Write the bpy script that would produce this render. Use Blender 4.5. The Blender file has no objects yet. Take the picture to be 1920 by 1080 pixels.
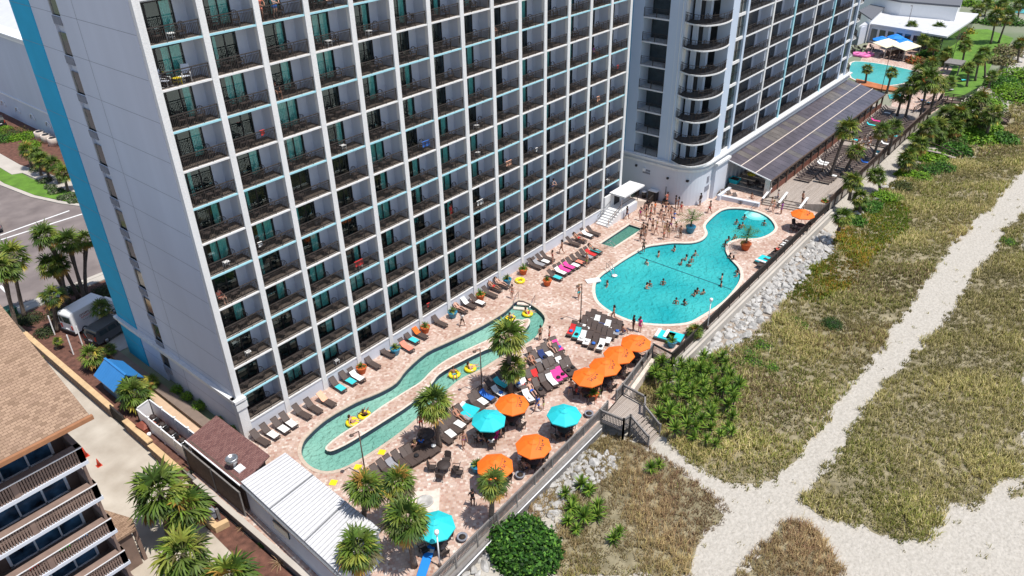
import bpy, bmesh, math, random
from mathutils import Vector, Matrix, geometry
import numpy as np
rnd = random.Random(7)
PI = math.pi
sc = bpy.context.scene
# ---------------------------------------------------------------- camera, sky, sun
CAM = Vector((-21.7043, -47.3784, 42.6591)); YAW, PITCH, ROLL, FOC = 0.7043, 0.5461, -0.0192, 1417.2
_d = Vector((math.cos(YAW)*math.cos(PITCH), math.sin(YAW)*math.cos(PITCH), -math.sin(PITCH)))
_R = _d.cross(Vector((0, 0, 1))).normalized(); _U = _R.cross(_d)
_R, _U = math.cos(ROLL)*_R + math.sin(ROLL)*_U, -math.sin(ROLL)*_R + math.cos(ROLL)*_U
cam = bpy.data.objects.new('camera', bpy.data.cameras.new('camera')); sc.collection.objects.link(cam)
cam.matrix_world = Matrix.Translation(CAM) @ Matrix((_R, _U, -_d)).transposed().to_4x4()
cam.data.sensor_width = 36; cam.data.lens = FOC/1920*36; cam.data.clip_end = 3000; cam.data.clip_start = .5
sc.camera = cam
SUN = Vector((0.2, -1.55, 4.1)).normalized()
elev = math.asin(SUN.z); azim = math.atan2(SUN.x, SUN.y)
w = bpy.data.worlds.new('World'); sc.world = w; w.use_nodes = True
nt = w.node_tree; bg = nt.nodes['Background']; sky = nt.nodes.new('ShaderNodeTexSky')
sky.sky_type = 'NISHITA'; sky.sun_disc = False; sky.sun_elevation = elev; sky.sun_rotation = azim
nt.links.new(sky.outputs[0], bg.inputs[0]); bg.inputs[1].default_value = 0.145
sl = bpy.data.lights.new('sun', 'SUN'); sl.energy = 4.9; sl.angle = math.radians(.5); sl.color = (1, .955, .89)
so = bpy.data.objects.new('sun', sl); sc.collection.objects.link(so); so.rotation_euler = SUN.to_track_quat('Z', 'Y').to_euler()
sc.view_settings.view_transform = 'Standard'; sc.view_settings.look = 'None'; sc.view_settings.gamma = 1
sc.view_settings.exposure = 0.02
try:
    sc.cycles.max_bounces = 6; sc.cycles.transparent_max_bounces = 12; sc.cycles.caustics_reflective = False; sc.cycles.caustics_refractive = False
except Exception: pass
COL = sc.collection

# ---------------------------------------------------------------- helpers
def spot(px, py, z=0.0):
    "ground point seen along a sight line, on the level z"
    v = _d + (px-960)/FOC*_R - (py-540)/FOC*_U
    return CAM + v*((z-CAM.z)/v.z)
def xy(px, py, z=0.0):
    p = spot(px, py, z); return (p.x, p.y)
def inpoly(x, y, P):
    c = False; j = len(P)-1
    for i in range(len(P)):
        if (P[i][1] > y) != (P[j][1] > y) and x < (P[j][0]-P[i][0])*(y-P[i][1])/(P[j][1]-P[i][1])+P[i][0]: c = not c
        j = i
    return c
ORD = 'first second third fourth fifth sixth seventh eighth ninth tenth eleventh twelfth thirteenth fourteenth fifteenth sixteenth seventeenth eighteenth nineteenth twentieth'.split()
def od(i):
    if i < 20: return ORD[i]
    if i == 99: return 'hundredth'
    if i > 99: return 'hundred-'+od(i-100)
    t = ['twenty', 'thirty', 'forty', 'fifty', 'sixty', 'seventy', 'eighty', 'ninety'][(i+1)//10-2]; u = (i+1) % 10
    return (t+'-'+ORD[u-1]) if u else t[:-1]+'ieth'

class MB:
    def __init__(s): s.v = []; s.f = []; s.m = []; s.sm = []
    def add(s, vs, fs, m=0, smooth=False):
        b = len(s.v); s.v += [tuple(p) for p in vs]; s.f += [tuple(b+i for i in f) for f in fs]; s.m += [m]*len(fs); s.sm += [smooth]*len(fs); return s
    def box(s, x0, y0, z0, x1, y1, z1, m=0):
        return s.add([(x0,y0,z0),(x1,y0,z0),(x1,y1,z0),(x0,y1,z0),(x0,y0,z1),(x1,y0,z1),(x1,y1,z1),(x0,y1,z1)],
                     [(0,3,2,1),(4,5,6,7),(0,1,5,4),(1,2,6,5),(2,3,7,6),(3,0,4,7)], m)
    def cbox(s, c, d, M=None, m=0):
        x, y, z = d[0]/2, d[1]/2, d[2]/2
        vs = [Vector(p) for p in [(-x,-y,-z),(x,-y,-z),(x,y,-z),(-x,y,-z),(-x,-y,z),(x,-y,z),(x,y,z),(-x,y,z)]]
        if M is not None: vs = [M @ p for p in vs]
        c = Vector(c)
        return s.add([p+c for p in vs], [(0,3,2,1),(4,5,6,7),(0,1,5,4),(1,2,6,5),(2,3,7,6),(3,0,4,7)], m)
    def bar(s, a, b, w, h=None, m=0):
        "rectangular bar from a to b"
        a, b = Vector(a), Vector(b); h = h or w; d = (b-a)
        if d.length < 1e-6: return s
        d.normalize(); up = Vector((0,0,1)) if abs(d.z) < .95 else Vector((0,1,0))
        r = d.cross(up).normalized(); u = r.cross(d)
        vs = [p+r*i*w/2+u*j*h/2 for p in (a, b) for i, j in ((-1,-1),(1,-1),(1,1),(-1,1))]
        return s.add(vs, [(0,1,2,3),(7,6,5,4),(0,4,5,1),(1,5,6,2),(2,6,7,3),(3,7,4,0)], m)
    def tube(s, pts, rs, n=6, m=0, cap=True):
        pts = [Vector(p) for p in pts]
        if not hasattr(rs, '__len__'): rs = [rs]*len(pts)
        b = []; k = len(pts)
        for i, p in enumerate(pts):
            d = (pts[min(i+1, k-1)]-pts[max(i-1, 0)]).normalized()
            up = Vector((0,0,1)) if abs(d.z) < .9 else Vector((1,0,0))
            r = d.cross(up).normalized(); u = r.cross(d)
            b += [p+(r*math.cos(2*PI*j/n)+u*math.sin(2*PI*j/n))*rs[i] for j in range(n)]
        f = [(i*n+j, i*n+(j+1) % n, (i+1)*n+(j+1) % n, (i+1)*n+j) for i in range(k-1) for j in range(n)]
        if cap: f += [tuple(range(n))[::-1], tuple(range((k-1)*n, k*n))]
        return s.add(b, f, m, True)
    def lathe(s, prof, n=16, c=(0,0,0), m=0, rot=0):
        "profile of (r, z) turned round the z axis"
        vs = [(c[0]+r*math.cos(2*PI*j/n+rot), c[1]+r*math.sin(2*PI*j/n+rot), c[2]+z) for r, z in prof for j in range(n)]
        f = [(i*n+j, i*n+(j+1) % n, (i+1)*n+(j+1) % n, (i+1)*n+j) for i in range(len(prof)-1) for j in range(n)]
        f += [tuple(range((len(prof)-1)*n, len(prof)*n))] + [tuple(range(n))[::-1]]
        return s.add(vs, f, m, n > 8)
    def prism(s, poly, z0, z1, m=0, mt=None):
        "vertical prism over a simple polygon"
        n = len(poly); a = sum(poly[i][0]*poly[(i+1) % n][1]-poly[(i+1) % n][0]*poly[i][1] for i in range(n))
        if a < 0: poly = poly[::-1]
        vs = [(x, y, z0) for x, y in poly]+[(x, y, z1) for x, y in poly]
        s.add(vs, [(i, (i+1) % n, n+(i+1) % n, n+i) for i in range(n)], m)
        tr = geometry.tessellate_polygon([[Vector((x, y, 0)) for x, y in poly]])
        s.add([(x, y, z1) for x, y in poly], [t if _ccw(poly, t) else t[::-1] for t in tr], m if mt is None else mt)
        return s.add([(x, y, z0) for x, y in poly], [t[::-1] if _ccw(poly, t) else t for t in tr], m)
    def sheet(s, poly, z, m=0):
        tr = geometry.tessellate_polygon([[Vector((x, y, 0)) for x, y in poly]])
        return s.add([(x, y, z) for x, y in poly], [t if _ccw(poly, t) else t[::-1] for t in tr], m)
    def torus(s, c, R, r, n=20, k=8, m=0):
        vs = [(c[0]+(R+r*math.cos(2*PI*j/k))*math.cos(2*PI*i/n), c[1]+(R+r*math.cos(2*PI*j/k))*math.sin(2*PI*i/n), c[2]+r*math.sin(2*PI*j/k)) for i in range(n) for j in range(k)]
        return s.add(vs, [(i*k+j, ((i+1) % n)*k+j, ((i+1) % n)*k+(j+1) % k, i*k+(j+1) % k) for i in range(n) for j in range(k)], m, True)
    def ball(s, c, r, sz=1, n=8, k=6, m=0, jit=0):
        vs = [(c[0], c[1], c[2]-r*sz)]
        for i in range(1, k):
            for j in range(n):
                q = r*(1+(rnd.random()-.5)*jit); t = PI*i/k
                vs.append((c[0]+q*math.sin(t)*math.cos(2*PI*j/n), c[1]+q*math.sin(t)*math.sin(2*PI*j/n), c[2]-q*sz*math.cos(t)))
        vs.append((c[0], c[1], c[2]+r*sz)); L = len(vs)-1
        f = [(0, 1+(j+1) % n, 1+j) for j in range(n)]+[(1+i*n+j, 1+i*n+(j+1) % n, 1+(i+1)*n+(j+1) % n, 1+(i+1)*n+j) for i in range(k-2) for j in range(n)]
        f += [(1+(k-2)*n+j, 1+(k-2)*n+(j+1) % n, L) for j in range(n)]
        return s.add(vs, f, m, True)
    def mesh(s, name, mats):
        me = bpy.data.meshes.new(name); me.from_pydata(s.v, [], s.f)
        for m in (mats if isinstance(mats, (list, tuple)) else [mats]): me.materials.append(m)
        me.polygons.foreach_set('material_index', s.m); me.polygons.foreach_set('use_smooth', s.sm); me.update(); return me
    def build(s, name, mats, parent=None):
        return place(name, s.mesh(name, mats), parent)
def _ccw(P, t):
    a, b, c = (P[i] for i in t); return (b[0]-a[0])*(c[1]-a[1])-(c[0]-a[0])*(b[1]-a[1]) > 0
def place(name, me, parent=None, loc=(0,0,0), rz=0):
    o = bpy.data.objects.new(name, me); COL.objects.link(o); o.location = loc; o.rotation_euler = (0, 0, rz)
    if parent: o.parent = parent
    return o
def tag(o, label, cat, group=None):
    o['label'] = label; o['category'] = cat
    if group: o['group'] = group
    return o
def thing(name, label, cat, loc=(0,0,0), rz=0, group=None):
    o = bpy.data.objects.new(name, None); COL.objects.link(o); o.location = loc; o.rotation_euler = (0, 0, rz); o.empty_display_size = .2
    return tag(o, label, cat, group)
def struct(o, kind='structure'):
    o['kind'] = kind; return o
KIDS = {}
def kids(o):
    if o.name not in KIDS: KIDS[o.name] = [c for c in bpy.data.objects if c.parent == o]
    return KIDS[o.name]
def dup(root, loc, rz=0, label=None, group=None, color=None, sc_=None, tilt=None):
    def cp(o, par):
        c = o.copy(); COL.objects.link(c)
        if par is not None: c.parent = par
        if color is not None and o.get('tint'): c.color = color
        for k in kids(o): cp(k, c)
        return c
    r = cp(root, None); r.location = loc; r.rotation_euler = (tilt[0] if tilt else 0, tilt[1] if tilt else 0, rz)
    if sc_: r.scale = (sc_,)*3 if not hasattr(sc_, '__len__') else sc_
    if label: r['label'] = label
    if group: r['group'] = group
    return r
class Kind:
    "one source thing; first use moves it, later uses copy it"
    def __init__(s, root): s.r = root; s.used = False; kids(root); [kids(k) for k in kids(root)]
    def put(s, loc, rz=0, label=None, group=None, color=None, sc_=None, tilt=None):
        if s.used: return dup(s.r, loc, rz, label, group, color, sc_, tilt)
        s.used = True; r = s.r; r.location = loc; r.rotation_euler = (tilt[0] if tilt else 0, tilt[1] if tilt else 0, rz)
        if sc_: r.scale = (sc_,)*3 if not hasattr(sc_, '__len__') else sc_
        if label: r['label'] = label
        if group: r['group'] = group
        if color is not None:
            for q in [r]+kids(r)+[g for k in kids(r) for g in kids(k)]:
                if q.get('tint'): q.color = color
        return r

# ---------------------------------------------------------------- materials
def mat(name, c, rough=.8, var=.12, scale=3., bump=0., bscale=None, metal=0., c2=None, spec=.5, coords='Object', objcol=False, detail=4, streak=False):
    m = bpy.data.materials.new(name); m.use_nodes = True; n = m.node_tree.nodes; l = m.node_tree.links; b = n['Principled BSDF']
    b.inputs['Roughness'].default_value = rough; b.inputs['Metallic'].default_value = metal; b.inputs['Specular IOR Level'].default_value = spec
    tc = n.new('ShaderNodeTexCoord'); no = n.new('ShaderNodeTexNoise'); no.inputs['Scale'].default_value = scale; no.inputs['Detail'].default_value = detail
    if streak:
        mp = n.new('ShaderNodeMapping'); mp.inputs['Scale'].default_value = (1,1,.09); l.new(tc.outputs[coords], mp.inputs[0]); l.new(mp.outputs[0], no.inputs['Vector'])
    else: l.new(tc.outputs[coords], no.inputs['Vector'])
    r = n.new('ShaderNodeValToRGB'); r.color_ramp.elements[0].position = .3; r.color_ramp.elements[1].position = .7
    c2 = c2 or tuple(x*(1-var) for x in c); c1 = tuple(min(1, x*(1+var)) for x in c)
    r.color_ramp.elements[0].color = (*c2, 1); r.color_ramp.elements[1].color = (*c1, 1)
    l.new(no.outputs[0], r.inputs[0])
    if objcol:
        oi = n.new('ShaderNodeObjectInfo'); mx = n.new('ShaderNodeMixRGB'); mx.blend_type = 'MULTIPLY'; mx.inputs[0].default_value = 1
        l.new(r.outputs[0], mx.inputs[1]); l.new(oi.outputs['Color'], mx.inputs[2]); l.new(mx.outputs[0], b.inputs['Base Color'])
    else: l.new(r.outputs[0], b.inputs['Base Color'])
    if bump:
        bn = n.new('ShaderNodeTexNoise'); bn.inputs['Scale'].default_value = bscale or scale*4; bn.inputs['Detail'].default_value = 5; l.new(tc.outputs[coords], bn.inputs['Vector'])
        bu = n.new('ShaderNodeBump'); bu.inputs['Strength'].default_value = bump; bu.inputs['Distance'].default_value = .05 if name != 'pale_sand' else .14; l.new(bn.outputs[0], bu.inputs['Height']); l.new(bu.outputs[0], b.inputs['Normal'])
    return m
def ramp(n, stops, interp='LINEAR'):
    r = n.new('ShaderNodeValToRGB'); e = r.color_ramp.elements; r.color_ramp.interpolation = interp
    while len(e) < len(stops): e.new(.5)
    for i, (p, c) in enumerate(stops): e[i].position = p; e[i].color = (*c, 1)
    return r
def brickmat(name, cols, bw, bh, mortar=.01, mcol=(.3,.25,.2), rough=.85, rot=0, patch=None, coords='Object', bump=.3, axes=None, off=.5):
    "units in random tones"
    m = bpy.data.materials.new(name); m.use_nodes = True; n = m.node_tree.nodes; l = m.node_tree.links; b = n['Principled BSDF']; b.inputs['Roughness'].default_value = rough
    tc = n.new('ShaderNodeTexCoord'); mp = n.new('ShaderNodeMapping'); mp.inputs['Rotation'].default_value = rot if hasattr(rot, '__len__') else (0, 0, rot)
    l.new(tc.outputs[coords], mp.inputs[0]); br = n.new('ShaderNodeTexBrick'); l.new(mp.outputs[0], br.inputs['Vector'])
    br.inputs['Color1'].default_value = (0,0,0,1); br.inputs['Color2'].default_value = (1,1,1,1); br.inputs['Mortar'].default_value = (.5,.5,.5,1)
    br.inputs['Scale'].default_value = 1; br.inputs['Brick Width'].default_value = bw; br.inputs['Row Height'].default_value = bh; br.inputs['Mortar Size'].default_value = mortar; br.offset = off
    rp = ramp(n, [(i/(len(cols)-1) if len(cols) > 1 else 0, c) for i, c in enumerate(cols)]); l.new(br.outputs['Color'], rp.inputs[0]); out = rp.outputs[0]
    no = n.new('ShaderNodeTexNoise'); no.inputs['Scale'].default_value = .35; no.inputs['Detail'].default_value = 6; l.new(tc.outputs[coords], no.inputs['Vector'])
    if patch:
        r2 = ramp(n, [(.35, patch[0]), (.65, patch[1])]); l.new(no.outputs[0], r2.inputs[0])
        mx = n.new('ShaderNodeMixRGB'); mx.blend_type = 'MULTIPLY'; mx.inputs[0].default_value = 1; l.new(out, mx.inputs[1]); l.new(r2.outputs[0], mx.inputs[2]); out = mx.outputs[0]
    mm = n.new('ShaderNodeMixRGB'); l.new(br.outputs['Fac'], mm.inputs[0]); l.new(out, mm.inputs[1]); mm.inputs[2].default_value = (*mcol, 1); l.new(mm.outputs[0], b.inputs['Base Color'])
    bu = n.new('ShaderNodeBump'); bu.invert = True; bu.inputs['Strength'].default_value = bump; bu.inputs['Distance'].default_value = .02; l.new(br.outputs['Fac'], bu.inputs['Height']); l.new(bu.outputs[0], b.inputs['Normal'])
    return m
def watermat(name, deep, light, clear=.35, scale=2.2, bump=.8):
    m = bpy.data.materials.new(name); m.use_nodes = True; n = m.node_tree.nodes; l = m.node_tree.links; n.remove(n['Principled BSDF']); out = n['Material Output']
    tc = n.new('ShaderNodeTexCoord'); no = n.new('ShaderNodeTexNoise'); no.inputs['Scale'].default_value = scale; no.inputs['Detail'].default_value = 2.5; no.inputs['Distortion'].default_value = .35
    l.new(tc.outputs['Object'], no.inputs['Vector']); bu = n.new('ShaderNodeBump'); bu.inputs['Strength'].default_value = bump; bu.inputs['Distance'].default_value = .25; l.new(no.outputs[0], bu.inputs['Height'])
    bu.inputs['Distance'].default_value = .42
    n2 = n.new('ShaderNodeTexNoise'); n2.inputs['Scale'].default_value = .12; n2.inputs['Detail'].default_value = 2; l.new(tc.outputs['Object'], n2.inputs['Vector'])
    rp = ramp(n, [(.35, deep), (.65, light)]); l.new(n2.outputs[0], rp.inputs[0])
    df = n.new('ShaderNodeBsdfDiffuse'); l.new(rp.outputs[0], df.inputs[0]); l.new(bu.outputs[0], df.inputs['Normal'])
    tr = n.new('ShaderNodeBsdfTransparent'); l.new(rp.outputs[0], tr.inputs[0]); tr.inputs[0].default_value = (.6,.95,.92,1)
    gl = n.new('ShaderNodeBsdfGlossy'); gl.inputs['Roughness'].default_value = .08; b2 = n.new('ShaderNodeBump'); b2.inputs['Strength'].default_value = .25; b2.inputs['Distance'].default_value = .25; l.new(no.outputs[0], b2.inputs['Height']); l.new(b2.outputs[0], gl.inputs['Normal'])
    m1 = n.new('ShaderNodeMixShader'); m1.inputs[0].default_value = clear; l.new(df.outputs[0], m1.inputs[1]); l.new(tr.outputs[0], m1.inputs[2])
    fr = n.new('ShaderNodeFresnel'); fr.inputs[0].default_value = 1.33; l.new(b2.outputs[0], fr.inputs['Normal']); m2 = n.new('ShaderNodeMixShader'); l.new(fr.outputs[0], m2.inputs[0]); l.new(m1.outputs[0], m2.inputs[1]); l.new(gl.outputs[0], m2.inputs[2])
    l.new(m2.outputs[0], out.inputs[0]); return m
def glassmat(name, tint, gloss=.12):
    m = bpy.data.materials.new(name); m.use_nodes = True; n = m.node_tree.nodes; l = m.node_tree.links; n.remove(n['Principled BSDF']); out = n['Material Output']
    tr = n.new('ShaderNodeBsdfTransparent'); tr.inputs[0].default_value = (*tint, 1); gl = n.new('ShaderNodeBsdfGlossy'); gl.inputs['Roughness'].default_value = .03; gl.inputs[0].default_value = (.8,.95,.95,1)
    lw = n.new('ShaderNodeFresnel'); lw.inputs[0].default_value = 1.55; ad = n.new('ShaderNodeMath'); ad.inputs[1].default_value = gloss; l.new(lw.outputs[0], ad.inputs[0])
    mx = n.new('ShaderNodeMixShader'); l.new(ad.outputs[0], mx.inputs[0]); l.new(tr.outputs[0], mx.inputs[1]); l.new(gl.outputs[0], mx.inputs[2]); l.new(mx.outputs[0], out.inputs[0]); return m
def colattr(name, rough=.8, trans=0.):
    "base colour from the mesh's own colour attribute"
    m = bpy.data.materials.new(name); m.use_nodes = True; n = m.node_tree.nodes; l = m.node_tree.links; b = n['Principled BSDF']; b.inputs['Roughness'].default_value = rough; b.inputs['Specular IOR Level'].default_value = .25
    a = n.new('ShaderNodeAttribute'); a.attribute_name = 'tone'; l.new(a.outputs['Color'], b.inputs['Base Color'])
    if trans:
        t = n.new('ShaderNodeBsdfTranslucent'); l.new(a.outputs['Color'], t.inputs[0]); mx = n.new('ShaderNodeMixShader'); mx.inputs[0].default_value = trans
        l.new(b.outputs[0], mx.inputs[1]); l.new(t.outputs[0], mx.inputs[2]); l.new(mx.outputs[0], n['Material Output'].inputs[0])
    return m
M = {}
M['stucco'] = mat('white_stucco', (.70,.70,.695), .9, .06, 2.2, .5, 14, streak=True, detail=7)
M['side'] = mat('pale_grey_render', (.565,.60,.69), .9, .04, .5, .15, 20, detail=8, streak=True)
M['part'] = mat('pale_blue_render', (.56,.61,.71), .9, .06, 1.2, .1, 20, streak=True)
M['stripe'] = mat('blue_painted_render', (.014,.385,.62), .85, .05, .6, .1, 20)
M['cyan'] = mat('pale_cyan_paint', (.33,.60,.68), .8, .04, 2)
M['seam'] = mat('dark_seam', (.22,.23,.27), .9)
M['floor'] = mat('balcony_floor_edge', (.50,.44,.39), .9, .1, 4)
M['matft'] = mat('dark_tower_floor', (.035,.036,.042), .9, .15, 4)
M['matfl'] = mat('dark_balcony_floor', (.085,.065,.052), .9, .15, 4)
M['bronze'] = mat('bronze_railing', (.034,.027,.024), .6, .1, 3)
M['frame'] = mat('black_door_frame', (.012,.013,.015), .5)
M['dglass'] = glassmat('teal_door_glass', (.60,.90,.88), .08)
M['curtain'] = mat('teal_curtain', (.42,.84,.79), .9, .15, 6)
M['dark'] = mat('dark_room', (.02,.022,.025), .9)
M['paver'] = brickmat('pink_tan_pavers', [(0.356,0.217,0.165),(0.529,0.399,0.325),(0.443,0.308,0.248),(0.626,0.547,0.484),(0.389,0.228,0.177),(0.572,0.456,0.389)], .24, .24, .012, (.40,.32,.27), patch=((.86,.76,.70),(1.14,1.16,1.18)), rot=.6)
M['coping'] = mat('pale_coping', (.66,.56,.48), .8, .12, 3)
M['tilebl'] = mat('dark_blue_tile', (.03,.04,.075), .35, .4, 8)
M['poolfl'] = mat('pool_plaster', (.22,.62,.66), .8, .05, .5)
M['water'] = watermat('turquoise_water', (.015,.36,.40), (.06,.50,.50), .15, 2.0, 1.)
M['river'] = watermat('green_river_water', (.14,.38,.31), (.27,.53,.43), .15, 2.2, 1.)
M['sand'] = mat('pale_sand', (.475,.44,.385), .95, .04, 5., 1., 3.2, c2=(.38,.35,.30), detail=10)
M['wood'] = brickmat('weathered_boards', [(.30,.25,.21),(.42,.36,.31),(.35,.30,.26)], 3.5, .14, .012, (.10,.08,.07), rot=0)
M['woodx'] = brickmat('weathered_boards_across', [(.30,.25,.21),(.42,.36,.31),(.35,.30,.26)], 3.5, .14, .012, (.10,.08,.07), rot=PI/2)
M['grey'] = mat('grey_weathered_timber', (.20,.185,.175), .85, .2, 3)
M['brownt'] = mat('brown_timber', (.10,.065,.05), .8, .2, 3)
M['white'] = mat('white_paint', (.80,.80,.80), .5, .02, 2)
M['whroof'] = mat('white_metal_roof', (.60,.60,.61), .45, .05, .8, detail=8)
M['metal'] = mat('galvanised_metal', (.45,.46,.47), .35, .1, 5, metal=.8)
M['steel'] = mat('stainless_rail', (.6,.6,.62), .2, .05, 5, metal=1)
M['black'] = mat('black_plastic', (.02,.02,.022), .5)
M['asph'] = mat('warm_grey_asphalt', (.215,.18,.168), .9, .10, .35, .3, 8, c2=(.14,.115,.11), detail=10)  # warm grey asphalt mottled with a darker tone
M['conc'] = mat('concrete', (.46,.42,.37), .9, .08, .5, .2, 6)
M['drive'] = mat('pale_concrete_drive', (.50,.45,.38), .9, .06, .45, .2, 6, c2=(.37,.32,.26), detail=9)
M['mark'] = mat('white_marking', (.75,.75,.74), .7)
M['bluemk'] = mat('blue_marking', (.02,.16,.62), .7)
M['mulch'] = mat('red_brown_mulch', (.13,.058,.04), .95, .4, 2, .8, 12)
M['lawn'] = mat('lawn', (.10,.21,.02), .95, .25, .6, .6, 18)
M['bush'] = colattr('leaf_tones', .6, .25)
M['frond'] = colattr('palm_frond_tones', .55, .2)
M['grass'] = colattr('dune_grass_tones', .85, .2)
M['trunk'] = mat('palm_trunk', (.13,.10,.08), .95, .35, 6, .6, 20)
M['rock'] = mat('white_grey_rock', (.43,.415,.39), .9, .35, 1.6, 1., 6, detail=8)
M['orange'] = mat('orange_canvas', (.86,.16,.008), .7, .03, 2)
M['teal'] = mat('teal_canvas', (.015,.52,.57), .7, .03, 2)
M['bluec'] = mat('blue_canvas', (.01,.22,.72), .7, .03, 2)
M['resin'] = mat('dark_brown_sling', (.075,.052,.044), .6, .15, 8)
M['wicker'] = mat('dark_wicker', (.042,.03,.027), .7, .3, 20)
M['cloth'] = mat('cloth', (.95,.95,.95), .9, .06, 5, objcol=True)
M['skin'] = mat('skin', (.95,.95,.95), .6, .04, 3, objcol=True)
M['terra'] = mat('orange_terracotta', (.50,.10,.02), .7, .08, 3)
M['bluepot'] = mat('blue_glazed_pot', (.02,.20,.33), .4, .08, 3)
M['soil'] = mat('potting_soil', (.05,.035,.025), .95)
M['yellow'] = mat('yellow_vinyl', (.85,.66,.02), .35, .02, 2)
M['brroof'] = brickmat('maroon_shingles', [(.13,.055,.05),(.22,.11,.095),(.17,.075,.065)], .28, .15, .012, (.06,.03,.03))
M['tanroof'] = brickmat('tan_shingles', [(.215,.135,.085),(.36,.24,.16),(.28,.18,.12)], .30, .16, .012, (.15,.09,.055), rot=0)
M['stone'] = mat('tan_cap_stone', (.58,.40,.22), .9, .12, 2)
M['block'] = brickmat('brown_wall_blocks', [(.15,.09,.06),(.26,.17,.12)], .4, .2, .02, (.03,.02,.015), rot=(0, PI/2, 0))
M['canopy'] = mat('smoked_panel', (.095,.082,.095), .3, .25, .5, spec=.6)
M['canopyl'] = mat('smoked_panel_pale', (.13,.115,.105), .35, .2, .8, spec=.6)
M['glassd'] = mat('dark_window', (.03,.045,.05), .08, .3, 1, spec=1)
M['twr'] = mat('tower_pale_blue', (.50,.58,.69), .9, .025, .5, .1, 20, streak=True)
M['twrb'] = mat('tower_mid_blue', (.20,.42,.60), .9, .03, .6, .1, 20)
M['pod'] = mat('podium_grey', (.58,.61,.67), .9, .03, .6, streak=True, detail=7)
M['brown'] = mat('brown_balcony', (.22,.15,.12), .85, .15, 2)
M['slate'] = mat('slate_membrane', (.13,.135,.15), .9, .15, 8, .3, 20)
M['red'] = mat('red_paint', (.55,.05,.02), .6)
M['rdbox'] = mat('rust_red_lid', (.23,.06,.035), .7)
M['green'] = mat('green_bin', (.03,.12,.07), .6)

# ================================================================ GROUND
ZS = -1.3            # beach level
def zone(pts, z=0): return [xy(x, y, z) for x, y in pts]
def smooth(P, n=3):
    out = []; k = len(P)
    for i in range(k):
        p0, p1, p2, p3 = (Vector(P[(i+j-1) % k]) for j in range(4))
        for t in range(n):
            t /= n; out.append(tuple(.5*((2*p1)+(p2-p0)*t+(2*p0-5*p1+4*p2-p3)*t*t+(-p0+3*p1-3*p2+p3)*t**3)))
    return out
mb = MB(); mb.add([(-700,-900,ZS),(1500,-900,ZS),(1500,1200,ZS),(-700,1200,ZS)], [(0,1,2,3)])
struct(mb.build('beach_ground', M['sand']))
M['inland'] = mat('inland_ground', (.22,.21,.17), .95, .3, .05, c2=(.10,.15,.06))
mb = MB(); mb.prism([(-300,36),(-5.4,36),(-5.4,.3),(61.5,.3),(61.5,-7),(70.4,-7.9),(118,-7.9),(118,-21.6),(150,-24),(190,-25),(900,-25),(900,900),(-300,900)], -2, -.03)
struct(mb.build('inland_ground', M['inland']))
mb = MB(); mb.prism([(-60,-8.5),(-5.55,-8.5),(-5.55,36),(-60,36)], -2, -.9)
struct(mb.build('driveway', M['drive']))
# pool deck with holes
RIVER = [(566,853),(568,832),(580,815),(613,786),(667,755),(710,737),(743,718),(763,693),(800,661),(840,642),(880,623),(913,606),(948,584),(972,563),(1000,574),(1020,592),(1019,608),(1003,633),(968,654),(937,670),(900,693),(860,713),(815,752),(767,797),(713,837),(653,873),(613,884),(582,874)]
ISLE = [(612,838),(640,815),(680,790),(713,765),(763,733),(790,716),(813,693),(847,670),(910,640),(945,624),(968,606),(990,598),(992,608),(975,626),(940,647),(910,656),(857,682),(823,702),(807,722),(770,757),(720,790),(667,823),(640,838),(619,846)]
POOL = [(1117,533),(1118,557),(1130,573),(1157,590),(1193,603),(1243,608),(1287,605),(1313,593),(1353,567),(1378,540),(1388,520),(1385,503),(1371,487),(1361,472),(1363,457),(1383,448),(1418,447),(1440,440),(1452,430),(1451,420),(1440,407),(1420,397),(1395,392),(1370,391),(1353,395),(1337,407),(1323,423),(1327,438),(1317,450),(1295,456),(1262,456),(1237,459),(1213,463),(1195,473),(1170,488),(1145,505),(1128,517)]
river = smooth(zone(RIVER)); isle = smooth(zone(ISLE)); pool = smooth(zone(POOL)); spa = zone([(1126,457),(1180,421),(1204,429),(1150,464)])
DECK = [(-1.0,.2),(-2.0,0),(-5.2,-.2),(-5.2,-22.1),(-.3,-22.1),(19.9,-21.5),(24,-21.1),(31,-19.95),(30.7,-22.1),(70.4,-21.6),(70.4,-7.7),(64.3,-7.7),(61.2,-4.8),(61.2,.2)]
def off(P, d):
    n = len(P); a = sum(P[i][0]*P[(i+1) % n][1]-P[(i+1) % n][0]*P[i][1] for i in range(n)); s = 1 if a > 0 else -1; o = []
    for i in range(n):
        t = (Vector(P[(i+1) % n])-Vector(P[i-1])).normalized(); o.append((P[i][0]+s*d*t.y, P[i][1]-s*d*t.x))
    return o
def holed(name, outer, holes, z, m, zb=None):
    bm = bmesh.new(); ed = []
    for P in [outer]+holes:
        vs = [bm.verts.new((x, y, z)) for x, y in P]
        ed += [bm.edges.new((vs[i], vs[(i+1) % len(vs)])) for i in range(len(vs))]
    bmesh.ops.triangle_fill(bm, use_beauty=True, use_dissolve=False, edges=ed, normal=(0,0,1))
    if zb is not None:
        for e in ed:
            a, b = e.verts; bm.faces.new((a, b, bm.verts.new((b.co.x, b.co.y, zb)), bm.verts.new((a.co.x, a.co.y, zb))))
    bmesh.ops.recalc_face_normals(bm, faces=[f for f in bm.faces if abs(f.normal.z) < .5])
    for f in bm.faces:
        if abs(f.normal.z) > .5 and f.normal.z < 0: f.normal_flip()
    me = bpy.data.meshes.new(name); bm.to_mesh(me); bm.free(); me.materials.append(m); return place(name, me)
struct(holed('pool_deck', DECK, [off(river, .3), off(pool, .35), off(spa, .25)], 0, M['paver']))
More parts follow.
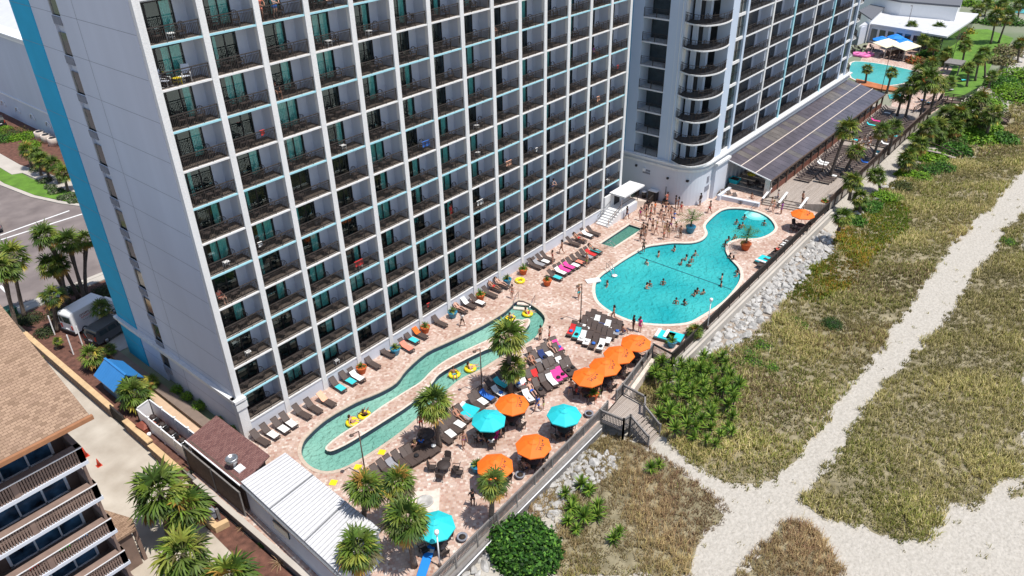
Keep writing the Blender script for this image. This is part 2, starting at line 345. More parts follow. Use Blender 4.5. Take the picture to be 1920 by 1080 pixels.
# sea wall face of the deck
mb = MB()
for a, b in zip(DECK[2:10], DECK[3:11]): mb.add([(*a, -1.6), (*b, -1.6), (*b, 0), (*a, 0)], [(0,1,2,3)])
struct(mb.build('deck_edge', M['conc']))
def basin(name, P, zw, zf, coping, tile, wm, floor, cw, cz=.035):
    o = off(P, cw); n = len(P)
    mb = MB()    # coping ring
    for i in range(n):
        j = (i+1) % n
        mb.add([(*o[i], 0), (*o[j], 0), (*o[j], cz), (*o[i], cz), (*P[i], cz), (*P[j], cz), (*P[j], -.06), (*P[i], -.06)], [(0,1,2,3), (3,2,5,4), (4,5,6,7)])
    struct(mb.build(name+'_coping', coping))
    mb = MB()
    for i in range(n):
        j = (i+1) % n; mb.add([(*P[i], -.06), (*P[j], -.06), (*P[j], zf), (*P[i], zf)], [(0,1,2,3)])
    struct(mb.build(name+'_wall', tile))
    struct(MB().sheet(P, zf).build(name+'_floor', floor))
    struct(MB().sheet(P, zw).build(name+'_water', wm))
M['coping2'] = mat('grey_river_coping', (.50,.40,.32), .85, .15, 3)
basin('river', river, -.47, -1.1, M['coping2'], M['tilebl'], M['river'], M['poolfl'], .3)
basin('pool', pool, -.2, -1.3, M['coping'], M['tilebl'], M['water'], M['poolfl'], .35)
M['spaw'] = watermat('spa_water', (.07,.25,.2), (.12,.33,.26), .3, 2.5, .9)
basin('spa', spa, -.25, -.9, M['coping'], M['tilebl'], M['spaw'], M['poolfl'], .25)
mb = MB(); ii = off(isle, -.14); n = len(isle)
mb.prism(isle, -1.1, -.0); struct(mb.build('river_island_wall', M['tilebl']))
mb = MB(); mb.prism(off(isle, .05), .004, .05); struct(mb.build('river_island_coping', M['coping']))
struct(MB().sheet(off(isle, -.12), .056).build('river_island_paving', M['paver']))
# dark lane line on the pool floor
a, b = Vector(xy(1200,479)), Vector(xy(1372,540)); mb = MB()
struct(mb.bar((a.x, a.y, -.19), (b.x, b.y, -.19), .12, .03).build('pool_lane_rope', mat('dark_teal_line', (.01,.12,.15), .6)))
for k, r_ in enumerate((1.5, 1.0, .6)):   # round white steps at the pool head
    c = xy(1418, 401); struct(MB().prism([(c[0]+r_*math.cos(t*PI/10-.2), c[1]+r_*math.sin(t*PI/10-.2)) for t in range(20)], -.9, -.19+.012*k-.0*k).build('pool_steps', M.setdefault('step%d' % k, mat('pale_aqua_step', ((.10,.52,.52),(.20,.60,.58),(.40,.68,.65))[k], .6, .03, 2))))
# roads
def sheetobj(name, pts, z, m, pz=0): return struct(MB().sheet([xy(x, y, pz) for x, y in pts], z).build(name, m))
st = [(-60,36.9),(6.5,36.9),(12,38),(60,38),(60,55),(12.3,56.5),(10.6,60.5),(9,66),(8,74),(8,160),(-60,160)]
struct(MB().sheet(st, .0).build('street', M['asph']))
for nm, P, z0, z1, m in [('kerb', [(-60,36.4),(8.2,36.4),(12,37.4),(12,38),(8,37),(-60,37)], 0, .13, 'conc'), ('kerb', [(12.9,56.5),(11.2,60.7),(9.6,66),(8.6,74),(8.6,160),(8,160),(8,74),(9,66),(10.6,60.5),(12.3,56.5),(60,55),(60,55.5)], 0, .13, 'conc')]:
    struct(MB().prism(P, z0, z1).build(nm, M[m]))
struct(MB().prism([(8.65,160),(8.65,74),(9.65,66.2),(11.3,60.9),(13,56.6),(60,55.6),(60,58.2),(14.3,58.8),(12.6,66.5),(11.8,73),(11.8,76.2),(10.6,76.8),(10.6,160)], 0, .11).build('verge', M['lawn']))
struct(MB().prism([(10.65,160),(10.65,76.9),(11.9,76.3),(12.7,66.7),(14.4,58.9),(60,58.3),(60,61),(17,62),(14.6,70),(13,80),(13,160)], 0, .12).build('pavement', M['conc']))
struct(MB().prism([(-60,35.2),(-5.4,35.2),(9,35.2),(9,36.35),(-60,36.35)], -1, .12).build('pavement', M['conc']))
struct(MB().prism([(13.05,160),(13.05,80),(14.7,70.1),(17.1,62.1),(40,61),(40,160)], 0, .1).build('garden_bed', M['mulch']))
def strip(name, a, b, w_, m='mark', z=.006):
    a, b = Vector(a), Vector(b); t = (b-a).normalized(); r_ = Vector((-t.y, t.x))*w_/2
    return struct(MB().add([(*(a-r_), z), (*(b-r_), z), (*(b+r_), z), (*(a+r_), z)], [(0,1,2,3)]).build(name, M[m]))
strip('road_marking', xy(0,441), xy(130,395), .28); strip('road_marking', xy(0,450), xy(158,400), .28)
strip('road_marking', xy(0,536), xy(18,553), .3); strip('road_marking', xy(155,400), xy(163,405), .28)
# side garden of the hotel
struct(MB().prism([(-5.3,0.35),(-1.9,0.35),(-1.9,20.4),(-5.3,20.4)], -1.5, .02).build('garden_bed', M['mulch']))
struct(MB().prism([(-5.3,20.4),(-1.0,20.4),(-1.0,35.1),(-5.3,35.1)], -1.5, .02).build('garden_bed', M['mulch']))
struct(MB().prism([(-1.0,20.4),(14,20.4),(14,31.5),(-1.0,31.5)], -1, .03).build('car_park', mat('car_park_paving', (.36,.34,.31), .9, .1, 1)))
struct(MB().prism([(-1,31.5),(14,31.5),(14,35.1),(-1,35.1)], -1, .04).build('garden_bed', M['mulch']))
struct(MB().prism([(-3.3,1.6),(-2.0,1.6),(-1.9,19.9),(-3.1,19.9)], 0, .07).build('garden_path', mat('tan_path', (.56,.40,.27), .9, .06, 2)))
struct(MB().prism([(-1.85,.5),(-1.0,.5),(-1.0,20.3),(-1.85,20.3)], 0, .35).build('garden_edge', mat('brown_edge', (.20,.15,.12), .9, .1, 2)))
# boardwalk and beds lower left
struct(MB().prism([(-7.6,-24),(-5.6,-24),(-5.6,-8.5),(-5.55,0),(-6.9,0),(-7.2,-8.6)], -2, -.88).build('garden_bed', M['mulch']))
struct(MB().prism([(-9.6,-24),(-7.65,-24),(-7.25,-8.6),(-8.9,-8.4)], -2, -.86).build('boardwalk', M['woodx']))
struct(MB().prism([(-40,-24),(-9.7,-24),(-9,-8.55),(-40,-8.55)], -2, -.92).build('garden_bed', M['mulch']))

# ================================================================ HOTEL WITH THE BALCONY GRID
H = 2.75; Z0 = 1.33; W_ = 3.99; X0 = .08; NB = 14; NF = 13
hotel = thing('hotel', 'tall white and pale blue hotel slab with a grid of balconies facing the pools', 'hotel', (0,0,0))
mb = MB()
# side wall with window openings (x -.2 face), floors joined by panel seams
D_ = 19.5
mb.box(-.2, .35, -.2, 0, 10.95, 40); mb.box(-.2, 12.35, -.2, 0, 15.8, 40)
for k in range(-1, 14):
    zt = 1.33+H*k+1.15
    mb.box(-.2, 10.95, zt-H+1.75 if k > -1 else -.2, 0, 12.35, zt-.55)
mb.build('side_wall', M['side'], hotel)
MB().box(-.26, 15.8, -.2, 0, D_, 40).build('blue_stripe_wall', M['stripe'], hotel)
mb = MB().box(0, 1.62+.62, -.2, 56, D_, 40).box(0, 0.02, 39.4, 56, D_, 40.2); mb.build('building_core', M['side'], hotel)
mb = MB()
for k in range(14): mb.box(-.206, .35, 2.05+H*k, -.2, 10.95, 2.075+H*k); mb.box(-.206, 12.35, 2.05+H*k, -.2, 15.8, 2.075+H*k); mb.box(-.266, 15.8, 2.05+H*k, -.26, D_, 2.075+H*k)
mb.box(-.207, 8.4, 0, -.2, 8.43, 40).build('panel_seams', M['seam'], hotel)
mb = MB(); mb.box(-.42, .1, 3.75, -.2, D_+.15, 3.95).box(-.55, .0, 3.95, -.2, D_+.3, 4.2).box(-.35, .1, 3.45, -.2, D_+.1, 3.75); mb.build('belt_course', M['stucco'], hotel)
for k in range(0, 13):
    zt = 1.33+H*k+1.15; zw = zt-.55
    o = MB().box(-.17, 10.98, zw, -.02, 11.06, zw+1.55).box(-.17, 12.24, zw, -.02, 12.32, zw+1.55).box(-.19, 10.96, zw-.06, -.02, 12.34, zw+.0).build('side_window', M['metal'], hotel)
    MB().box(-.1, 11.06, zw, -.07, 12.24, zw+1.55).build('pane', M['glassd'], o)
    MB().box(-.27, 11.0, zw-.62, -.19, 12.3, zw-.07).build('vent_grille', M['seam'], hotel)
# pillars, one per grid line
PX = [X0+W_*i for i in range(15)]
for i, x in enumerate(PX):
    w2 = .23 if i else .24
    MB().box(x-w2, -.04, -.2, x+w2, .34, 40).build('pillar', M['stucco'], hotel)
    if 0 < i < 14: MB().box(x-.11, .34, -.1, x+.11, 1.62, 40).build('partition_wall', M['part'], hotel)
MB().box(.0, .34, -.1, .17, 1.62, 40).build('partition_wall', M['part'], hotel); MB().box(PX[14]-.15, .34, -.1, 56, 1.62, 40).build('partition_wall', M['part'], hotel)
MB().box(PX[0]-.45, -.25, 0, PX[0]+.35, .35, 3.2).box(PX[0]-.55, -.35, 3.2, PX[0]+.45, .4, 3.75).box(PX[0]-.6, -.4, 3.95, PX[0]+.42, .42, 4.2).build('corner_pier', M['stucco'], hotel)
for k in range(14):
    z = Z0+H*k
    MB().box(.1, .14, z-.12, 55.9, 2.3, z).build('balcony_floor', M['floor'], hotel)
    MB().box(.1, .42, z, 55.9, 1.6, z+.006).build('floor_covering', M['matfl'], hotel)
    MB().box(.1, 0, z-.09, 55.9, .14, z+.025).build('slab_edge', M['cyan'] if k % 2 else M['stucco'], hotel)
mb = MB()
for i in range(NB): mb.box(PX[i]+.23, .05, -.2, PX[i+1]-.23, .16, Z0-.13)
mb.build('base_wall', M['pod'], hotel)
# one bay of railing, door leaf set, curtains
def rail_mesh(L, h=1.07, step=.115):
    mb = MB(); mb.box(0, -.045, h-.06, L, .045, h); mb.box(0, -.015, h-.2, L, .015, h-.17); mb.box(0, -.015, .08, L, .015, .11)
    for x in (0.02, L/3, 2*L/3, L-.02): mb.box(x-.022, -.022, 0, x+.022, .022, h-.04)
    n = int(L/step)
    for j in range(1, n): x = L*j/n; mb.box(x-.014, -.014, .1, x+.014, .014, h-.18)
    return mb
BL = W_-.46
RM = rail_mesh(BL).mesh('railing', M['bronze'])
def door_mb(dx=0, mb=None, z=0):
    mb = mb or MB(); h = 2.3; Wd = 2.9; x0 = dx+.0
    for x in (0, .95, 1.0, 1.95, 2.82): mb.box(x0+x, 0, z, x0+x+.085, .07, z+h)
    mb.box(x0+.085, 0, z+h-.09, x0+2.82, .07, z+h); mb.box(x0+.085, 0, z, x0+2.82, .07, z+.09)
    return mb
DM = door_mb().mesh('sliding_door', M['frame'])
def glass_mb(mb=None, dx=0, z=0):
    mb = mb or MB(); return mb.add([(dx+.085,.035,z+.09),(dx+2.82,.035,z+.09),(dx+2.82,.035,z+2.21),(dx+.085,.035,z+2.21)], [(0,1,2,3)])
GM = glass_mb().mesh('door_glass', M['dglass'])
def curtain_mb(spans, mb=None, dx=0, z=0):
    mb = mb or MB()
    for a, b in spans:
        n = int((b-a)/.07); vs = [(dx+a+(b-a)*i/n, .17+(.04 if i % 2 else 0), z+zz) for i in range(n+1) for zz in (.1, 2.2)]
        mb.add(vs, [(2*i, 2*i+2, 2*i+3, 2*i+1) for i in range(n)])
    return mb
CSP = [[(.1,.7)], [(.1,.6),(2.1,2.8)], [(1.5,2.8)], [(.1,2.8)], [(2.3,2.8)], [(.1,1.4)]]
CM = [curtain_mb(s).mesh('curtain', M['curtain']) for s in CSP]
wall = MB()
order = sorted([(i, k) for i in range(NB) for k in range(NF)], key=lambda t: t[0]*1.35+abs(t[1]-6)*.25)
def vis(i, k):
    z = Z0+H*k; v = Vector((PX[i]+2, 0, z))-CAM; dd = v.dot(_d); py = 540-FOC*v.dot(_U)/dd
    return py > -45
order = [t for t in order if vis(*t)]
rest_r, rest_d, rest_g, rest_c = MB(), MB(), MB(), MB()
wall_b = MB()
for n_, (i, k) in enumerate(order):
    z = Z0+H*k; xl = PX[i]+.23; ci = rnd.choice([0,1,2,2,3,4,5,0])
    if n_ < 100:
        place('railing', RM, hotel, (xl, .13, z)); d = place('sliding_door', DM, hotel, (PX[i]+.13, 1.6, z))
        place('glass', GM, d); place('curtain', CM[ci], d)
    else:
        r_ = rail_mesh(BL); rest_r.add([(x+xl, y+.13, zz+z) for x, y, zz in r_.v], r_.f)
        q = MB(); door_mb(0, q); rest_d.add([(x+PX[i]+.13, y+1.6, zz+z) for x, y, zz in q.v], q.f)
        q = glass_mb(); rest_g.add([(x+PX[i]+.13, y+1.6, zz+z) for x, y, zz in q.v], q.f)
        q = curtain_mb(CSP[ci]); rest_c.add([(x+PX[i]+.13, y+1.6, zz+z) for x, y, zz in q.v], q.f)
struct(rest_r.build('railings', M['bronze'], hotel), 'stuff'); dd_ = struct(rest_d.build('sliding_doors', M['frame'], hotel), 'stuff')
struct(rest_g.build('glass', M['dglass'], dd_), 'stuff'); struct(rest_c.build('curtains', M['curtain'], dd_), 'stuff')
mb = MB()
for i in range(NB):
    for k in range(14):
        z = Z0+H*k; mb.box(PX[i]+3.03, 1.6, z, PX[i+1]-.11, 1.66, z+2.62); mb.box(PX[i]+.11, 1.6, z+2.3, PX[i]+3.03, 1.66, z+2.62)
mb.build('balcony_back_wall', M['part'], hotel)
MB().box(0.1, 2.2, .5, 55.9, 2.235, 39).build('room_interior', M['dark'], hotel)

# ================================================================ SECOND TOWER
T = thing('hotel_tower', 'pale blue hotel tower with a rounded corner of curved balconies beside the pool', 'hotel', (61.3,-7.8,0))
def tb(mb, name, m): o = mb.build(name, M[m] if isinstance(m, str) else m, T); o.matrix_parent_inverse = Matrix.Translation((-61.3, 7.8, 0)); return o
HT = 2.87; ZT = 5.7; NT = 9; TOP = 32
def corner(r, x0, y0, cx, cy, n=10): return [(cx-r*math.cos(t*PI/2/n), cy-r*math.sin(t*PI/2/n)) for t in range(n+1)]
arc = corner(3.0, 0, 0, 64.3, -4.8)
podium = [(61.3, 6)]+arc+[(65.9,-7.8),(65.9,-8.3),(69.4,-8.3),(69.4,-7.8),(116,-7.8),(116,12),(61.3,12)]
tb(MB().prism(podium, -.2, 4.75), 'podium', 'pod')
tb(MB().prism([(x-.0, y) for x, y in [(61.05,6)]+corner(3.25,0,0,64.3,-4.8)+[(65.7,-8.05),(65.7,-8.6),(69.5,-8.6),(69.5,-8.05),(116.2,-8.05),(116.2,12.2),(61.05,12.2)]], 4.75, 5.05), 'cornice', 'stucco')
tb(MB().prism([(60.8,6)]+corner(3.5,0,0,64.3,-4.8)+[(116.4,-8.3),(116.4,12.4),(60.8,12.4)], 5.45, 5.68), 'cornice', 'stucco')
tb(MB().prism([(61.2,6)]+corner(3.1,0,0,64.3,-4.8)+[(116.1,-7.9),(116.1,12.1),(61.2,12.1)], 5.05, 5.45), 'frieze', 'pod')
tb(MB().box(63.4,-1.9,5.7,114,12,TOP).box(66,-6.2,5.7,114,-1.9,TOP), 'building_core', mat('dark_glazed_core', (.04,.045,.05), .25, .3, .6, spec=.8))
tb(MB().box(61.3,2.9,5.68,63.4,12,TOP), 'side_wall', 'twrb')
tb(MB().box(61.3,1.45,5.68,63.4,2.9,TOP), 'side_wall', 'twr')
tb(MB().box(61.3,-4.0,5.68,63.4,-2.05,TOP), 'side_wall', 'twr')
tb(MB().box(61.62,-4.15,5.68,62.2,-4.0,TOP).box(61.294,-3.2,5.7,61.3,-3.17,TOP).bar((61.26,-3.75,5.7),(61.26,-3.75,TOP),.07), 'downpipe', 'stucco')
# facade pillars
TP = [(65.75,67.55,'twr'),(69.9,70.45,'twr'),(78.1,78.5,'stucco'),(85.6,86.05,'cyan'),(93.8,94.2,'stucco'),(101.7,102.15,'cyan'),(110.1,110.6,'twr'),(113.4,113.9,'twr')]
for a, b, m in TP: tb(MB().box(a, -7.85, 5.68, b, -6.2, TOP), 'pillar', m)
gl = MB(); fr_ = MB()
for a, b in ((67.55,69.9),(110.6,113.4)): tb(MB().box(a, -7.55, 5.68, b, -7.5, TOP), 'glazed_strip', 'glassd')
for j in range(NT):
    z = ZT+HT*j
    for a, b in ((67.55,69.9),(110.6,113.4)): tb(MB().box(a, -7.7, z-.02, b, -7.45, z+.32), 'spandrel', 'stucco')
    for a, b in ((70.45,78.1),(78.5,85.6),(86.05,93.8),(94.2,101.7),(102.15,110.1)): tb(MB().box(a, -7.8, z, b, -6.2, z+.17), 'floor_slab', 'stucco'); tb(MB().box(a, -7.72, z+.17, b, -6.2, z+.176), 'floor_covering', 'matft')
    tb(MB().box(61.2,-2.05,z-.02,63.4,1.45,z+.14), 'floor_slab', 'stucco')
    fr_.box(67.55,-7.6,z+1.5,69.9,-7.55,z+1.56).box(68.7,-7.6,z+.32,68.76,-7.55,z+2.85)
tb(fr_, 'glazed_strip_frame', 'frame')
# curved balconies
def curve_pts(g=0, n=14):
    P = [Vector(p) for p in ((61.45,-3.95),(60.75,-5.5),(61.0,-7.0),(62.6,-7.95),(64.4,-8.15),(65.85,-7.95))]; out = []
    for i in range(len(P)-1):
        p0, p1, p2, p3 = P[max(i-1,0)], P[i], P[i+1], P[min(i+2, len(P)-1)]
        for t in range(3):
            t /= 3; out.append(.5*((2*p1)+(p2-p0)*t+(2*p0-5*p1+4*p2-p3)*t*t+(-p0+3*p1-3*p2+p3)*t**3))
    out.append(P[-1]); return out
cp = curve_pts(); ccx = Vector((65.9, -4))
for j in range(NT):
    z = ZT+HT*j
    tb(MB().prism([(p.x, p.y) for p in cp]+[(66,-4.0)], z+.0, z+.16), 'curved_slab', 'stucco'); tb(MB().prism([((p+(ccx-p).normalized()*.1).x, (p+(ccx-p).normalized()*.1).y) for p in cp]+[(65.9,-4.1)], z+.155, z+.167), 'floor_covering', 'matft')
    mb = MB(); q = [p+(ccx-p).normalized()*.12 for p in cp]
    for a, b in zip(q, q[1:]):
        mb.bar((a.x,a.y,z+1.2),(b.x,b.y,z+1.2),.05); mb.bar((a.x,a.y,z+.28),(b.x,b.y,z+.28),.03); mb.bar((a.x,a.y,z+.95),(b.x,b.y,z+.95),.02); mb.bar((a.x,a.y,z+.16),(a.x,a.y,z+1.2),.04)
        for t in (.2,.4,.6,.8): c = a.lerp(b, t); mb.bar((c.x,c.y,z+.28),(c.x,c.y,z+.95),.018)
    tb(mb, 'curved_railing', 'bronze')
# back wall pieces of the curved bays
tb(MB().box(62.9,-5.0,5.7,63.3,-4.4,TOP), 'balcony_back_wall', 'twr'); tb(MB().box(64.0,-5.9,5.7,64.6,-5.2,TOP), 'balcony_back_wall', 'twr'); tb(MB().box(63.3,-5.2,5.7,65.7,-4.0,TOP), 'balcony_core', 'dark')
tb(MB().box(63.35,-2.0,5.7,63.39,1.4,TOP), 'balcony_glazing', 'glassd')
pt = MB()
for a, b in ((70.45,78.1),(78.5,85.6),(86.05,93.8),(94.2,101.7),(102.15,110.1)): pt.box(b-.2, -7.6, 5.7, b, -6.2, TOP); pt.box(b-.9,-6.26,5.7,b-.2,-6.2,TOP).box(a+2.6,-6.26,5.7,a+3.0,-6.2,TOP)
tb(pt, 'partition_wall', 'part')
def fancy(L, h=1.05):
    mb = MB(); mb.box(0,-.03,h-.04,L,.03,h); mb.box(0,-.015,.08,L,.015,.11); mb.box(0,-.015,h-.22,L,.015,h-.2)
    n = int(L/1.25)
    for j in range(n+1): x = L*j/n; mb.box(x-.03,-.03,0,x+.03,.03,h-.04)
    n = int(L/.17)
    for j in range(1, n): x = L*j/n; mb.box(x-.012,-.012,.1,x+.012,.012,h-.2)
    return mb
FR = {}
for a, b in ((70.45,78.1),(78.5,85.6),(86.05,93.8),(94.2,101.7),(102.15,110.1)):
    me = fancy(b-a).mesh('railing', M['bronze'])
    for j in range(NT): o = place('railing', me, T, (a-61.3, 7.8-7.68, ZT+HT*j+.2))
me = fancy(3.4).mesh('railing', M['bronze'])
for j in range(NT):
    o = place('railing', me, T, (-.02, 7.8-2.0, ZT+HT*j+.16), PI/2)
cp2 = [Vector((113.9,-7.9)), Vector((115.6,-7.9)), Vector((116.9,-7.2)), Vector((117.2,-5.8)), Vector((116.6,-4.5))]
for j in range(NT):
    z = ZT+HT*j; tb(MB().prism([(p.x,p.y) for p in cp2]+[(113.9,-4.5)], z-.04, z+.16), 'curved_slab', 'stucco')
    mb = MB()
    for a, b in zip(cp2, cp2[1:]):
        mb.bar((a.x,a.y,z+1.2),(b.x,b.y,z+1.2),.06)
        for t in range(8): c = a.lerp(b, t/8); mb.bar((c.x,c.y,z+.16),(c.x,c.y,z+1.2),.03)
    tb(mb, 'curved_railing', 'bronze')
tb(MB().box(114,-5.5,5.7,115.8,12,TOP), 'side_wall', 'twr')
# podium fittings
tb(MB().box(61.27,-1.2,3.55,61.3,-.1,3.8).box(61.27,-1.2,3.2,61.3,-.1,3.45), 'vent_grille', 'seam')
for y, z in ((.9,3.9),(-3.9,3.3)): tb(MB().box(61.05,y-.12,z,61.3,y+.12,z+.25), 'wall_lamp', 'black')
tb(MB().box(61.6,-6.62,3.4,61.95,-6.3,3.65), 'wall_lamp', 'black'); tb(MB().box(61.0,-.55,3.55,61.3,-.2,3.95), 'wall_lamp', 'white')
tb(MB().box(64.55,-7.86,2.6,65.1,-7.8,3.5), 'vent_grille', 'seam'); tb(MB().box(64.2,-7.86,1.5,65.35,-7.8,2.2), 'notice_board', 'seam'); tb(MB().box(65.1,-7.84,0,65.75,-7.8,2.0), 'door', 'white')

# ================================================================ SMALL BUILDINGS BESIDE THE DECK
M['ribshade'] = mat('rib_shade_grey', (.34,.34,.35), .6, .2, 4)  # rib colour darkened to stand in for the shading along the ribs
b = thing('store_building', 'low grey building with a white ribbed metal roof beside the lazy river', 'building', (-3,-12.5,0))
def pb(mb, name, m, par): o = mb.build(name, M[m] if isinstance(m, str) else m, par); o.matrix_parent_inverse = Matrix.Translation(-par.location); return o
rp = [(-4.5,-6.9),(-.7,-6.9),(-1.1,-18.0),(-5.1,-18.8)]
pb(MB().prism([(-4.45,-7.1),(-.9,-7.1),(-1.25,-17.9),(-5.0,-18.6)], 0, 2.75), 'wall', 'pod', b)
rf = pb(MB().prism(rp, 2.75, 2.95), 'roof', 'whroof', b)
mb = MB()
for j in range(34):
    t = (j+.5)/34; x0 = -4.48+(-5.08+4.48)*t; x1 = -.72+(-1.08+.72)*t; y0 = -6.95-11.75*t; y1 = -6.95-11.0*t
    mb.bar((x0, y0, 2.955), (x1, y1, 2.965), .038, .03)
pb(mb, 'roof_rib', 'ribshade', b).matrix_parent_inverse = Matrix.Translation(-b.location)
for t in (.32, .67): pb(MB().bar((-4.5-.6*t,-6.9-11.9*t,2.975),(-.7-.4*t,-6.9-11.1*t,2.975),.1,.03), 'roof_seam', 'metal', b)
pb(MB().bar((-4.62,-7.0,2.72),(-5.2,-18.8,2.72),.14), 'gutter', 'metal', b)
pb(MB().box(-4.83,-12.6,1.35,-4.72,-10.9,2.1), 'window', 'glassd', b)
b = thing('shingled_shed', 'low building with a maroon shingle roof and a round steel roof vent', 'shed', (-3.2,-3,0))
pb(MB().prism([(-4.55,.1),(-2.1,.4),(-2.1,-6.3),(-4.5,-6.85)], 0, 2.8), 'wall', 'brownt', b)
pb(MB().add([(-4.75,.45,2.75),(-1.75,.65,3.2),(-1.75,-6.5,3.2),(-4.7,-7.05,2.75),(-4.75,.45,2.62),(-1.75,.65,3.07),(-1.75,-6.5,3.07),(-4.7,-7.05,2.62)],[(3,2,1,0),(4,5,6,7),(0,1,5,4),(1,2,6,5),(2,3,7,6),(3,0,4,7)]), 'roof', 'brroof', b)
pb(MB().bar((-4.72,.45,2.75),(-4.68,-7.0,2.75),.1), 'gutter', 'white', b)
v = pb(MB().lathe([(.22,0),(.24,.55),(.42,.6),(.46,.95),(.36,1.0),(.34,.9)], 16, (-3.95,-5.1,2.8)), 'roof_vent', 'metal', b)
pb(MB().box(-4.1,-6.0,2.78,-3.5,-5.3,2.98), 'vent_base', 'white', b)
o = thing('timber_screen', 'brown slatted timber screen wall behind the maroon shingled roof', 'fence', (-4.9,-3,0))
mb = MB()
for j in range(46): y = .4-.165*j; mb.box(-4.95,y-.065,-.1,-4.92,y+.065,2.35)
pb(mb, 'slat_panel', 'brownt', o); pb(MB().box(-4.99,-7.2,2.3,-4.88,.5,2.4), 'top_rail', 'grey', o)
for y in (.45,-3.4,-7.2): pb(MB().box(-5.02,y-.05,-.9,-4.92,y+.05,2.5), 'post', 'grey', o)
o = thing('retaining_wall', 'long grey timber retaining wall below the white roofed building', 'retaining wall', (-5.3,-11,-.9))
pb(MB().box(-5.45,-24,-1.6,-5.25,0.2,-.02), 'wall', 'grey', o); pb(MB().box(-5.6,-24,-.02,-5.2,-1.0,.1), 'cap', 'conc', o)
# white vinyl enclosure with machines
o = thing('vinyl_fence', 'white vinyl fence enclosing the air conditioning units by the tan path', 'fence', (-3.6,6,0))
V = [(-4.75,.5),(-4.75,9.3),(-3.55,9.4),(-3.35,.6)]
V = [xy(x, y, 1.7) for x, y in ((300,738),(383,690),(455,775))]; V2 = [(V[0][0],V[0][1]),(V[1][0],V[1][1])]
A, Bq, Cq, Dq = (-4.7,.6), (-4.75,8.6), (-3.45,8.9), (-3.3,.8)
for a, c in ((A,Bq),(Bq,Cq),(Cq,Dq)):
    pb(MB().bar((*a,.85),(*c,.85),.05,1.5), 'panel', 'white', o); pb(MB().bar((*a,1.64),(*c,1.64),.1,.1), 'rail', 'white', o)
    L = (Vector(c)-Vector(a)).length; k = max(1, int(L/1.9))
    for j in range(k+1): p = Vector(a).lerp(Vector(c), j/k); pb(MB().box(p.x-.07,p.y-.07,0,p.x+.07,p.y+.07,1.8).box(p.x-.09,p.y-.09,1.8,p.x+.09,p.y+.09,1.86), 'post', 'white', o)
for j, (y, s_) in enumerate(((7.8,.8),(6.2,.9),(4.7,.85),(3.0,1.1),(1.6,1.0))):
    ac = thing('pool_pump', 'dark pump unit inside the white fence, %s from the street end' % od(j), 'pump', (-4.05,y,.02), 0, 'pump units inside the white fence')
    mb = MB(); mb.box(-.4,-.45*s_,0,.4,.45*s_,.5*s_); mb.build('housing', M['black'], ac); MB().lathe([(.22,0),(.27,.25),(.18,.42),(.08,.45)], 12, (.05,0,.5*s_)).build('filter_tank', M['wicker'], ac)
    MB().tube([(-.3,-.3,.5*s_),(-.3,-.3,.7*s_),(.3,-.3,.75*s_)], .04).build('pipe', M['metal'], ac)
g = thing('storage_box', 'rust red utility box with a pitched lid in the mulch bed', 'utility box', (*xy(276,803),0), .1)
MB().box(-.55,-.6,0,.55,.6,.5).build('box', M['rdbox'], g); MB().add([(-.6,-.65,.5),(.6,-.65,.5),(.6,.65,.5),(-.6,.65,.5),(-.3,-.3,.75),(.3,-.3,.75),(.3,.3,.75),(-.3,.3,.75)],[(0,1,5,4),(1,2,6,5),(2,3,7,6),(3,0,4,7),(4,5,6,7)]).build('lid', M['rdbox'], g)
for j, (px, py) in enumerate(((281,818),(292,814))): tag(MB().lathe([(.13,0),(.17,.3),(.14,.31),(.12,.1)], 10, (*xy(px,py),.02)).build('bucket', M['white']), 'small white bucket by the rust red box, %s one' % ('left', 'right')[j], 'bucket', 'white buckets by the red box')
# blue roofed hut
c = xy(215,700,2.2); h = thing('blue_hut', 'small hut with a bright blue gabled metal roof in the side garden', 'hut', (-3.5,14.2,0), 0)
pb(MB().box(-4.5,12.7,0,-2.5,15.8,1.7).add([(-4.5,12.75,1.7),(-2.5,12.75,1.7),(-3.5,12.75,2.5),(-4.5,15.75,1.7),(-2.5,15.75,1.7),(-3.5,15.75,2.5)],[(0,1,2),(4,3,5)]), 'wall', mat('dull_blue_boards', (.10,.16,.22), .8), h)
mb = MB()
for s_ in (-1, 1):
    for j in range(11): y = 12.35+.345*j; mb.add([(-3.5,y,2.66),(-3.5,y+.33,2.66),(-3.5+s_*1.35,y+.33,1.6),(-3.5+s_*1.35,y,1.6),(-3.5,y,2.56),(-3.5,y+.33,2.56),(-3.5+s_*1.35,y+.33,1.5),(-3.5+s_*1.35,y,1.5)],[(0,1,2,3),(7,6,5,4),(0,3,7,4),(1,5,6,2),(2,6,7,3)])
    mb.add([(-3.5,12.35,2.64),(-3.5,16.15,2.64),(-3.5+s_*1.35,16.15,1.58),(-3.5+s_*1.35,12.35,1.58)],[(0,1,2,3)])
M['blroof'] = mat('blue_metal_roof', (.035,.20,.50), .4, .04, 1)
pb(mb, 'roof', 'blroof', h); pb(MB().bar((-3.5,12.3,2.68),(-3.5,16.2,2.68),.2,.05), 'ridge_cap', 'blroof', h)
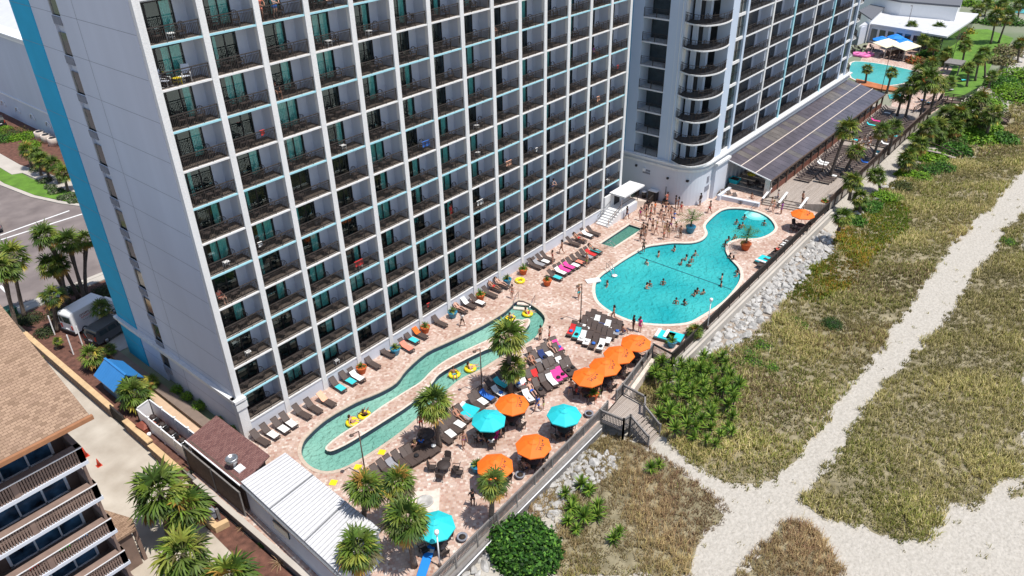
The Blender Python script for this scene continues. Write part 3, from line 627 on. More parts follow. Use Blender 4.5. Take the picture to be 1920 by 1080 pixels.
# stone walls between driveway and garden
def stonewall(y0, y1, label, x=-5.45):
    o = thing('block_wall', label, 'wall', (x,(y0+y1)/2,-.9)); pb(MB().box(x-.17,y0,-.95,x+.17,y1,.15), 'wall', 'block', o); pb(MB().box(x-.24,y0,.15,x+.24,y1,.27), 'cap', 'stone', o); return o
stonewall(12.4, 34.5, 'long brown block wall with a tan cap along the driveway by the street')
stonewall(5.6, 9.9, 'middle brown block wall with a tan cap beside the red box', -5.5)
stonewall(.9, 5.3, 'brown block wall with a tan cap nearest the large fan palms', -5.65)
def railing(name, label, pts, h, mk='grey', dz=1.6, gap=.13, cap=.12, cat='fence', group=None, lean=0, zb=None, infill=True):
    c = Vector(pts[0]); o = thing(name, label, cat, c, 0, group)
    for a, b_ in zip(pts, pts[1:]):
        a, b_ = Vector(a), Vector(b_); L = (b_-a).length; k = max(1, round(L/dz))
        for j in range(k):
            p, q = a.lerp(b_, j/k), a.lerp(b_, (j+1)/k); mb = MB(); up = Vector((0,0,h))
            mb.bar(p+up*.97, q+up*.97, cap, .05); mb.bar(p+up*.85, q+up*.85, .05, .08); mb.bar(p+up*.12, q+up*.12, .05, .08)
            if infill:
                m_ = max(2, int((q-p).length/gap))
                for t in range(m_): e = p.lerp(q, (t+.5)/m_); mb.bar(e+up*.1, e+up*.88, .045)
            pb(mb, 'panel', mk, o)
        for j in range(k+1):
            p = a.lerp(b_, j/k); pb(MB().box(p.x-.06,p.y-.06,p.z-(zb or 0),p.x+.06,p.y+.06,p.z+h), 'post', mk, o)
    return o
railing('iron_fence', 'short dark iron fence in the gap between the block walls', [(-5.5,10.0,-.9),(-5.5,12.3,-.9)], 1.5, 'bronze')
# brown hotel lower left: gable roof, balconies facing the sea
BH = thing('brown_hotel', 'brown balconied hotel block with a tan shingle gable roof', 'hotel', (-20,-2,-.9))
XR = -13.35; YF = -8.9
pb(MB().box(-60,-7.0,-.9,XR,8,16.0), 'wall', mat('brown_render', (.16,.10,.075), .9, .15, 2), BH)
sl_ = .4
def rz_(y): return 16.2+(y+9.8)*sl_
mb = MB().add([(-60,-9.8,16.2),(-12.6,-9.8,16.2),(-12.6,9,rz_(9)),(-60,9,rz_(9)),(-60,-9.8,15.95),(-12.6,-9.8,15.95),(-12.6,9,rz_(9)-.25),(-60,9,rz_(9)-.25)],[(0,1,2,3),(7,6,5,4),(0,4,5,1),(1,5,6,2)])
pb(mb, 'roof', 'tanroof', BH)
pb(MB().bar((-60,-9.9,16.1),(-12.5,-9.9,16.1),.2,.25), 'fascia', mat('orange_brown_fascia', (.33,.15,.07), .8), BH)
pb(MB().prism([(-60,-7.0),(XR,-7.0),(XR,8),(-60,8)], 16.0, 16.1), 'wall', 'brown', BH)
for k in range(6):
    zt = 14.05-2.8*k; zs = zt-1.1
    if zs < 0: break
    pb(MB().box(-60,YF-.1,zs-.20,XR+.05,YF+.12,zs+.02), 'slab_edge', 'pod', BH)
    pb(MB().box(-60,YF+.12,zs-.2,XR,-7,zs), 'balcony_floor', mat('balcony_shade_floor', (.16,.12,.10), .9), BH)  # plain dark brown floor colour
    pb(MB().box(-60,YF-.1,zt-.12,XR,YF+.35,zt).box(-60,YF-.13,zt-.08,XR,YF-.1,zt-.02,1), 'balcony_rail', [M['brown'], M['white']], BH)
    pb(MB().box(XR-.3,YF-.05,zs,XR,-7,zt).box(XR-.3,YF-.05,zs-2.6,XR-.15,YF+.1,zs-.2), 'side_parapet', 'brown', BH)
    for s in range(5):
        x1 = XR-.3-3.4*s; x0 = x1-3.1; mb = MB()
        for j in range(22):
            x = x0+3.1*(j+.5)/22; mb.box(x-.05,YF-.03,zs+.02,x+.04,YF+.05,zt-.12)
        mb.box(x1,YF-.05,zs,x1+.3,YF+.1,zt-.1)
        mb.box(x0,YF,zs+.5,x1,YF+.02,zs+.56); pb(mb, 'baluster_panel', 'brown', BH)
    for s in range(3):
        x1 = XR-.9-5.2*s; f = pb(MB().box(x1-4.2,-7.06,zs+.02,x1-4.05,-7.0,zs+2.3).box(x1-2.75,-7.06,zs+.02,x1-2.65,-7.0,zs+2.3).box(x1-1.4,-7.06,zs+.02,x1-1.3,-7.0,zs+2.3).box(x1-.15,-7.06,zs+.02,x1,-7.0,zs+2.3).box(x1-4.2,-7.06,zs+2.2,x1,-7.0,zs+2.32).box(x1-4.2,-7.06,zs+.0,x1,-7.0,zs+.1), 'window', 'white', BH)
        g_ = MB().box(x1-4.05,-7.03,zs+.1,x1-.15,-7.01,zs+2.2).build('pane', M.setdefault('bcg', mat('blue_curtained_glass', (.035,.085,.14), .15, .9, 1.3, spec=.8)), f)
for j, (c_, k, x, lab) in enumerate((((.05,.55,.02), 2, -15.9, 'bright green towel crumpled on a brown balcony floor'), ((.25,.42,.75), 2, -14.9, 'pale blue towel bundle on a brown balcony'), ((.6,.04,.03), 2, -17.6, 'red folding chair seat on a brown balcony'))):
    z = 14.05-2.8*k-1.1; o = tag(MB().ball((0,0,.12), .33, .45, 9, 5, jit=.5).build('towel', M['cloth']), lab, 'towel'); o.location = (x, -8.1, z); o.color = (*c_, 1)
# low tan porch roof
o = thing('porch', 'small tan shingled porch roof at the foot of the brown hotel', 'porch', (-11.5,-6,-.9))
P_ = [xy(178,880,2.6), xy(247,974,2.6), xy(212,990,2.6), xy(190,960,2.6)]
pb(MB().prism([(-13.3,2.5),(-11.0,-3.6),(-11.3,-4.6),(-13.3,-4.6)], 2.3, 2.5), 'roof', 'tanroof', o); pb(MB().box(-13.3,-4.4,-.9,-11.6,-3.9,2.3).box(-11.45,-4.3,-.9,-11.2,-4.1,2.3), 'wall', 'brown', o)
def cone(px, py, lab, s_=1.):
    o = thing('traffic_cone', lab, 'cone', (*xy(px,py,-.9),-.9), 0, 'orange traffic cones on the drive'); MB().box(-.2*s_,-.2*s_,0,.2*s_,.2*s_,.04).build('base', M['red'], o); MB().lathe([(.16*s_,.04),(.03*s_,.75*s_),(.02,.76*s_)], 12).build('cone', M['red'], o)
cone(160,855,'tall orange traffic cone near the brown balcony rail', 1.3); cone(186,873,'short orange traffic cone beside the small drain cover')

# ================================================================ CANOPY AND FAR DECK
M['deck2'] = M['wood']
struct(MB().prism([(69.4,-11.2),(70.6,-19.0),(72.2,-21.3),(118,-21.3),(118,-7.9),(70.2,-8.3)], -.5, .6).build('raised_deck', M['wood']))
for k in range(3): struct(MB().prism([(69.4-.42*(k+1),-14.2),(69.4-.42*k+.5,-14.2),(70.4-.42*k+.3,-19.0),(70.4-.42*(k+1),-19.0)], -.1, .45-.15*k).build('deck_steps', M['wood']))
for j, y in enumerate((-14.2,-16.4,-19.1)):
    o = thing('stair_rail', 'white topped timber stair rail of the deck steps, %s from the canopy' % od(j), 'railing', (70,y,0), 0, 'stair rails of the deck steps')
    pb(MB().bar((68.2,y,.9),(70.6,y,1.55),.28,.05), 'top_board', 'white', o); pb(MB().box(68.2,y-.05,0,68.3,y+.05,.9).box(70.4,y-.05,.6,70.5,y+.05,1.5), 'post', 'grey', o)
o = thing('planter_wall', 'low white rendered planter wall before the canopy restaurant', 'wall', (66,-10,0))
pb(MB().box(65.9,-9.3,0,69.3,-8.9,.75).add([(66.4,-9.3,0),(66.9,-9.3,0),(67.6,-14.2,0),(67.1,-14.2,0),(66.4,-9.3,.55),(66.9,-9.3,.55),(67.6,-14.2,.55),(67.1,-14.2,.55)],[(0,4,7,3),(1,2,6,5),(4,5,6,7),(2,3,7,6),(0,1,5,4)]), 'wall', 'pod', o)
struct(MB().prism([(67.0,-9.3),(69.4,-9.3),(69.4,-14.1),(67.6,-14.1)], 0, .5).build('restaurant_floor', M['paver']))
cn = thing('canopy', 'long dark smoked panel canopy roof along the tower foot', 'canopy', (70,-11,0))
def cz_(y): return 4.45-(-7.9-y)*.225
ys = [-7.95,-10.1,-12.2,-14.4]; nn = 34
for r_ in range(3):
    for j in range(nn):
        xa = 69.6+46.6*j/nn; xb = 69.6+46.6*(j+1)/nn-.05; y0, y1 = ys[r_], ys[r_+1]+.06
        pale = (r_ == 0 and rnd.random() < .35) or rnd.random() < .04
        pb(MB().add([(xa,y0,cz_(y0)),(xb,y0,cz_(y0)),(xb,y1,cz_(y1)),(xa,y1,cz_(y1)),(xa,y0,cz_(y0)-.05),(xb,y0,cz_(y0)-.05),(xb,y1,cz_(y1)-.05),(xa,y1,cz_(y1)-.05)],[(3,2,1,0),(4,5,6,7),(0,1,5,4),(1,2,6,5),(2,3,7,6),(3,0,4,7)]), 'roof_panel', 'canopyl' if pale else 'canopy', cn)
for y in ys[1:3]: pb(MB().bar((69.5,y+.02,cz_(y)+.04),(116.3,y+.02,cz_(y)+.04),.12,.05), 'roof_batten', 'coping', cn)
pb(MB().bar((69.5,-14.42,cz_(-14.42)-.08),(116.4,-14.42,cz_(-14.42)-.08),.1,.25), 'eave_beam', 'brownt', cn); pb(MB().bar((69.52,-7.9,4.42),(69.52,-14.45,2.95),.1,.14), 'end_rafter', 'white', cn)
for j in range(17): x = 69.9+46.2*j/16; pb(MB().box(x-.12,-14.3,.0,x+.12,-14.05,2.9), 'post', 'brownt', cn)
pb(MB().box(70.3,-14.2,.6,116,-14.12,1.5), 'brick_panel', brickmat('dark_red_bricks', [(.16,.05,.03),(.25,.08,.05)], .3, .1, .01, (.05,.03,.02), rot=(PI/2,0,0)), cn)
pb(MB().box(69.7,-14.3,.0,70.3,-13.6,2.9), 'corner_pier', 'metal', cn)

# ================================================================ FENCES, SEA WALL, STAIRS
F1 = [(-.6,-22.15,0),(19.8,-21.35,0)]
railing('deck_fence', 'grey timber baluster fence from the bottom edge of the photo to the beach stairs', F1, 1.1, 'grey', 2.4, .13, zb=1.2)
railing('deck_fence', 'grey timber baluster fence behind the row of four orange umbrellas', [(24,-21.0,0),(30.9,-19.95,0)], 1.1, 'grey', 2.3, .13, zb=1.2)
railing('deck_fence', 'short grey baluster fence jog beside the teal loungers', [(30.95,-19.95,0),(30.7,-22.1,0)], 1.1, 'bronze', 2.2, .13, zb=1.2)
railing('deck_fence', 'long dark fence along the rock slope from the big pool to the palms', [(30.75,-22.1,0),(72.2,-21.5,0)], 1.15, 'bronze', 2.4, .14, zb=.2)
railing('deck_fence', 'brown timber fence along the sea side of the far lounger deck', [(72.2,-21.4,.6),(118,-21.4,.6)], 1.1, 'brownt', 2.6, .16, zb=1.0)
o = thing('sea_wall', 'pale concrete sea wall cap running below the long dark fence', 'wall', (50,-22.3,-.4))
pb(MB().prism([(30.4,-22.55),(72.5,-21.95),(72.5,-21.65),(30.7,-22.25)], -1.6, -.05), 'wall', 'conc', o); pb(MB().prism([(30.4,-22.75),(72.5,-22.2),(72.5,-21.95),(30.4,-22.55)], -1.6, -.35), 'cap', 'conc', o)
o = thing('sea_wall', 'white pipe and timber ledge below the near deck fence', 'wall', (10,-21.9,-.5))
pb(MB().prism([(-2,-22.55),(19.8,-21.8),(19.8,-21.55),(-2,-22.3)], -1.6, -.3), 'ledge', 'grey', o); pb(MB().tube([(-2,-22.7,-.5),(8,-22.2,-.45),(19.5,-21.9,-.4)], .06), 'pipe', 'white', o)
o = thing('sea_wall', 'tan timber ledge below the fence of the four orange umbrellas', 'wall', (27,-20.7,-.5)); pb(MB().prism([(24,-21.6),(30.4,-20.55),(30.4,-20.2),(24,-21.2)], -1.6, -.2), 'ledge', 'coping', o)
o = thing('beach_stairs', 'grey timber landing and steps down to the beach path', 'stairs', (22,-22,0))
LP_ = [(19.9,-21.4),(24.0,-21.0),(23.8,-23.4),(22.9,-24.0),(20.1,-23.6)]
pb(MB().prism(LP_, -.15, .0), 'landing', 'wood', o)
for k in range(6):
    y = -23.9-.3*k; pb(MB().box(20.9,y-.32,-.2-.2*k,22.7,y,-.14-.2*k), 'step', 'wood', o)
for x in (20.9,22.7): pb(MB().bar((x,-23.6,-.2),(x,-25.6,-1.45),.06,.25), 'stringer', 'grey', o)
for (a, b_) in (((19.95,-21.5,0),(20.15,-23.6,0)), ((24.0,-21.1,0),(23.8,-23.4,0)), ((23.8,-23.4,0),(22.85,-23.95,0)), ((20.15,-23.6,0),(20.9,-23.75,0)), ((20.9,-23.8,0),(20.9,-25.6,-1.25)), ((22.75,-23.95,0),(22.75,-25.6,-1.25)), ((19.9,-21.4,0),(21.2,-21.3,0)), ((24,-21.0,0),(22.9,-21.1,0))):
    a, b_ = Vector(a), Vector(b_); up = Vector((0,0,1.1)); mb = MB(); mb.bar(a+up, b_+up, .14, .05); mb.bar(a+up*.85, b_+up*.85, .05, .08); mb.bar(a+up*.12, b_+up*.12, .05, .08)
    m_ = max(2, int((b_-a).length/.14))
    for t in range(m_): e = a.lerp(b_, (t+.5)/m_); mb.bar(e+up*.1, e+up*.86, .045)
    pb(mb, 'railing_panel', 'grey', o); pb(MB().box(a.x-.07,a.y-.07,-1.4,a.x+.07,a.y+.07,a.z+1.2), 'post', 'grey', o); pb(MB().box(b_.x-.07,b_.y-.07,-1.5,b_.x+.07,b_.y+.07,b_.z+1.2), 'post', 'grey', o)
# entrance stair by the hotel end
o = thing('entry_stairs', 'white steps with a flat canopy at the far end of the balcony hotel', 'stairs', (54,-2,0))
pb(MB().box(53.4,-2.3,2.9,58.2,-.05,3.1), 'canopy_slab', 'stucco', o); pb(MB().box(52.1,-.3,0,58.2,-.06,2.9), 'wall', 'stucco', o)
pb(MB().box(54.2,-.36,1.2,55.4,-.3,2.9), 'doorway', 'black', o)
for k in range(7): pb(MB().box(50.2+.42*k,-2.1,0,50.2+.42*(k+1),-.3,.17*(k+1)), 'step', 'stucco', o)
pb(MB().box(53.14,-2.1,0,57.0,-.3,1.19), 'landing', 'stucco', o); pb(MB().box(53.2,-2.13,.1,56.9,-2.1,1.1), 'slatted_screen', 'pod', o)
for k in range(7): pb(MB().box(57.0+.4*k,-2.1,0,57.0+.4*(k+1),-.3,.17*(7-k)), 'step', 'coping', o)
for y in (-2.05,-.4): pb(MB().bar((50.3,y,1.0),(53.2,y,2.1),.06).bar((50.3,y,.55),(53.2,y,1.65),.04).bar((50.35,y,0),(50.35,y,1),.06).bar((51.8,y,.5),(51.8,y,1.55),.05).bar((53.2,y,1.1),(53.2,y,2.9),.06), 'handrail', 'steel', o)
pb(MB().bar((53.2,-2.05,2.1),(57.0,-2.05,2.1),.06).bar((57.0,-2.05,2.2),(59.8,-2.05,1.0),.06).bar((59.8,-2.05,0),(59.8,-2.05,1.0),.06).bar((57.0,-2.05,1.1),(57.0,-2.05,2.9),.06), 'handrail', 'bronze', o)
railing('ramp_rail', 'dark rail beside the stair planter next to the crowd of bathers', [(57.4,-3.0,0),(60.9,-2.4,0)], 1.05, 'bronze', 1.5, .14)

# ================================================================ FAR RESORT, UPPER RIGHT
struct(MB().prism([(119.5,-21.5),(119.5,-15),(126,-13.5),(140,-14.5),(141,-2),(168,4),(178,-4),(150,-18),(150,-24)], -.2, .04).build('far_terrace', M['paver']))
FP = smooth(zone([(1597,118),(1625,117),(1660,122),(1690,128),(1718,136),(1720,150),(1700,155),(1670,160),(1640,158),(1597,146)]))
struct(MB().prism(off(FP,.4), 0, .06).build('far_pool_coping', M['coping'])); struct(MB().sheet(FP, .07).build('far_pool_water', M['river'] if 0 else watermat('far_pool_water', (.06,.40,.38),(.09,.46,.42), .1, 1.2, .6)))
struct(MB().prism(zone([(1605,150),(1660,163),(1690,168),(1684,174),(1650,170),(1605,160)]), 0, .3).build('orange_pool_surround', mat('orange_paving', (.42,.14,.05), .8, .2, 1)))
struct(MB().sheet(zone([(1665,178),(1690,176),(1688,184),(1668,186)]), .09).build('far_spa_water', M['spaw'] if 0 else M['water']))
struct(MB().prism(zone([(1778,56),(1852,55),(1900,72),(1885,95),(1860,120),(1840,160),(1800,182),(1770,182),(1775,150),(1790,120),(1760,108),(1775,80)]), -.1, .06).build('far_lawn', M['lawn']))
struct(MB().sheet(zone([(1903,14),(1925,14),(1925,26),(1903,24)]), .1).build('farthest_pool_water', M['water']))
fb = thing('white_roofed_restaurant', 'low pale building with a wide flat white roof behind the blue umbrellas', 'building', (175,0,0))
RZ = 4.0; R1 = [xy(x, y, RZ) for x, y in ((1610,50),(1633,45),(1728,60),(1776,50),(1757,19),(1695,14),(1650,22))]
R0 = [xy(x, y, 0) for x, y in ((1613,85),(1633,78),(1728,88))]
pb(MB().prism(off(R1,-.5), 0, 3.8), 'wall', 'pod', fb); pb(MB().prism(R1, 3.8, 4.1), 'roof', 'whroof', fb)
R2 = [xy(x, y, RZ) for x, y in ((1757,19),(1728,60),(1776,68),(1822,38),(1835,25),(1800,22))]
pb(MB().prism(R2, 3.6, 3.95), 'lean_to_roof', 'whroof', fb); pb(MB().prism(off(R2,-.6), 0, 3.5), 'glazed_wall', 'glassd', fb)
a, b_ = Vector(R1[1]), Vector(R1[2]); nrm = (b_-a).normalized(); nrm = Vector((nrm.y, -nrm.x))
if nrm.dot(Vector((CAM.x, CAM.y))-a) < 0: nrm = -nrm
for j in range(6):
    p = a.lerp(b_, (j+.15)/6); q = a.lerp(b_, (j+.85)/6); p, q = p-nrm*.42, q-nrm*.42; mb = MB().bar((*p,1.7),(*q,1.7),.06,2.6); o = pb(mb, 'window', 'glassd', fb)
gb = thing('grey_roofed_house', 'large building with a dark grey sloping roof behind the white flat roof', 'building', (200,0,0))
G1 = [xy(x, y, 7) for x, y in ((1600,-12),(1640,-5),(1690,5),(1800,14),(1815,-25),(1600,-60))]
pb(MB().prism(off(G1,-.4), 0, 7), 'wall', 'white', gb); pb(MB().prism(G1, 7, 7.4), 'roof', 'slate', gb)
G2 = [xy(x, y, 5) for x, y in ((1612,22),(1650,2),(1664,8),(1632,38))]
g3 = thing('white_annexe', 'narrow white annexe with small windows between tower and grey roofed building', 'building', (*xy(1630,25),0))
pb(MB().prism(G2, 0, 5), 'wall', 'white', g3); pb(MB().prism(off(G2,.25), 5, 5.25), 'roof', 'slate', g3)
# far garden pavilion roof (two cream awnings)
for j, (x, y) in enumerate(((1664,81),(1700,86))):
    o = thing('awning', 'cream bar awning in front of the blue umbrellas, %s one' % ('left','right')[j], 'awning', (*xy(x,y,2.6),0), -.25, 'cream bar awnings')
    MB().add([(-3,-1.6,2.4),(3,-1.6,2.4),(3,1.6,2.9),(-3,1.6,2.9),(-3,-1.6,2.3),(3,-1.6,2.3),(3,1.6,2.8),(-3,1.6,2.8)],[(3,2,1,0),(4,5,6,7),(0,1,5,4),(1,2,6,5),(2,3,7,6),(3,0,4,7)]).build('canvas', M.setdefault('cream', mat('cream_canvas', (.75,.70,.48), .8)), o)
    for x_, y_ in ((-2.9,-1.5),(2.9,-1.5),(2.9,1.5),(-2.9,1.5)): MB().box(x_-.05,y_-.05,0,x_+.05,y_+.05,2.4).build('post', M['metal'], o)
o = thing('bar_counter', 'long dark poolside bar counter under the cream awnings', 'bar', (*xy(1690,98),0), -.3); MB().box(-5,-.4,0,5,.4,1.1).build('counter', M['brownt'], o); MB().box(-5.1,-.6,1.1,5.1,.6,1.16).build('counter_top', M['coping'], o)
# timber boardwalk on the right
o = thing('boardwalk_ramp', 'timber ramp with rails leading from the far deck onto the dunes', 'ramp', (*xy(1780,190),0))
W1 = [xy(1722,215,.5), xy(1765,188,.5), xy(1805,193,.5), xy(1850,205,.5), xy(1890,228,-.9)]
Wz = [.5,.5,.5,.3,-.9]
for i in range(4):
    a, b_ = Vector((*W1[i],Wz[i])), Vector((*W1[i+1],Wz[i+1])); t = (b_-a).normalized(); n_ = Vector((-t.y,t.x,0))*.9
    pb(MB().bar(a, b_, 1.8, .12), 'walkway', 'brownt', o)
    for s_ in (-1,1):
        for hh in (.5,.8,1.05): pb(MB().bar(a+n_*s_+Vector((0,0,hh)), b_+n_*s_+Vector((0,0,hh)), .06, .12), 'rail', 'brownt', o)
        for t_ in (0,.5,1): p = a.lerp(b_,t_)+n_*s_; pb(MB().box(p.x-.06,p.y-.06,-1.4,p.x+.06,p.y+.06,p.z+1.1), 'post', 'brownt', o)
o = thing('dune_stairs', 'small timber stair with rails in the shrubs below the far deck', 'stairs', (*xy(1765,290,-1),0))
for k in range(5): p = Vector(xy(1752,284,0)).lerp(Vector(xy(1788,298,-1.3)), k/4); pb(MB().box(p.x-.3,p.y-.9,-.1-.28*k,p.x+.3,p.y+.9,0-.28*k), 'step', 'wood', o)
a, b_ = Vector((*xy(1752,280,0),0)), Vector((*xy(1790,296,-1.3),-1.3))
for dy in (-.9,.9): pb(MB().bar(a+Vector((0,dy,1)), b_+Vector((0,dy,1)), .1, .06).bar(a+Vector((0,dy,.5)), b_+Vector((0,dy,.5)), .05).bar(a+Vector((0,dy,0)), a+Vector((0,dy,1)), .1).bar(b_+Vector((0,dy,0)), b_+Vector((0,dy,1)), .1), 'rail', 'brownt', o)

# white building upper left
o = thing('white_hotel_wing', 'pale grey building with arched mouldings across the side street', 'building', (21.5,100,0))
pb(MB().box(21.5,60,0,60,175,15.5), 'wall', 'side', o); pb(MB().box(21.1,59.6,15.5,60,175,15.9).box(21.0,59.5,16.0,22.4,175,16.3), 'cornice', 'white', o); pb(MB().box(21.35,60,4.3,21.5,175,4.5), 'string_course', 'white', o)
pb(MB().add([(24,70,15.9),(45,70,15.9),(45,150,15.9),(24,150,15.9),(34,80,19.5),(34,140,19.5)],[(0,1,4),(1,2,5,4),(2,3,5),(3,0,4,5)]), 'roof', 'whroof', o)
for j in range(14):
    y = 64+6.2*j; pb(MB().tube([(21.42,y-.9,1.9)]+[(21.42,y-.9*math.cos(PI*t/8),1.9+.9*math.sin(PI*t/8)) for t in range(9)]+[(21.42,y+.9,1.9)], .09, 6), 'arch_moulding', 'white', o)
    if j > 6: pb(MB().box(21.44,y+2.5,6,21.5,y+3.6,7.6), 'window', 'glassd', o)
for j, (x, y) in enumerate(((78,262),(90,268),(103,274))):
    ac = thing('air_conditioner', 'round topped beige outdoor cooling unit by the arched wall, %s from the left' % od(j), 'cooling unit', (*xy(x,y),.1), 0, 'cooling units by the arched wall')
    MB().lathe([(.8,0),(.8,1.3),(.75,1.35),(.6,1.3)], 16).build('casing', M['coping'], ac); MB().lathe([(.55,1.3),(.5,1.36),(.1,1.38)], 12).build('fan_guard', M['black'], ac)

# ================================================================ FURNITURE KINDS
FAR = (0, 0, -500)
def mk_lounger():
    "foot end towards -y, back towards +y, origin on the ground at the middle; 1.95 m long"
    t = thing('lounger', 'x', 'lounger')
    mb = MB()
    for x in (-.32,.32): mb.bar((x,-.95,.33),(x,.3,.33),.05,.05)
    mb.bar((-.32,-.95,.33),(.32,-.95,.33),.05,.05).bar((-.3,.25,.33),(.3,.25,.33),.04,.04); mb.build('frame', M['resin'], t)
    MB().add([(-.29,-.92,.36),(.29,-.92,.36),(.29,.28,.36),(-.29,.28,.36),(-.29,-.92,.345),(.29,-.92,.345),(.29,.28,.345),(-.29,.28,.345)],[(0,1,2,3),(7,6,5,4),(0,4,5,1),(1,5,6,2),(2,6,7,3),(3,7,4,0)]).build('seat', M['resin'], t)
    bk = MB(); bk.cbox((0,.58,.60), (.64,.80,.03), Matrix.Rotation(.72, 3, 'X')); bk.bar((-.32,.28,.36),(-.32,.90,.90),.04).bar((.32,.28,.36),(.32,.90,.90),.04).bar((-.32,.90,.90),(.32,.90,.90),.05); bk.build('backrest', M['resin'], t)
    for y in (-.88,.42):
        l = MB()
        for x in (-.32,.32): l.bar((x,y,0),(x,y*.95,.33),.05)
        l.bar((-.32,y,.03),(.32,y,.03),.045).build('leg', M['resin'], t)
    return t
def mk_lounger_flat():
    t = mk_lounger(); t['label'] = 'y'; b = [c for c in bpy.data.objects if c.parent == t and c.name.startswith('backrest')][0]
    b.rotation_euler = (-.62,0,0); b.location = (0,.02,.27) ; b.location = (0, .28-(.28*math.cos(-.62)-.36*math.sin(-.62)), .36-(.28*math.sin(-.62)+.36*math.cos(-.62))); return t
LG = Kind(mk_lounger()); LF = Kind(mk_lounger_flat())
def mk_chair():
    t = thing('patio_chair', 'x', 'chair'); MB().cbox((0,0,.42),(.52,.5,.04)).build('seat', M['wicker'], t)
    b = MB(); b.add([(-.26,.24,.44),(.26,.24,.44),(.28,.36,.9),(.12,.38,.99),(-.12,.38,.99),(-.28,.36,.9),(-.26,.28,.44),(.26,.28,.44),(.28,.40,.9),(.12,.42,.99),(-.12,.42,.99),(-.28,.40,.9)],[(0,1,2,3,4,5),(11,10,9,8,7,6),(0,6,7,1),(1,7,8,2),(2,8,9,3),(3,9,10,4),(4,10,11,5),(5,11,6,0)]); b.build('backrest', M['wicker'], t)
    for x in (-.27,.27):
        MB().tube([(x,.3,.68),(x,-.2,.66),(x,-.26,.6)], .025, 5).build('armrest', M['wicker'], t)
        for y in (-.24,.26): MB().bar((x*.95,y,0),(x,y,.66 if y < 0 else .44),.035).build('leg', M['wicker'], t)
    return t
CH = Kind(mk_chair())
def mk_table():
    t = thing('patio_table', 'x', 'table'); MB().lathe([(.52,.70),(.55,.71),(.55,.74),(.1,.745)], 20).build('tabletop', M['wicker'], t)
    for j in range(4): a = PI/4+j*PI/2; MB().bar((.42*math.cos(a),.42*math.sin(a),0),(.36*math.cos(a),.36*math.sin(a),.7),.04).build('leg', M['wicker'], t)
    return t
TB = Kind(mk_table())
def mk_umb(m):
    t = thing('umbrella', 'x', 'umbrella'); mb = MB(); R = 1.42
    def rr(r, z, s=0): return [(r*math.cos(j*PI/4+s), r*math.sin(j*PI/4+s), z) for j in range(8)]
    vs = rr(R,2.15)+rr(R*.5,2.52)+rr(.32,2.66); fs = [(j,(j+1)%8,8+(j+1)%8,8+j) for j in range(8)]+[(8+j,8+(j+1)%8,16+(j+1)%8,16+j) for j in range(8)]
    vs += rr(R,2.05); fs += [(24+j,24+(j+1)%8,(j+1)%8,j) for j in range(8)]
    mb.add(vs, fs); mb.build('canopy', M[m], t)
    v = MB(); v.add(rr(.42,2.67)+[(0,0,2.82)], [(j,(j+1)%8,8) for j in range(8)]).build('vent_cap', M[m], t)
    MB().tube([(0,0,0),(0,0,2.85)], .025, 8).build('pole', M['brownt'], t)
    MB().lathe([(.28,0),(.28,.08),(.06,.12),(.04,.3)], 12).build('base', M['black'], t)
    for j in range(8): a = j*PI/4; MB().bar((.05*math.cos(a),.05*math.sin(a),2.6),((R-.02)*math.cos(a),(R-.02)*math.sin(a),2.13),.02).build('rib', M['brownt'], t)
    if m == 'orange':   # dark script-like mark printed on the top panels
        mk = MB()
        def on(u, v_):  # point on canopy surface
            r = math.hypot(u, v_); z = 2.15+(2.52-2.15)*(R-r)/(R*.5)+.02 if r > R*.5 else 2.52+(2.66-2.52)*(R*.5-r)/(R*.5-.32)+.025
            return (u, v_, z)
        for st_ in ([(-.62,-.5),(-.58,-.75),(-.42,-.55),(-.38,-.8)], [(-.25,-.62),(-.15,-.85),(0,-.65),(.05,-.88)], [(.2,-.7),(.3,-.6),(.42,-.72),(.5,-.55)], [(-.7,-.35),(-.1,-.5),(.6,-.4)]):
            for a, b_ in zip(st_, st_[1:]): mk.bar(on(*a), on(*b_), .035, .015)
        mk.build('printed_mark', M['brownt'], t)
    return t
UO, UT = Kind(mk_umb('orange')), Kind(mk_umb('teal'))
def mk_pot(m, kind):
    t = thing('potted_plant', 'x', 'potted plant'); MB().lathe([(.30,0),(.42,.35),(.48,.62),(.52,.66),(.50,.72),(.42,.70)], 16).build('pot', M[m], t)
    MB().lathe([(.4,.64),(.41,.66)], 12).build('soil', M['soil'], t)
    return t

# ---------------------------------------------------------------- leafy meshes with a colour attribute
class Leaves:
    def __init__(s): s.v = []; s.f = []; s.c = []
    def quad(s, a, b, c, d, col): i = len(s.v); s.v += [a, b, c, d]; s.f.append((i,i+1,i+2,i+3)); s.c.append(col)
    def tri(s, a, b, c, col): i = len(s.v); s.v += [a, b, c]; s.f.append((i,i+1,i+2)); s.c.append(col)
    def mesh(s, name, m):
        me = bpy.data.meshes.new(name); me.from_pydata([tuple(x) for x in s.v], [], s.f); me.materials.append(m)
        at = me.color_attributes.new('tone', 'FLOAT_COLOR', 'CORNER'); arr = []
        for f, c in zip(s.f, s.c): arr += [c[0], c[1], c[2], 1.]*len(f)
        at.data.foreach_set('color', arr); me.update(); return me
def jitc(c, v=.25):
    k = 1+(rnd.random()*2-1)*v; return (c[0]*k*(1+(rnd.random()-.5)*.2), c[1]*k, c[2]*k*(1+(rnd.random()-.5)*.3))
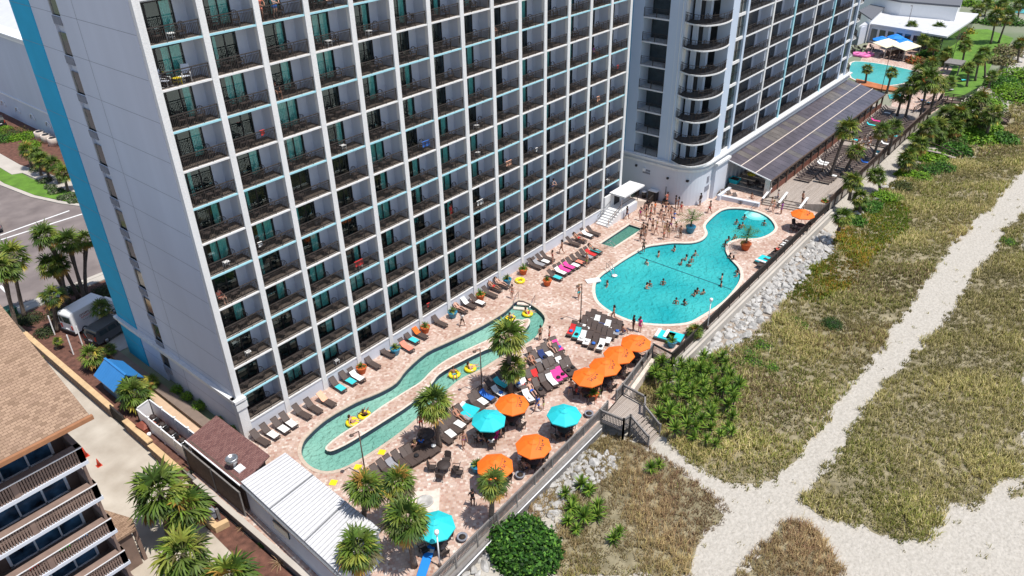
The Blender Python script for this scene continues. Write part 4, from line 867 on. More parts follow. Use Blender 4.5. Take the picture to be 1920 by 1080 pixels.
def blade(L, p, d, up, length, w, droop, col, seg=2):
    "narrow drooping leaf from p along d"
    d = d.normalized(); side = d.cross(up)
    if side.length < .01: side = d.cross(Vector((1,0,0)))
    side.normalize(); q = p.copy(); v = d.copy(); pw = w
    for i in range(seg):
        v = (v+Vector((0,0,-droop))).normalized(); q2 = q+v*length/seg; w2 = w*(1-(i+1)/seg) if i == seg-1 else w*.8
        if i == seg-1: L.tri(q-side*pw/2, q+side*pw/2, q2, col)
        else: L.quad(q-side*pw/2, q+side*pw/2, q2+side*w2/2, q2-side*w2/2, col)
        q = q2; pw = w2
FG = [(.085,.145,.02),(.135,.21,.027),(.045,.085,.016),(.23,.26,.045),(.10,.145,.03)]; FY = [(.42,.36,.06),(.38,.22,.05)]
def fan(L, p, d, size, col, n=15):
    "palmate frond: petiole then drooping fingers"
    d = d.normalized(); up = Vector((0,0,1)); side = d.cross(up).normalized(); nrm = side.cross(d).normalized()
    hub = p+d*size*.45; L.quad(p-side*.02, p+side*.02, hub+side*.015, hub-side*.015, (.16,.20,.05))
    for j in range(n):
        a = (j/(n-1)-.5)*3.7; v = d*math.cos(a)+side*math.sin(a)+nrm*.12
        blade(L, hub, v, nrm, size*(.62-.10*abs(a)/1.85)*(.85+.3*rnd.random()), .10*size/1.2, .2+.34*rnd.random(), jitc(col, .35), 3)
def crown_mesh(nf=34, size=1.35, seed=0, yellow=.06):
    rnd.seed(100+seed); L = Leaves()
    for j in range(nf):
        t = (j+.5)/nf; el = math.radians(78-118*t+rnd.uniform(-9,9)); az = j*2.39996+rnd.uniform(-.3,.3)
        d = Vector((math.cos(el)*math.cos(az), math.cos(el)*math.sin(az), math.sin(el)))
        col = rnd.choice(FG) if t < .85 and rnd.random() > yellow else rnd.choice(FY+[(.12,.11,.05)])
        fan(L, Vector((d.x*.1,d.y*.1,d.z*.15)), d, size*(.85+.3*rnd.random()), col)
    for j in range(16):   # dead skirt
        az = rnd.random()*6.28; d = Vector((math.cos(az)*.5, math.sin(az)*.5, -1)); fan(L, Vector((0,0,-.2)), d, size*.62, (.17,.13,.08), 7)
    return L.mesh('palm_crown', M['frond'])
CR = [crown_mesh(34+2*s, 1.35, s) for s in range(4)]
CRS = [crown_mesh(26, 1.2, 20+s, .12) for s in range(2)]
def palm(px, py, bx, by, label, size=1., cr=None, zb=0, group=None, name='palm_tree', boot=1., zc=None):
    "crown seen at px,py; trunk foot seen at bx,by on level zb"
    B = spot(bx, by, zb); v = _d+(px-960)/FOC*_R-(py-540)/FOC*_U
    if zc is None:  # height where the crown sight line passes nearest above the foot
        w2 = Vector((v.x, v.y)); t = (Vector((B.x, B.y))-Vector((CAM.x, CAM.y))).dot(w2)/w2.dot(w2); T_ = CAM+v*t
    else: T_ = spot(px, py, zc)
    T_.z = max(T_.z, zb+.8)
    o = thing(name, label, 'palm tree', B, 0, group); r = T_-B; mb = MB(); k = 8; pts = []; rs = []
    for i in range(k+1):
        t = i/k; pts.append(Vector((r.x*t**1.3, r.y*t**1.3, r.z*t))); rs.append((.2-.05*t+(.07*boot if t > .7 else 0)+(.06 if i == 0 else 0))*(1+.1*(i % 2)))
    mb.tube(pts, rs, 8); mb.build('trunk', M['trunk'], o)
    c = place('crown', (cr or CR)[rnd.randrange(len(cr or CR))], o, r, rnd.random()*6.28); c.scale = (size*1.16, size*1.16, size*1.08)
    return o
PN = [0]
def P_(l): return l
rnd.seed(5)
palm(952,632,957,738,'tall palm on the deck beside the lazy river, its upper crown over the water',1.12)
palm(962,690,958,736,'lower crowned palm beneath the tall palm by the lazy river',.85)
palm(812,757,824,838,'bushy palm beside the lazy river near the dark round table',1.05)
palm(925,906,921,985,'small bright palm leaning against the near deck fence under the orange umbrella',.85,CRS)
palm(686,915,683,1010,'slender palm rising beside the corner of the white metal roof',.95)
palm(748,905,752,990,'palm behind the teal umbrella next to the fire pit',.85)
palm(762,975,777,1062,'lush palm overhanging the teal umbrella at the bottom',1.1)
palm(672,1030,676,1110,'palm at the bottom edge in front of the white store building',1.05)
palm(300,925,318,1010,'huge bushy fan palm at the end of the pale drive',1.45,zb=-.9)
palm(350,955,352,1020,'fan palm leaning out beside the boardwalk gate',1.15,zb=-.9)
palm(345,1040,345,1110,'broad fan palm at the bottom edge beside the boardwalk',1.25,zb=-.9)
palm(430,1085,430,1140,'fan palm mostly cut off by the bottom edge of the picture',1.2,zb=-.9)
for x, y, bx, by, l, s_ in [(22,482,48,598,'tall leaning palm by the street at the left edge, front of two',1.2),(5,505,40,640,'palm with two crossed trunks cut by the left edge, rear one',1.1),(85,443,148,560,'leftmost crown of the palm trio over the road edge',1.05),(128,455,160,562,'middle crown of the palm trio beside the blue stripe',1.05),(162,450,163,558,'palm touching the blue stripe of the hotel wall',.9),
        (95,498,130,565,'dense palm in front of the palm trio by the street',1.0),(112,495,128,570,'dark dense palm behind the street palms',.9),(100,555,108,622,'squat bright palm left of the white van',.95),(72,675,75,690,'small seedling palm in the mulch by the block wall',.45),(108,640,108,655,'tiny palm in the mulch below the white van',.4),
        (190,578,205,612,'palm drooping over the roof of the grey minivan',.8),(172,668,180,690,'spiky palm clump above the blue hut',.95),(205,655,210,668,'little palm at the head of the tan path',.5),(250,738,262,765,'wide palm clump between blue hut and white fence',1.0),(285,715,288,730,'small palm beside the white vinyl fence corner',.55)]:
    palm(x,y,bx,by,l,s_, CRS if s_ < .96 else CR)
for x, y, bx, by, l, s_ in [(52,282,60,318,'bright palm at the head of the bed across the street',.9),(78,300,95,338,'middle palm of the bed across the street',.95),(100,308,112,345,'right palm of the bed across the street beside the blue stripe',.95),(120,325,128,360,'low yellowing palm at the near end of the bed across the street',.9),(68,290,78,330,'palm squeezed between the others in the bed across the street',.8)]:
    palm(x,y,bx,by,l,s_)
FARP = [(1588,243,1556,333,1.15),(1605,285,1583,325,.9),(1598,341,1592,375,1.0),(1580,408,1572,432,.9),(1654,246,1634,305,.95),(1677,240,1665,290,1.0),(1692,178,1682,217,1.15),(1712,160,1697,222,1.1),(1740,150,1722,232,1.5),(1757,160,1742,215,1.2),(1780,155,1755,200,.9),(1626,130,1622,158,.8),(1672,137,1662,175,.85),
        (1709,50,1706,85,1.0),(1760,52,1758,85,1.0),(1732,75,1730,102,1.05),(1752,84,1748,112,1.05),(1810,86,1802,128,1.05),(1845,100,1846,148,1.05),(1835,112,1828,152,.9),(1817,128,1812,163,.9),(1912,82,1907,118,1.0),(1860,142,1853,165,.8),(1868,30,1857,83,1.35),(1890,30,1872,81,1.3),(1835,18,1833,40,1.2),(1850,8,1846,30,1.2),(1912,10,1908,35,1.2),(1880,8,1880,30,1.1),
        (1797,214,1793,245,1.2),(1836,188,1830,235,1.3),(1862,215,1850,250,1.2),(1818,205,1812,238,1.1),(1725,135,1722,165,1.2),(1747,120,1745,145,1.1),(1775,100,1772,125,1.0),(1724,272,1718,300,1.0),(1742,240,1740,270,1.0),(1705,290,1702,312,.8)]
for n_, (x, y, bx, by, s_) in enumerate(FARP):
    place_ = 'over the far lounger deck' if bx < 1700 and by > 200 else ('by the far pool' if bx < 1770 and by < 200 else ('in the shrubs beside the timber boardwalk' if by > 200 else 'on the far lawn'))
    palm(x, y, bx, by, '%s palm from the left %s, %s crown' % (od(n_), place_, 'broad' if s_ > 1.04 else 'narrow'), s_, zb=(.6 if 'lounger' in place_ else 0))
# ---------------------------------------------------------------- shrubs
def shrub_mesh(r, n, cols, flat=.7, lw=.12, seed=1):
    rnd.seed(seed); L = Leaves()
    ph = rnd.random()*6
    lobes = [(Vector((r*.42*math.cos(q*2.4)*(q > 0), r*.42*math.sin(q*2.4)*(q > 0), 0)), r*rnd.uniform(.5,.68)) for q in range(9)]
    for _ in range(n):
        c, rr_ = rnd.choice(lobes); t = rnd.random()*6.28; u = rnd.uniform(-.1,1); s_ = math.sqrt(max(0,1-u*u)); k = rnd.uniform(.72,1.0)*(1+.16*math.sin(5*t+ph)*math.sin(4*u*3+ph))
        d = Vector((s_*math.cos(t), s_*math.sin(t), u)); p = c+Vector((d.x*rr_*k, d.y*rr_*k, max(.02, d.z*rr_*k*flat*1.6)))
        a = Vector((rnd.uniform(-1,1), rnd.uniform(-1,1), rnd.uniform(-.4,.8))).normalized(); b_ = a.cross(d+Vector((0,0,.3))).normalized()
        w_ = lw*rnd.uniform(.6,1.3); col = jitc(rnd.choice(cols), .35)
        L.quad(p, p+a*w_*.5+b_*w_*.35, p+a*w_, p+a*w_*.5-b_*w_*.35, col)
    return L.mesh('foliage', M['bush'])
def core_ball(par, r, h, c=(.02,.03,.012)):
    MB().ball((0,0,h*.25), r, h/r*.6, 12, 8, jit=.25).build('inner_branches', M.setdefault('twig', mat('dark_twigs', (.035,.04,.02), .95, .3, 4)), par)
def shrub(px, py, r, label, cols, z=0, n=1500, flat=.6, lw=.12, seed=1, cat='shrub'):
    o = thing('shrub', label, cat, spot(px, py, z)); place('foliage', shrub_mesh(r, n, cols, flat, lw, seed), o); core_ball(o, r*.5, r*flat*.8); return o
GB = [(.045,.13,.015),(.07,.19,.02),(.025,.08,.012),(.10,.22,.03)]; GL = [(.16,.30,.02),(.10,.22,.015),(.20,.34,.03)]
o = thing('sea_grape_bush', 'big dense round dark green bush below the near deck fence', 'bush', spot(985,1035,ZS)); place('foliage', shrub_mesh(2.75, 17000, [(.03,.09,.012),(.06,.17,.02),(.015,.05,.008),(.12,.26,.035),(.05,.13,.02),(.02,.07,.01)], .7, .27, 3), o); core_ball(o, 1.7, 1.6)
for n_, (x, y, r_) in enumerate(((332,732,.62),(352,745,.65),(375,762,.7),(408,790,.5),(432,808,.5))):
    shrub(x, y, r_, 'rounded green shrub along the hotel side wall, %s from the street' % od(n_), GL, .3, 900, .8, .1, 10+n_)
for n_, (x, y, r_, c_) in enumerate(((8,262,2.2,GB),(25,255,2.6,[(.10,.10,.02),(.14,.11,.03),(.07,.09,.02)]),(12,258,1.6,GL),(28,262,1.3,GL),(50,258,1.8,GL),(58,275,1.8,GL),(8,245,1.4,GL))):
    shrub(x, y, r_, '%s clipped shrub of the bed by the arched pale wall, counted from the left' % od(n_), c_, .1, 1300, .55, .22, 20+n_)
for n_, (x, y, r_) in enumerate(((60,600,1.3),(85,625,1.2),(110,590,1.5),(35,605,1.2),(150,575,1.4),(140,545,1.3),(190,548,1.2),(205,555,1.0))):
    shrub(x, y, r_, '%s dark tangled shrub under the street palms, counted from the front' % od(n_), [(.03,.05,.02),(.05,.08,.02),(.06,.06,.03)], 0, 1100, .5, .15, 40+n_)
for n_, (x, y, r_) in enumerate(((130,370,1.2),(140,378,.9),(105,360,1.1),(85,340,1.2),(118,372,.8),(95,352,.9),(70,318,1.2))):
    shrub(x, y, r_, '%s low mixed shrub at the foot of the palms across the street' % od(n_), [(.06,.11,.03),(.11,.16,.06),(.25,.25,.18),(.04,.07,.02)], .1, 700, .45, .2, 60+n_)
for n_, (x, y, r_) in enumerate(((1770,262,3.2),(1800,250,3.0),(1830,262,3.0),(1790,285,2.6),(1850,245,2.8),(1745,300,2.2),(1880,265,2.4),(1760,236,2.4),(1905,185,4.5),(1880,165,4.0),(1915,150,4.5),(1850,200,3.0),(1810,232,2.4),(1700,330,1.6),(1770,205,2.2))):
    shrub(x, y, r_, '%s bright green shrub below the far boardwalk, counted outward from the deck' % od(n_), GL if n_ % 3 else GB, ZS, 2200, .5, .42, 80+n_)
for n_, (x, y, r_, c_) in enumerate(((1800,60,3.2,[(.40,.36,.03),(.25,.22,.03),(.14,.14,.03)]),(1790,72,2.5,[(.20,.10,.03),(.12,.14,.03)]),(1740,108,2.6,GB),(1718,118,2.2,[(.35,.10,.03),(.15,.14,.03)]),(1755,120,2.2,[(.22,.22,.05),(.10,.13,.03)]),(1890,100,3.2,[(.24,.20,.10),(.16,.16,.06)]),(1875,118,2.8,[(.24,.20,.10),(.16,.16,.06)]),(1727,150,2,[(.55,.12,.03),(.14,.15,.03)]),(1860,45,3,GB),(1810,40,3,GB),(1895,45,3,GB),(1820,10,3.5,GL),(1870,15,3.5,GB),(1900,0,3.5,GB),(1845,-5,4,GB))):
    shrub(x, y, r_, '%s ornamental shrub around the far lawn, counted from the white roof' % od(n_), c_, 0, 1000, .5, .5, 120+n_)
for n_, (x, y, r_) in enumerate(((1275,690,1.3),(1303,703,1.3),(1330,698,1.1),(1362,735,1.0))):
    shrub(x, y, r_, '%s dark leafy shrub behind the yucca patch, counted from the fence' % od(n_), GB, ZS, 1200, .6, .16, 200+n_)
shrub(1560,610,1.25,'single round dark green bush standing alone in the dune grass',[(.03,.08,.015),(.05,.12,.02),(.02,.05,.01)],ZS,1800,.5,.12,150)
for n_, (x, y, r_) in enumerate(((1500,610,.9),(1490,600,.6),(1505,618,.6),(1430,650,1.1),(1400,665,1.3),(1415,680,1.2),(1385,680,1.0),(1890,455,1.1),(1445,690,.9))):
    shrub(x, y, r_, '%s small light green bush in the dune grass, counted from the lone bush' % od(n_), GL+GB, ZS, 700, .4, .14, 160+n_)
for n_, (x, y) in enumerate(((420,905),(440,948),(456,960),(495,1020),(402,858))):
    shrub(x, y, .42, '%s small green tuft shrub in the mulch bed below the timber wall' % od(n_), GB, -.9, 400, .7, .1, 180+n_)
# yuccas: spiky rosettes
def yucca_mesh(seed, col, n=44, L_=.78):
    rnd.seed(seed); L = Leaves()
    for h, k in ((.55, n), (.25, n//3)):
        for j in range(k):
            el = math.radians(rnd.uniform(5,85)); az = j*2.4; blade(L, Vector((0,0,h)), Vector((math.cos(el)*math.cos(az), math.cos(el)*math.sin(az), math.sin(el))), Vector((0,0,1)), L_*rnd.uniform(.8,1.1), .10, .06, jitc(rnd.choice(col), .3), 2)
    return L.mesh('yucca_leaves', M['frond'])
YC = [(.09,.18,.022),(.16,.29,.03),(.05,.10,.016),(.24,.33,.05)]; YM = [yucca_mesh(s, YC) for s in range(3)]; YS = MB().tube([(0,0,0),(.02,0,.3),(0,0,.6)], [.09,.07,.06], 6).mesh('yucca_stem', M['trunk'])
YZ = zone([(1205,702),(1240,690),(1290,690),(1345,675),(1382,700),(1385,760),(1370,830),(1335,850),(1300,838),(1262,830),(1232,800),(1240,760)], ZS); rnd.seed(11)
pts = []; xs = [p[0] for p in YZ]; ys_ = [p[1] for p in YZ]
while len(pts) < 74:
    p = (rnd.uniform(min(xs),max(xs)), rnd.uniform(min(ys_),max(ys_)))
    if inpoly(*p, YZ) and all((p[0]-q[0])**2+(p[1]-q[1])**2 > .38 for q in pts): pts.append(p)
SP = [xy(x, y, ZS) for x, y in ((1090,915),(1105,925),(1060,935),(1075,945),(1085,965),(1100,970),(1120,975),(1070,960),(1095,985),(1120,960),(1065,985),(1160,1010),(1150,1018),(1080,1000),(1220,890),(1235,880),(1115,800),(1235,705),(1222,715),(1265,770),(1290,745),(1302,625))]
for n_, p in enumerate(SP+pts):
    t = thing('yucca', ('%s spiky yucca among the rocks and dry grass below the deck' % od(n_)) if n_ < len(SP) else 'spiky green yucca in the dense patch beside the beach stairs', 'yucca', (*p, ZS), 0, 'yuccas below the deck' if n_ < len(SP) else 'dense yucca patch')
    h = rnd.uniform(.6,1.5) if n_ >= len(SP) else rnd.uniform(.2,.7); s_ = rnd.uniform(.8,1.25)
    st_ = place('stem', YS, t); st_.scale = (1,1,h/.6); lf = place('leaves', YM[n_ % 3], t, (0,0,h-.45), rnd.random()*6); lf.scale = (s_,)*3
# ---------------------------------------------------------------- rocks
struct(MB().sheet(zone([(1545,428),(1460,493),(1380,558),(1290,648),(1205,655),(1215,700),(1310,690),(1360,672),(1425,625),(1500,545),(1580,455)], ZS), ZS+.0035).build('shaded_slope_soil', mat('shaded_rubble_soil', (.30,.25,.20), .95, .3, 3, .8, 8)))  # soil sheet with the shade of the boulder gaps put into its colour
def rock_mesh(seed):
    rnd.seed(seed); bm = bmesh.new(); bmesh.ops.create_icosphere(bm, subdivisions=2, radius=.5)
    cuts = [(Vector((rnd.uniform(-1,1), rnd.uniform(-1,1), rnd.uniform(-.5,1))).normalized(), rnd.uniform(.22,.4)) for _ in range(9)]
    for v in bm.verts:
        for n_, d in cuts:
            e = v.co.dot(n_)-d
            if e > 0: v.co -= n_*e
        v.co += Vector((rnd.uniform(-1,1), rnd.uniform(-1,1), rnd.uniform(-1,1)))*.012
    me = bpy.data.meshes.new('boulder'); bm.to_mesh(me); bm.free(); me.materials.append(M['rock']); return me
RM_ = [rock_mesh(s) for s in range(6)]
BO = {}
def rocks(poly, n, smin, smax, label, group, z=ZS, seed=1):
    rnd.seed(seed); Q = zone(poly, z); xs = [p[0] for p in Q]; ys_ = [p[1] for p in Q]; got = []; tr = 0
    while len(got) < n and tr < n*60:
        tr += 1; p = (rnd.uniform(min(xs),max(xs)), rnd.uniform(min(ys_),max(ys_))); s_ = rnd.uniform(smin, smax)
        if not inpoly(*p, Q) or any((p[0]-q[0])**2+(p[1]-q[1])**2 < ((s_+q[2])*.36)**2 for q in got): continue
        got.append((*p, s_)); o = place('boulder', RM_[rnd.randrange(6)], None, (*p, z+s_*.12), rnd.random()*6.28); o.rotation_euler = (rnd.uniform(-.4,.4), rnd.uniform(-.4,.4), rnd.random()*6.28)
        o.scale = (s_*rnd.uniform(.9,1.5), s_*rnd.uniform(.8,1.1), s_*rnd.uniform(.6,.9)); tag(o, label, 'boulder', group); BO.setdefault(label, []).append(o)
rocks([(1545,432),(1460,497),(1380,562),(1330,617),(1290,652),(1300,668),(1350,675),(1410,625),(1455,575),(1500,525),(1565,465)], 112, .75, 1.3, 'pale boulder of the rock slope below the long dark fence', 'boulders below the long fence', seed=3)
rocks([(1090,845),(1150,855),(1155,880),(1110,905),(1060,935),(1045,968),(1010,965),(975,940),(965,925),(1030,880)], 88, .4, 1.2, 'white boulder between the near fence and the dry grass', 'boulders below the near fence', seed=4)
rocks([(1235,712),(1265,700),(1290,705),(1285,725),(1250,725)], 18, .35, .7, 'white stone beside the yucca patch and beach stairs', 'stones beside the yucca patch', seed=5)
rocks([(868,1040),(905,1000),(925,1040),(905,1085),(860,1085)], 16, .5, 1.1, 'pale boulder at the bottom edge between fence and round bush', 'boulders by the round bush', seed=6)
rocks([(1665,345),(1720,312),(1745,318),(1700,350),(1650,375),(1600,420),(1585,412),(1630,370)], 26, .6, 1.1, 'pale boulder below the far lounger deck', 'boulders below the far deck', seed=7)
rocks([(1900,90),(1925,90),(1925,120),(1880,150),(1850,175),(1835,165),(1870,125)], 22, 1.0, 2.0, 'white boulder of the bank beyond the far lawn', 'boulders beyond the far lawn', seed=8)
rocks([(1205,660),(1262,680),(1252,700),(1215,690)], 10, .4, .8, 'grey stone on the sand pocket below the four orange umbrellas', 'stones in the sand pocket', seed=9)

mb = MB(); rnd.seed(91); Q = zone([(1545,430),(1460,495),(1380,560),(1330,612),(1285,650),(1300,672),(1350,678),(1410,628),(1455,578),(1505,528),(1570,465)], ZS); Q2 = zone([(1085,842),(1160,850),(1165,885),(1110,910),(1060,945),(1045,975),(1005,968),(970,940),(960,920),(1030,875)], ZS)
for QQ, nn_, s0, s1 in ((Q, 230, .3, .65), (Q2, 80, .2, .5)):
    xs = [p[0] for p in QQ]; ys_ = [p[1] for p in QQ]
    for _ in range(nn_*4):
        p = (rnd.uniform(min(xs),max(xs)), rnd.uniform(min(ys_),max(ys_)))
        if not inpoly(*p, QQ): continue
        me = RM_[rnd.randrange(6)]; s_ = rnd.uniform(s0, s1); T_ = Matrix.Translation((*p, ZS+s_*.1)) @ Matrix.Rotation(rnd.random()*6.28, 4, 'Z') @ Matrix.Rotation(rnd.uniform(-.6,.6), 4, 'X') @ Matrix.Diagonal((s_*1.2, s_, s_*.75, 1))
        mb.add([T_ @ v.co for v in me.vertices], [tuple(f.vertices) for f in me.polygons])
struct(mb.build('rubble', M['rock']), 'stuff')
for n_, (x, y, r_) in enumerate(((1625,395,1.5),(1655,372,1.6),(1690,352,1.7),(1640,388,1.2),(1720,335,1.8),(1712,318,1.6),(1740,322,2),(1755,300,2),(1735,290,1.7),(1768,318,2),(1722,262,1.8),(1745,255,2.2),(1775,240,2.4),(1752,268,2.4),(1780,272,2.6),(1605,418,1.3),(1680,375,1.2))):
    shrub(x, y, r_, '%s mixed shrub of the strip below the far deck fence, counted from the rocks' % od(n_), (GB, GL, [(.10,.11,.03),(.06,.08,.02)])[n_ % 3], ZS, 1300, .55, .25, 230+n_)
for n_, (x, y, bx, by, s_) in enumerate(((1645,330,1650,362,.95),(1612,372,1612,402,.9),(1700,300,1700,330,1.0),(1735,250,1733,280,1.15),(1760,240,1757,272,1.2),(1775,215,1772,245,1.2),(1790,240,1788,268,1.1),(1808,222,1803,250,1.2),(1842,225,1836,252,1.15),(1302,622,1300,652,.6))):
    palm(x, y, bx, by, '%s dark palm of the shrub strip outside the far deck fence' % od(n_), s_, zb=ZS)
for n_, (x, y, r_) in enumerate(((5,4,7),(28,8,6),(-25,0,8))):
    q = spot(x, y, 13); o = thing('broadleaf_tree', 'green tree behind the pale roof in the top left corner, %s one' % ('left','right','outer')[n_], 'tree', (q.x, q.y+20, 0)); MB().tube([(0,0,0),(.2,0,6),(0,0,12)], [.5,.35,.2], 8).build('trunk', M['trunk'], o); place('crown', shrub_mesh(r_, 2500, GB+[(.12,.12,.03)], .7, 1.0, 260+n_), o, (0,0,11))
for lab, L_ in BO.items():
    for i_, o in enumerate(sorted(L_, key=lambda q: q.location.x)): o['label'] = '%s %s' % (od(i_), lab)+' counted from the left'
YU = [o for o in bpy.data.objects if o.get('group') == 'dense yucca patch']
for i_, o in enumerate(sorted(YU, key=lambda q: q.location.x)): o['label'] = '%s spiky yucca of the dense patch by the beach stairs, counted from the left' % od(i_)

# ================================================================ DUNE GRASS
GA = [(1655,352),(1700,325),(1745,305),(1790,300),(1850,290),(1895,235),(1925,225),(1925,316),(1893,345),(1870,375),(1858,395),(1830,415),(1790,455),(1770,490),(1735,530),(1715,570),(1690,600),(1665,625),(1655,660),(1630,680),(1600,725),(1570,755),(1545,800),(1510,840),(1490,870),(1455,900),(1420,912),(1385,912),(1345,900),(1300,872),(1262,840),(1232,815),(1205,780),(1185,740),(1195,705),(1240,690),(1330,668),(1390,650),(1440,605),(1500,540),(1560,490),(1585,440),(1610,400)]
GB_ = [(1108,822),(1150,812),(1190,822),(1235,850),(1280,880),(1310,905),(1345,935),(1362,965),(1352,985),(1320,1010),(1305,1040),(1290,1085),(1040,1085),(1045,1010),(1060,960),(1010,975),(985,950),(1070,885),(1085,850)]
GC = [(1925,398),(1885,430),(1860,475),(1830,505),(1790,570),(1765,610),(1720,650),(1690,680),(1650,725),(1610,780),(1585,825),(1555,865),(1525,905),(1500,935),(1515,955),(1550,975),(1600,985),(1650,1005),(1690,1020),(1730,1015),(1765,990),(1762,960),(1775,940),(1820,955),(1850,935),(1880,905),(1925,890)]
GD = [(1462,975),(1495,975),(1530,990),(1555,1015),(1570,1050),(1580,1090),(1385,1090),(1395,1060),(1410,1040),(1440,1010)]
GE = [(1895,925),(1925,900),(1925,930),(1900,945)]
LUSH = [(1600,400),(1660,372),(1705,390),(1700,440),(1640,480),(1600,540),(1530,570),(1465,560),(1500,520),(1545,480),(1570,440)]
def ragged(P, seed, amp=.35, step=.8):
    rnd.seed(seed); out = []
    for i in range(len(P)):
        a, b_ = Vector(P[i]), Vector(P[(i+1) % len(P)]); L = (b_-a).length; k = max(1, int(L/step)); n_ = Vector((-(b_-a).y, (b_-a).x)).normalized()
        for j in range(k): out.append(tuple(a.lerp(b_, j/k)+n_*rnd.uniform(-amp, amp)))
    return out
def dunesoil():
    m = mat('dune_soil', (.30,.26,.165), .95, .1, .9, .6, 6, c2=(.13,.11,.06), detail=9); return m
M['dsoil'] = dunesoil()
def vnoise(x, y, s, seed=0):
    return (np.sin(x/s*1.7+seed+2*np.sin(y/s*.9+seed*1.3))+np.sin(y/s*1.3+1.7*seed+1.5*np.sin(x/s*1.1+seed)))/4+.5
def in_np(x, y, P):
    c = np.zeros(len(x), bool); j = len(P)-1
    for i in range(len(P)):
        xi, yi = P[i]; xj, yj = P[j]
        if yi != yj: c ^= ((yi > y) != (yj > y)) & (x < (xj-xi)*(y-yi)/(yj-yi)+xi)
        j = i
    return c
def grass(name, Ppx, dens, hgt, wid, pal, seed, nb=11, maxn=20000, bare=.16, excl=None, z=ZS, soil=True):
    rg = np.random.default_rng(seed); Q = zone(Ppx, z); Qr = ragged(Q, seed)
    xs = np.array([p[0] for p in Q]); ys_ = np.array([p[1] for p in Q]); A = abs(sum(Q[i-1][0]*Q[i][1]-Q[i][0]*Q[i-1][1] for i in range(len(Q))))/2
    box = (xs.max()-xs.min())*(ys_.max()-ys_.min()); N = int(min(maxn, A*dens)*box/A)
    x = rg.uniform(xs.min(), xs.max(), N); y = rg.uniform(ys_.min(), ys_.max(), N); ok = in_np(x, y, Qr)
    ok &= (vnoise(x, y, 2.1, seed)+rg.normal(0, .16, N)) > bare
    if excl: ok &= ~in_np(x, y, zone(excl, z))
    x, y = x[ok], y[ok]; n = len(x)
    reg = vnoise(x, y, 7., seed+3); reg2 = vnoise(x, y, 2.6, seed+8)
    T = np.repeat(np.arange(n), nb); m = len(T); az = rg.uniform(0, 6.283, m); lean = rg.uniform(.15, 1.0, m); hh = hgt*(.4+1.0*reg2[T]**1.3)*rg.uniform(.6, 1.25, m); ww = wid*rg.uniform(.6, 1.3, m)
    bx = x[T]+rg.normal(0, .13, m); by = y[T]+rg.normal(0, .13, m); dx, dy = np.cos(az), np.sin(az); sx, sy = -dy*ww/2, dx*ww/2
    mx, my, mz = bx+dx*lean*hh*.35, by+dy*lean*hh*.35, z+hh*.62; tx, ty, tz = bx+dx*lean*hh*.95+.12*hh, by+dy*lean*hh*.95, z+hh*(1.05-.35*lean)
    V = np.empty((m, 5, 3)); V[:,0] = np.stack([bx-sx, by-sy, np.full(m, z)], 1); V[:,1] = np.stack([bx+sx, by+sy, np.full(m, z)], 1); V[:,2] = np.stack([mx+sx*.8, my+sy*.8, mz], 1); V[:,3] = np.stack([mx-sx*.8, my-sy*.8, mz], 1); V[:,4] = np.stack([tx, ty, tz], 1)
    me = bpy.data.meshes.new(name); me.vertices.add(m*5); me.vertices.foreach_set('co', V.ravel()); base = np.arange(m)[:,None]*5
    loops = np.concatenate([base+np.array([0,1,2,3]), base+np.array([3,2,4])], 1).ravel(); me.loops.add(m*7); me.loops.foreach_set('vertex_index', loops)
    me.polygons.add(m*2); ls = np.stack([np.arange(m)*7, np.arange(m)*7+4], 1).ravel(); me.polygons.foreach_set('loop_start', ls)
    pal = np.array(pal); ci = np.clip((reg[T]*.75+rg.uniform(-.28,.28, m)+.12)*len(pal), 0, len(pal)-1).astype(int); col = pal[ci]*rg.uniform(.65, 1.35, (m,1))*(.6+.75*reg2[T][:,None])*(1.0+.42*vnoise(x,y,13.,seed+5)[T][:,None])
    me.update(calc_edges=True); at = me.color_attributes.new('tone', 'FLOAT_COLOR', 'CORNER'); cc = np.ones((m*7, 4)); cc[:,:3] = np.repeat(col, 7, axis=0); at.data.foreach_set('color', cc.ravel()); me.materials.append(M['grass'])
    o = place(name, me); struct(o, 'stuff'); tag(o, 'x', 'grass')
    if soil: struct(MB().sheet(ragged(off(Q, -.3), seed+1, .3, .5), z+.004+.0015*seed).build('dune_soil', M['dsoil']))
    del o['category']; del o['label']
    return o
TAN = [(.20,.14,.07),(.29,.24,.095),(.36,.30,.14),(.22,.22,.06),(.32,.27,.11),(.17,.18,.045),(.41,.34,.18),(.15,.17,.035),(.17,.12,.065)]
OLV = [(.20,.18,.06),(.275,.24,.085),(.17,.175,.045),(.335,.285,.125),(.165,.14,.06),(.37,.315,.155),(.21,.195,.055),(.14,.15,.035)]
BRN = [(.21,.125,.075),(.30,.21,.11),(.37,.28,.14),(.25,.18,.09),(.33,.27,.11),(.19,.15,.065),(.24,.24,.06)]
LSH = [(.07,.12,.012),(.11,.16,.014),(.20,.14,.018),(.085,.13,.014),(.26,.14,.022),(.15,.19,.018)]
grass('dune_grass', GA, 11, .5, .07, TAN, 1, 11, 30000, .08, LUSH)
grass('dune_grass', GB_, 12, .42, .045, BRN, 2, 13, 14000, .08)
grass('dune_grass', GC, 13, .46, .058, OLV, 3, 11, 30000, .05)
grass('dune_grass', GD, 13, .45, .042, BRN, 4, 14, 7000, .05)
grass('dune_grass', GE, 5, .5, .07, TAN, 5, 12, 600, .1)
grass('green_ground_cover', LUSH, 12, .38, .09, LSH, 6, 12, 9000, .0)
grass('dune_grass', [(1885,100),(1925,60),(1925,85),(1905,90),(1880,135),(1850,160),(1835,155),(1860,120)], 2, .8, .2, TAN, 7, 10, 1500, .1)
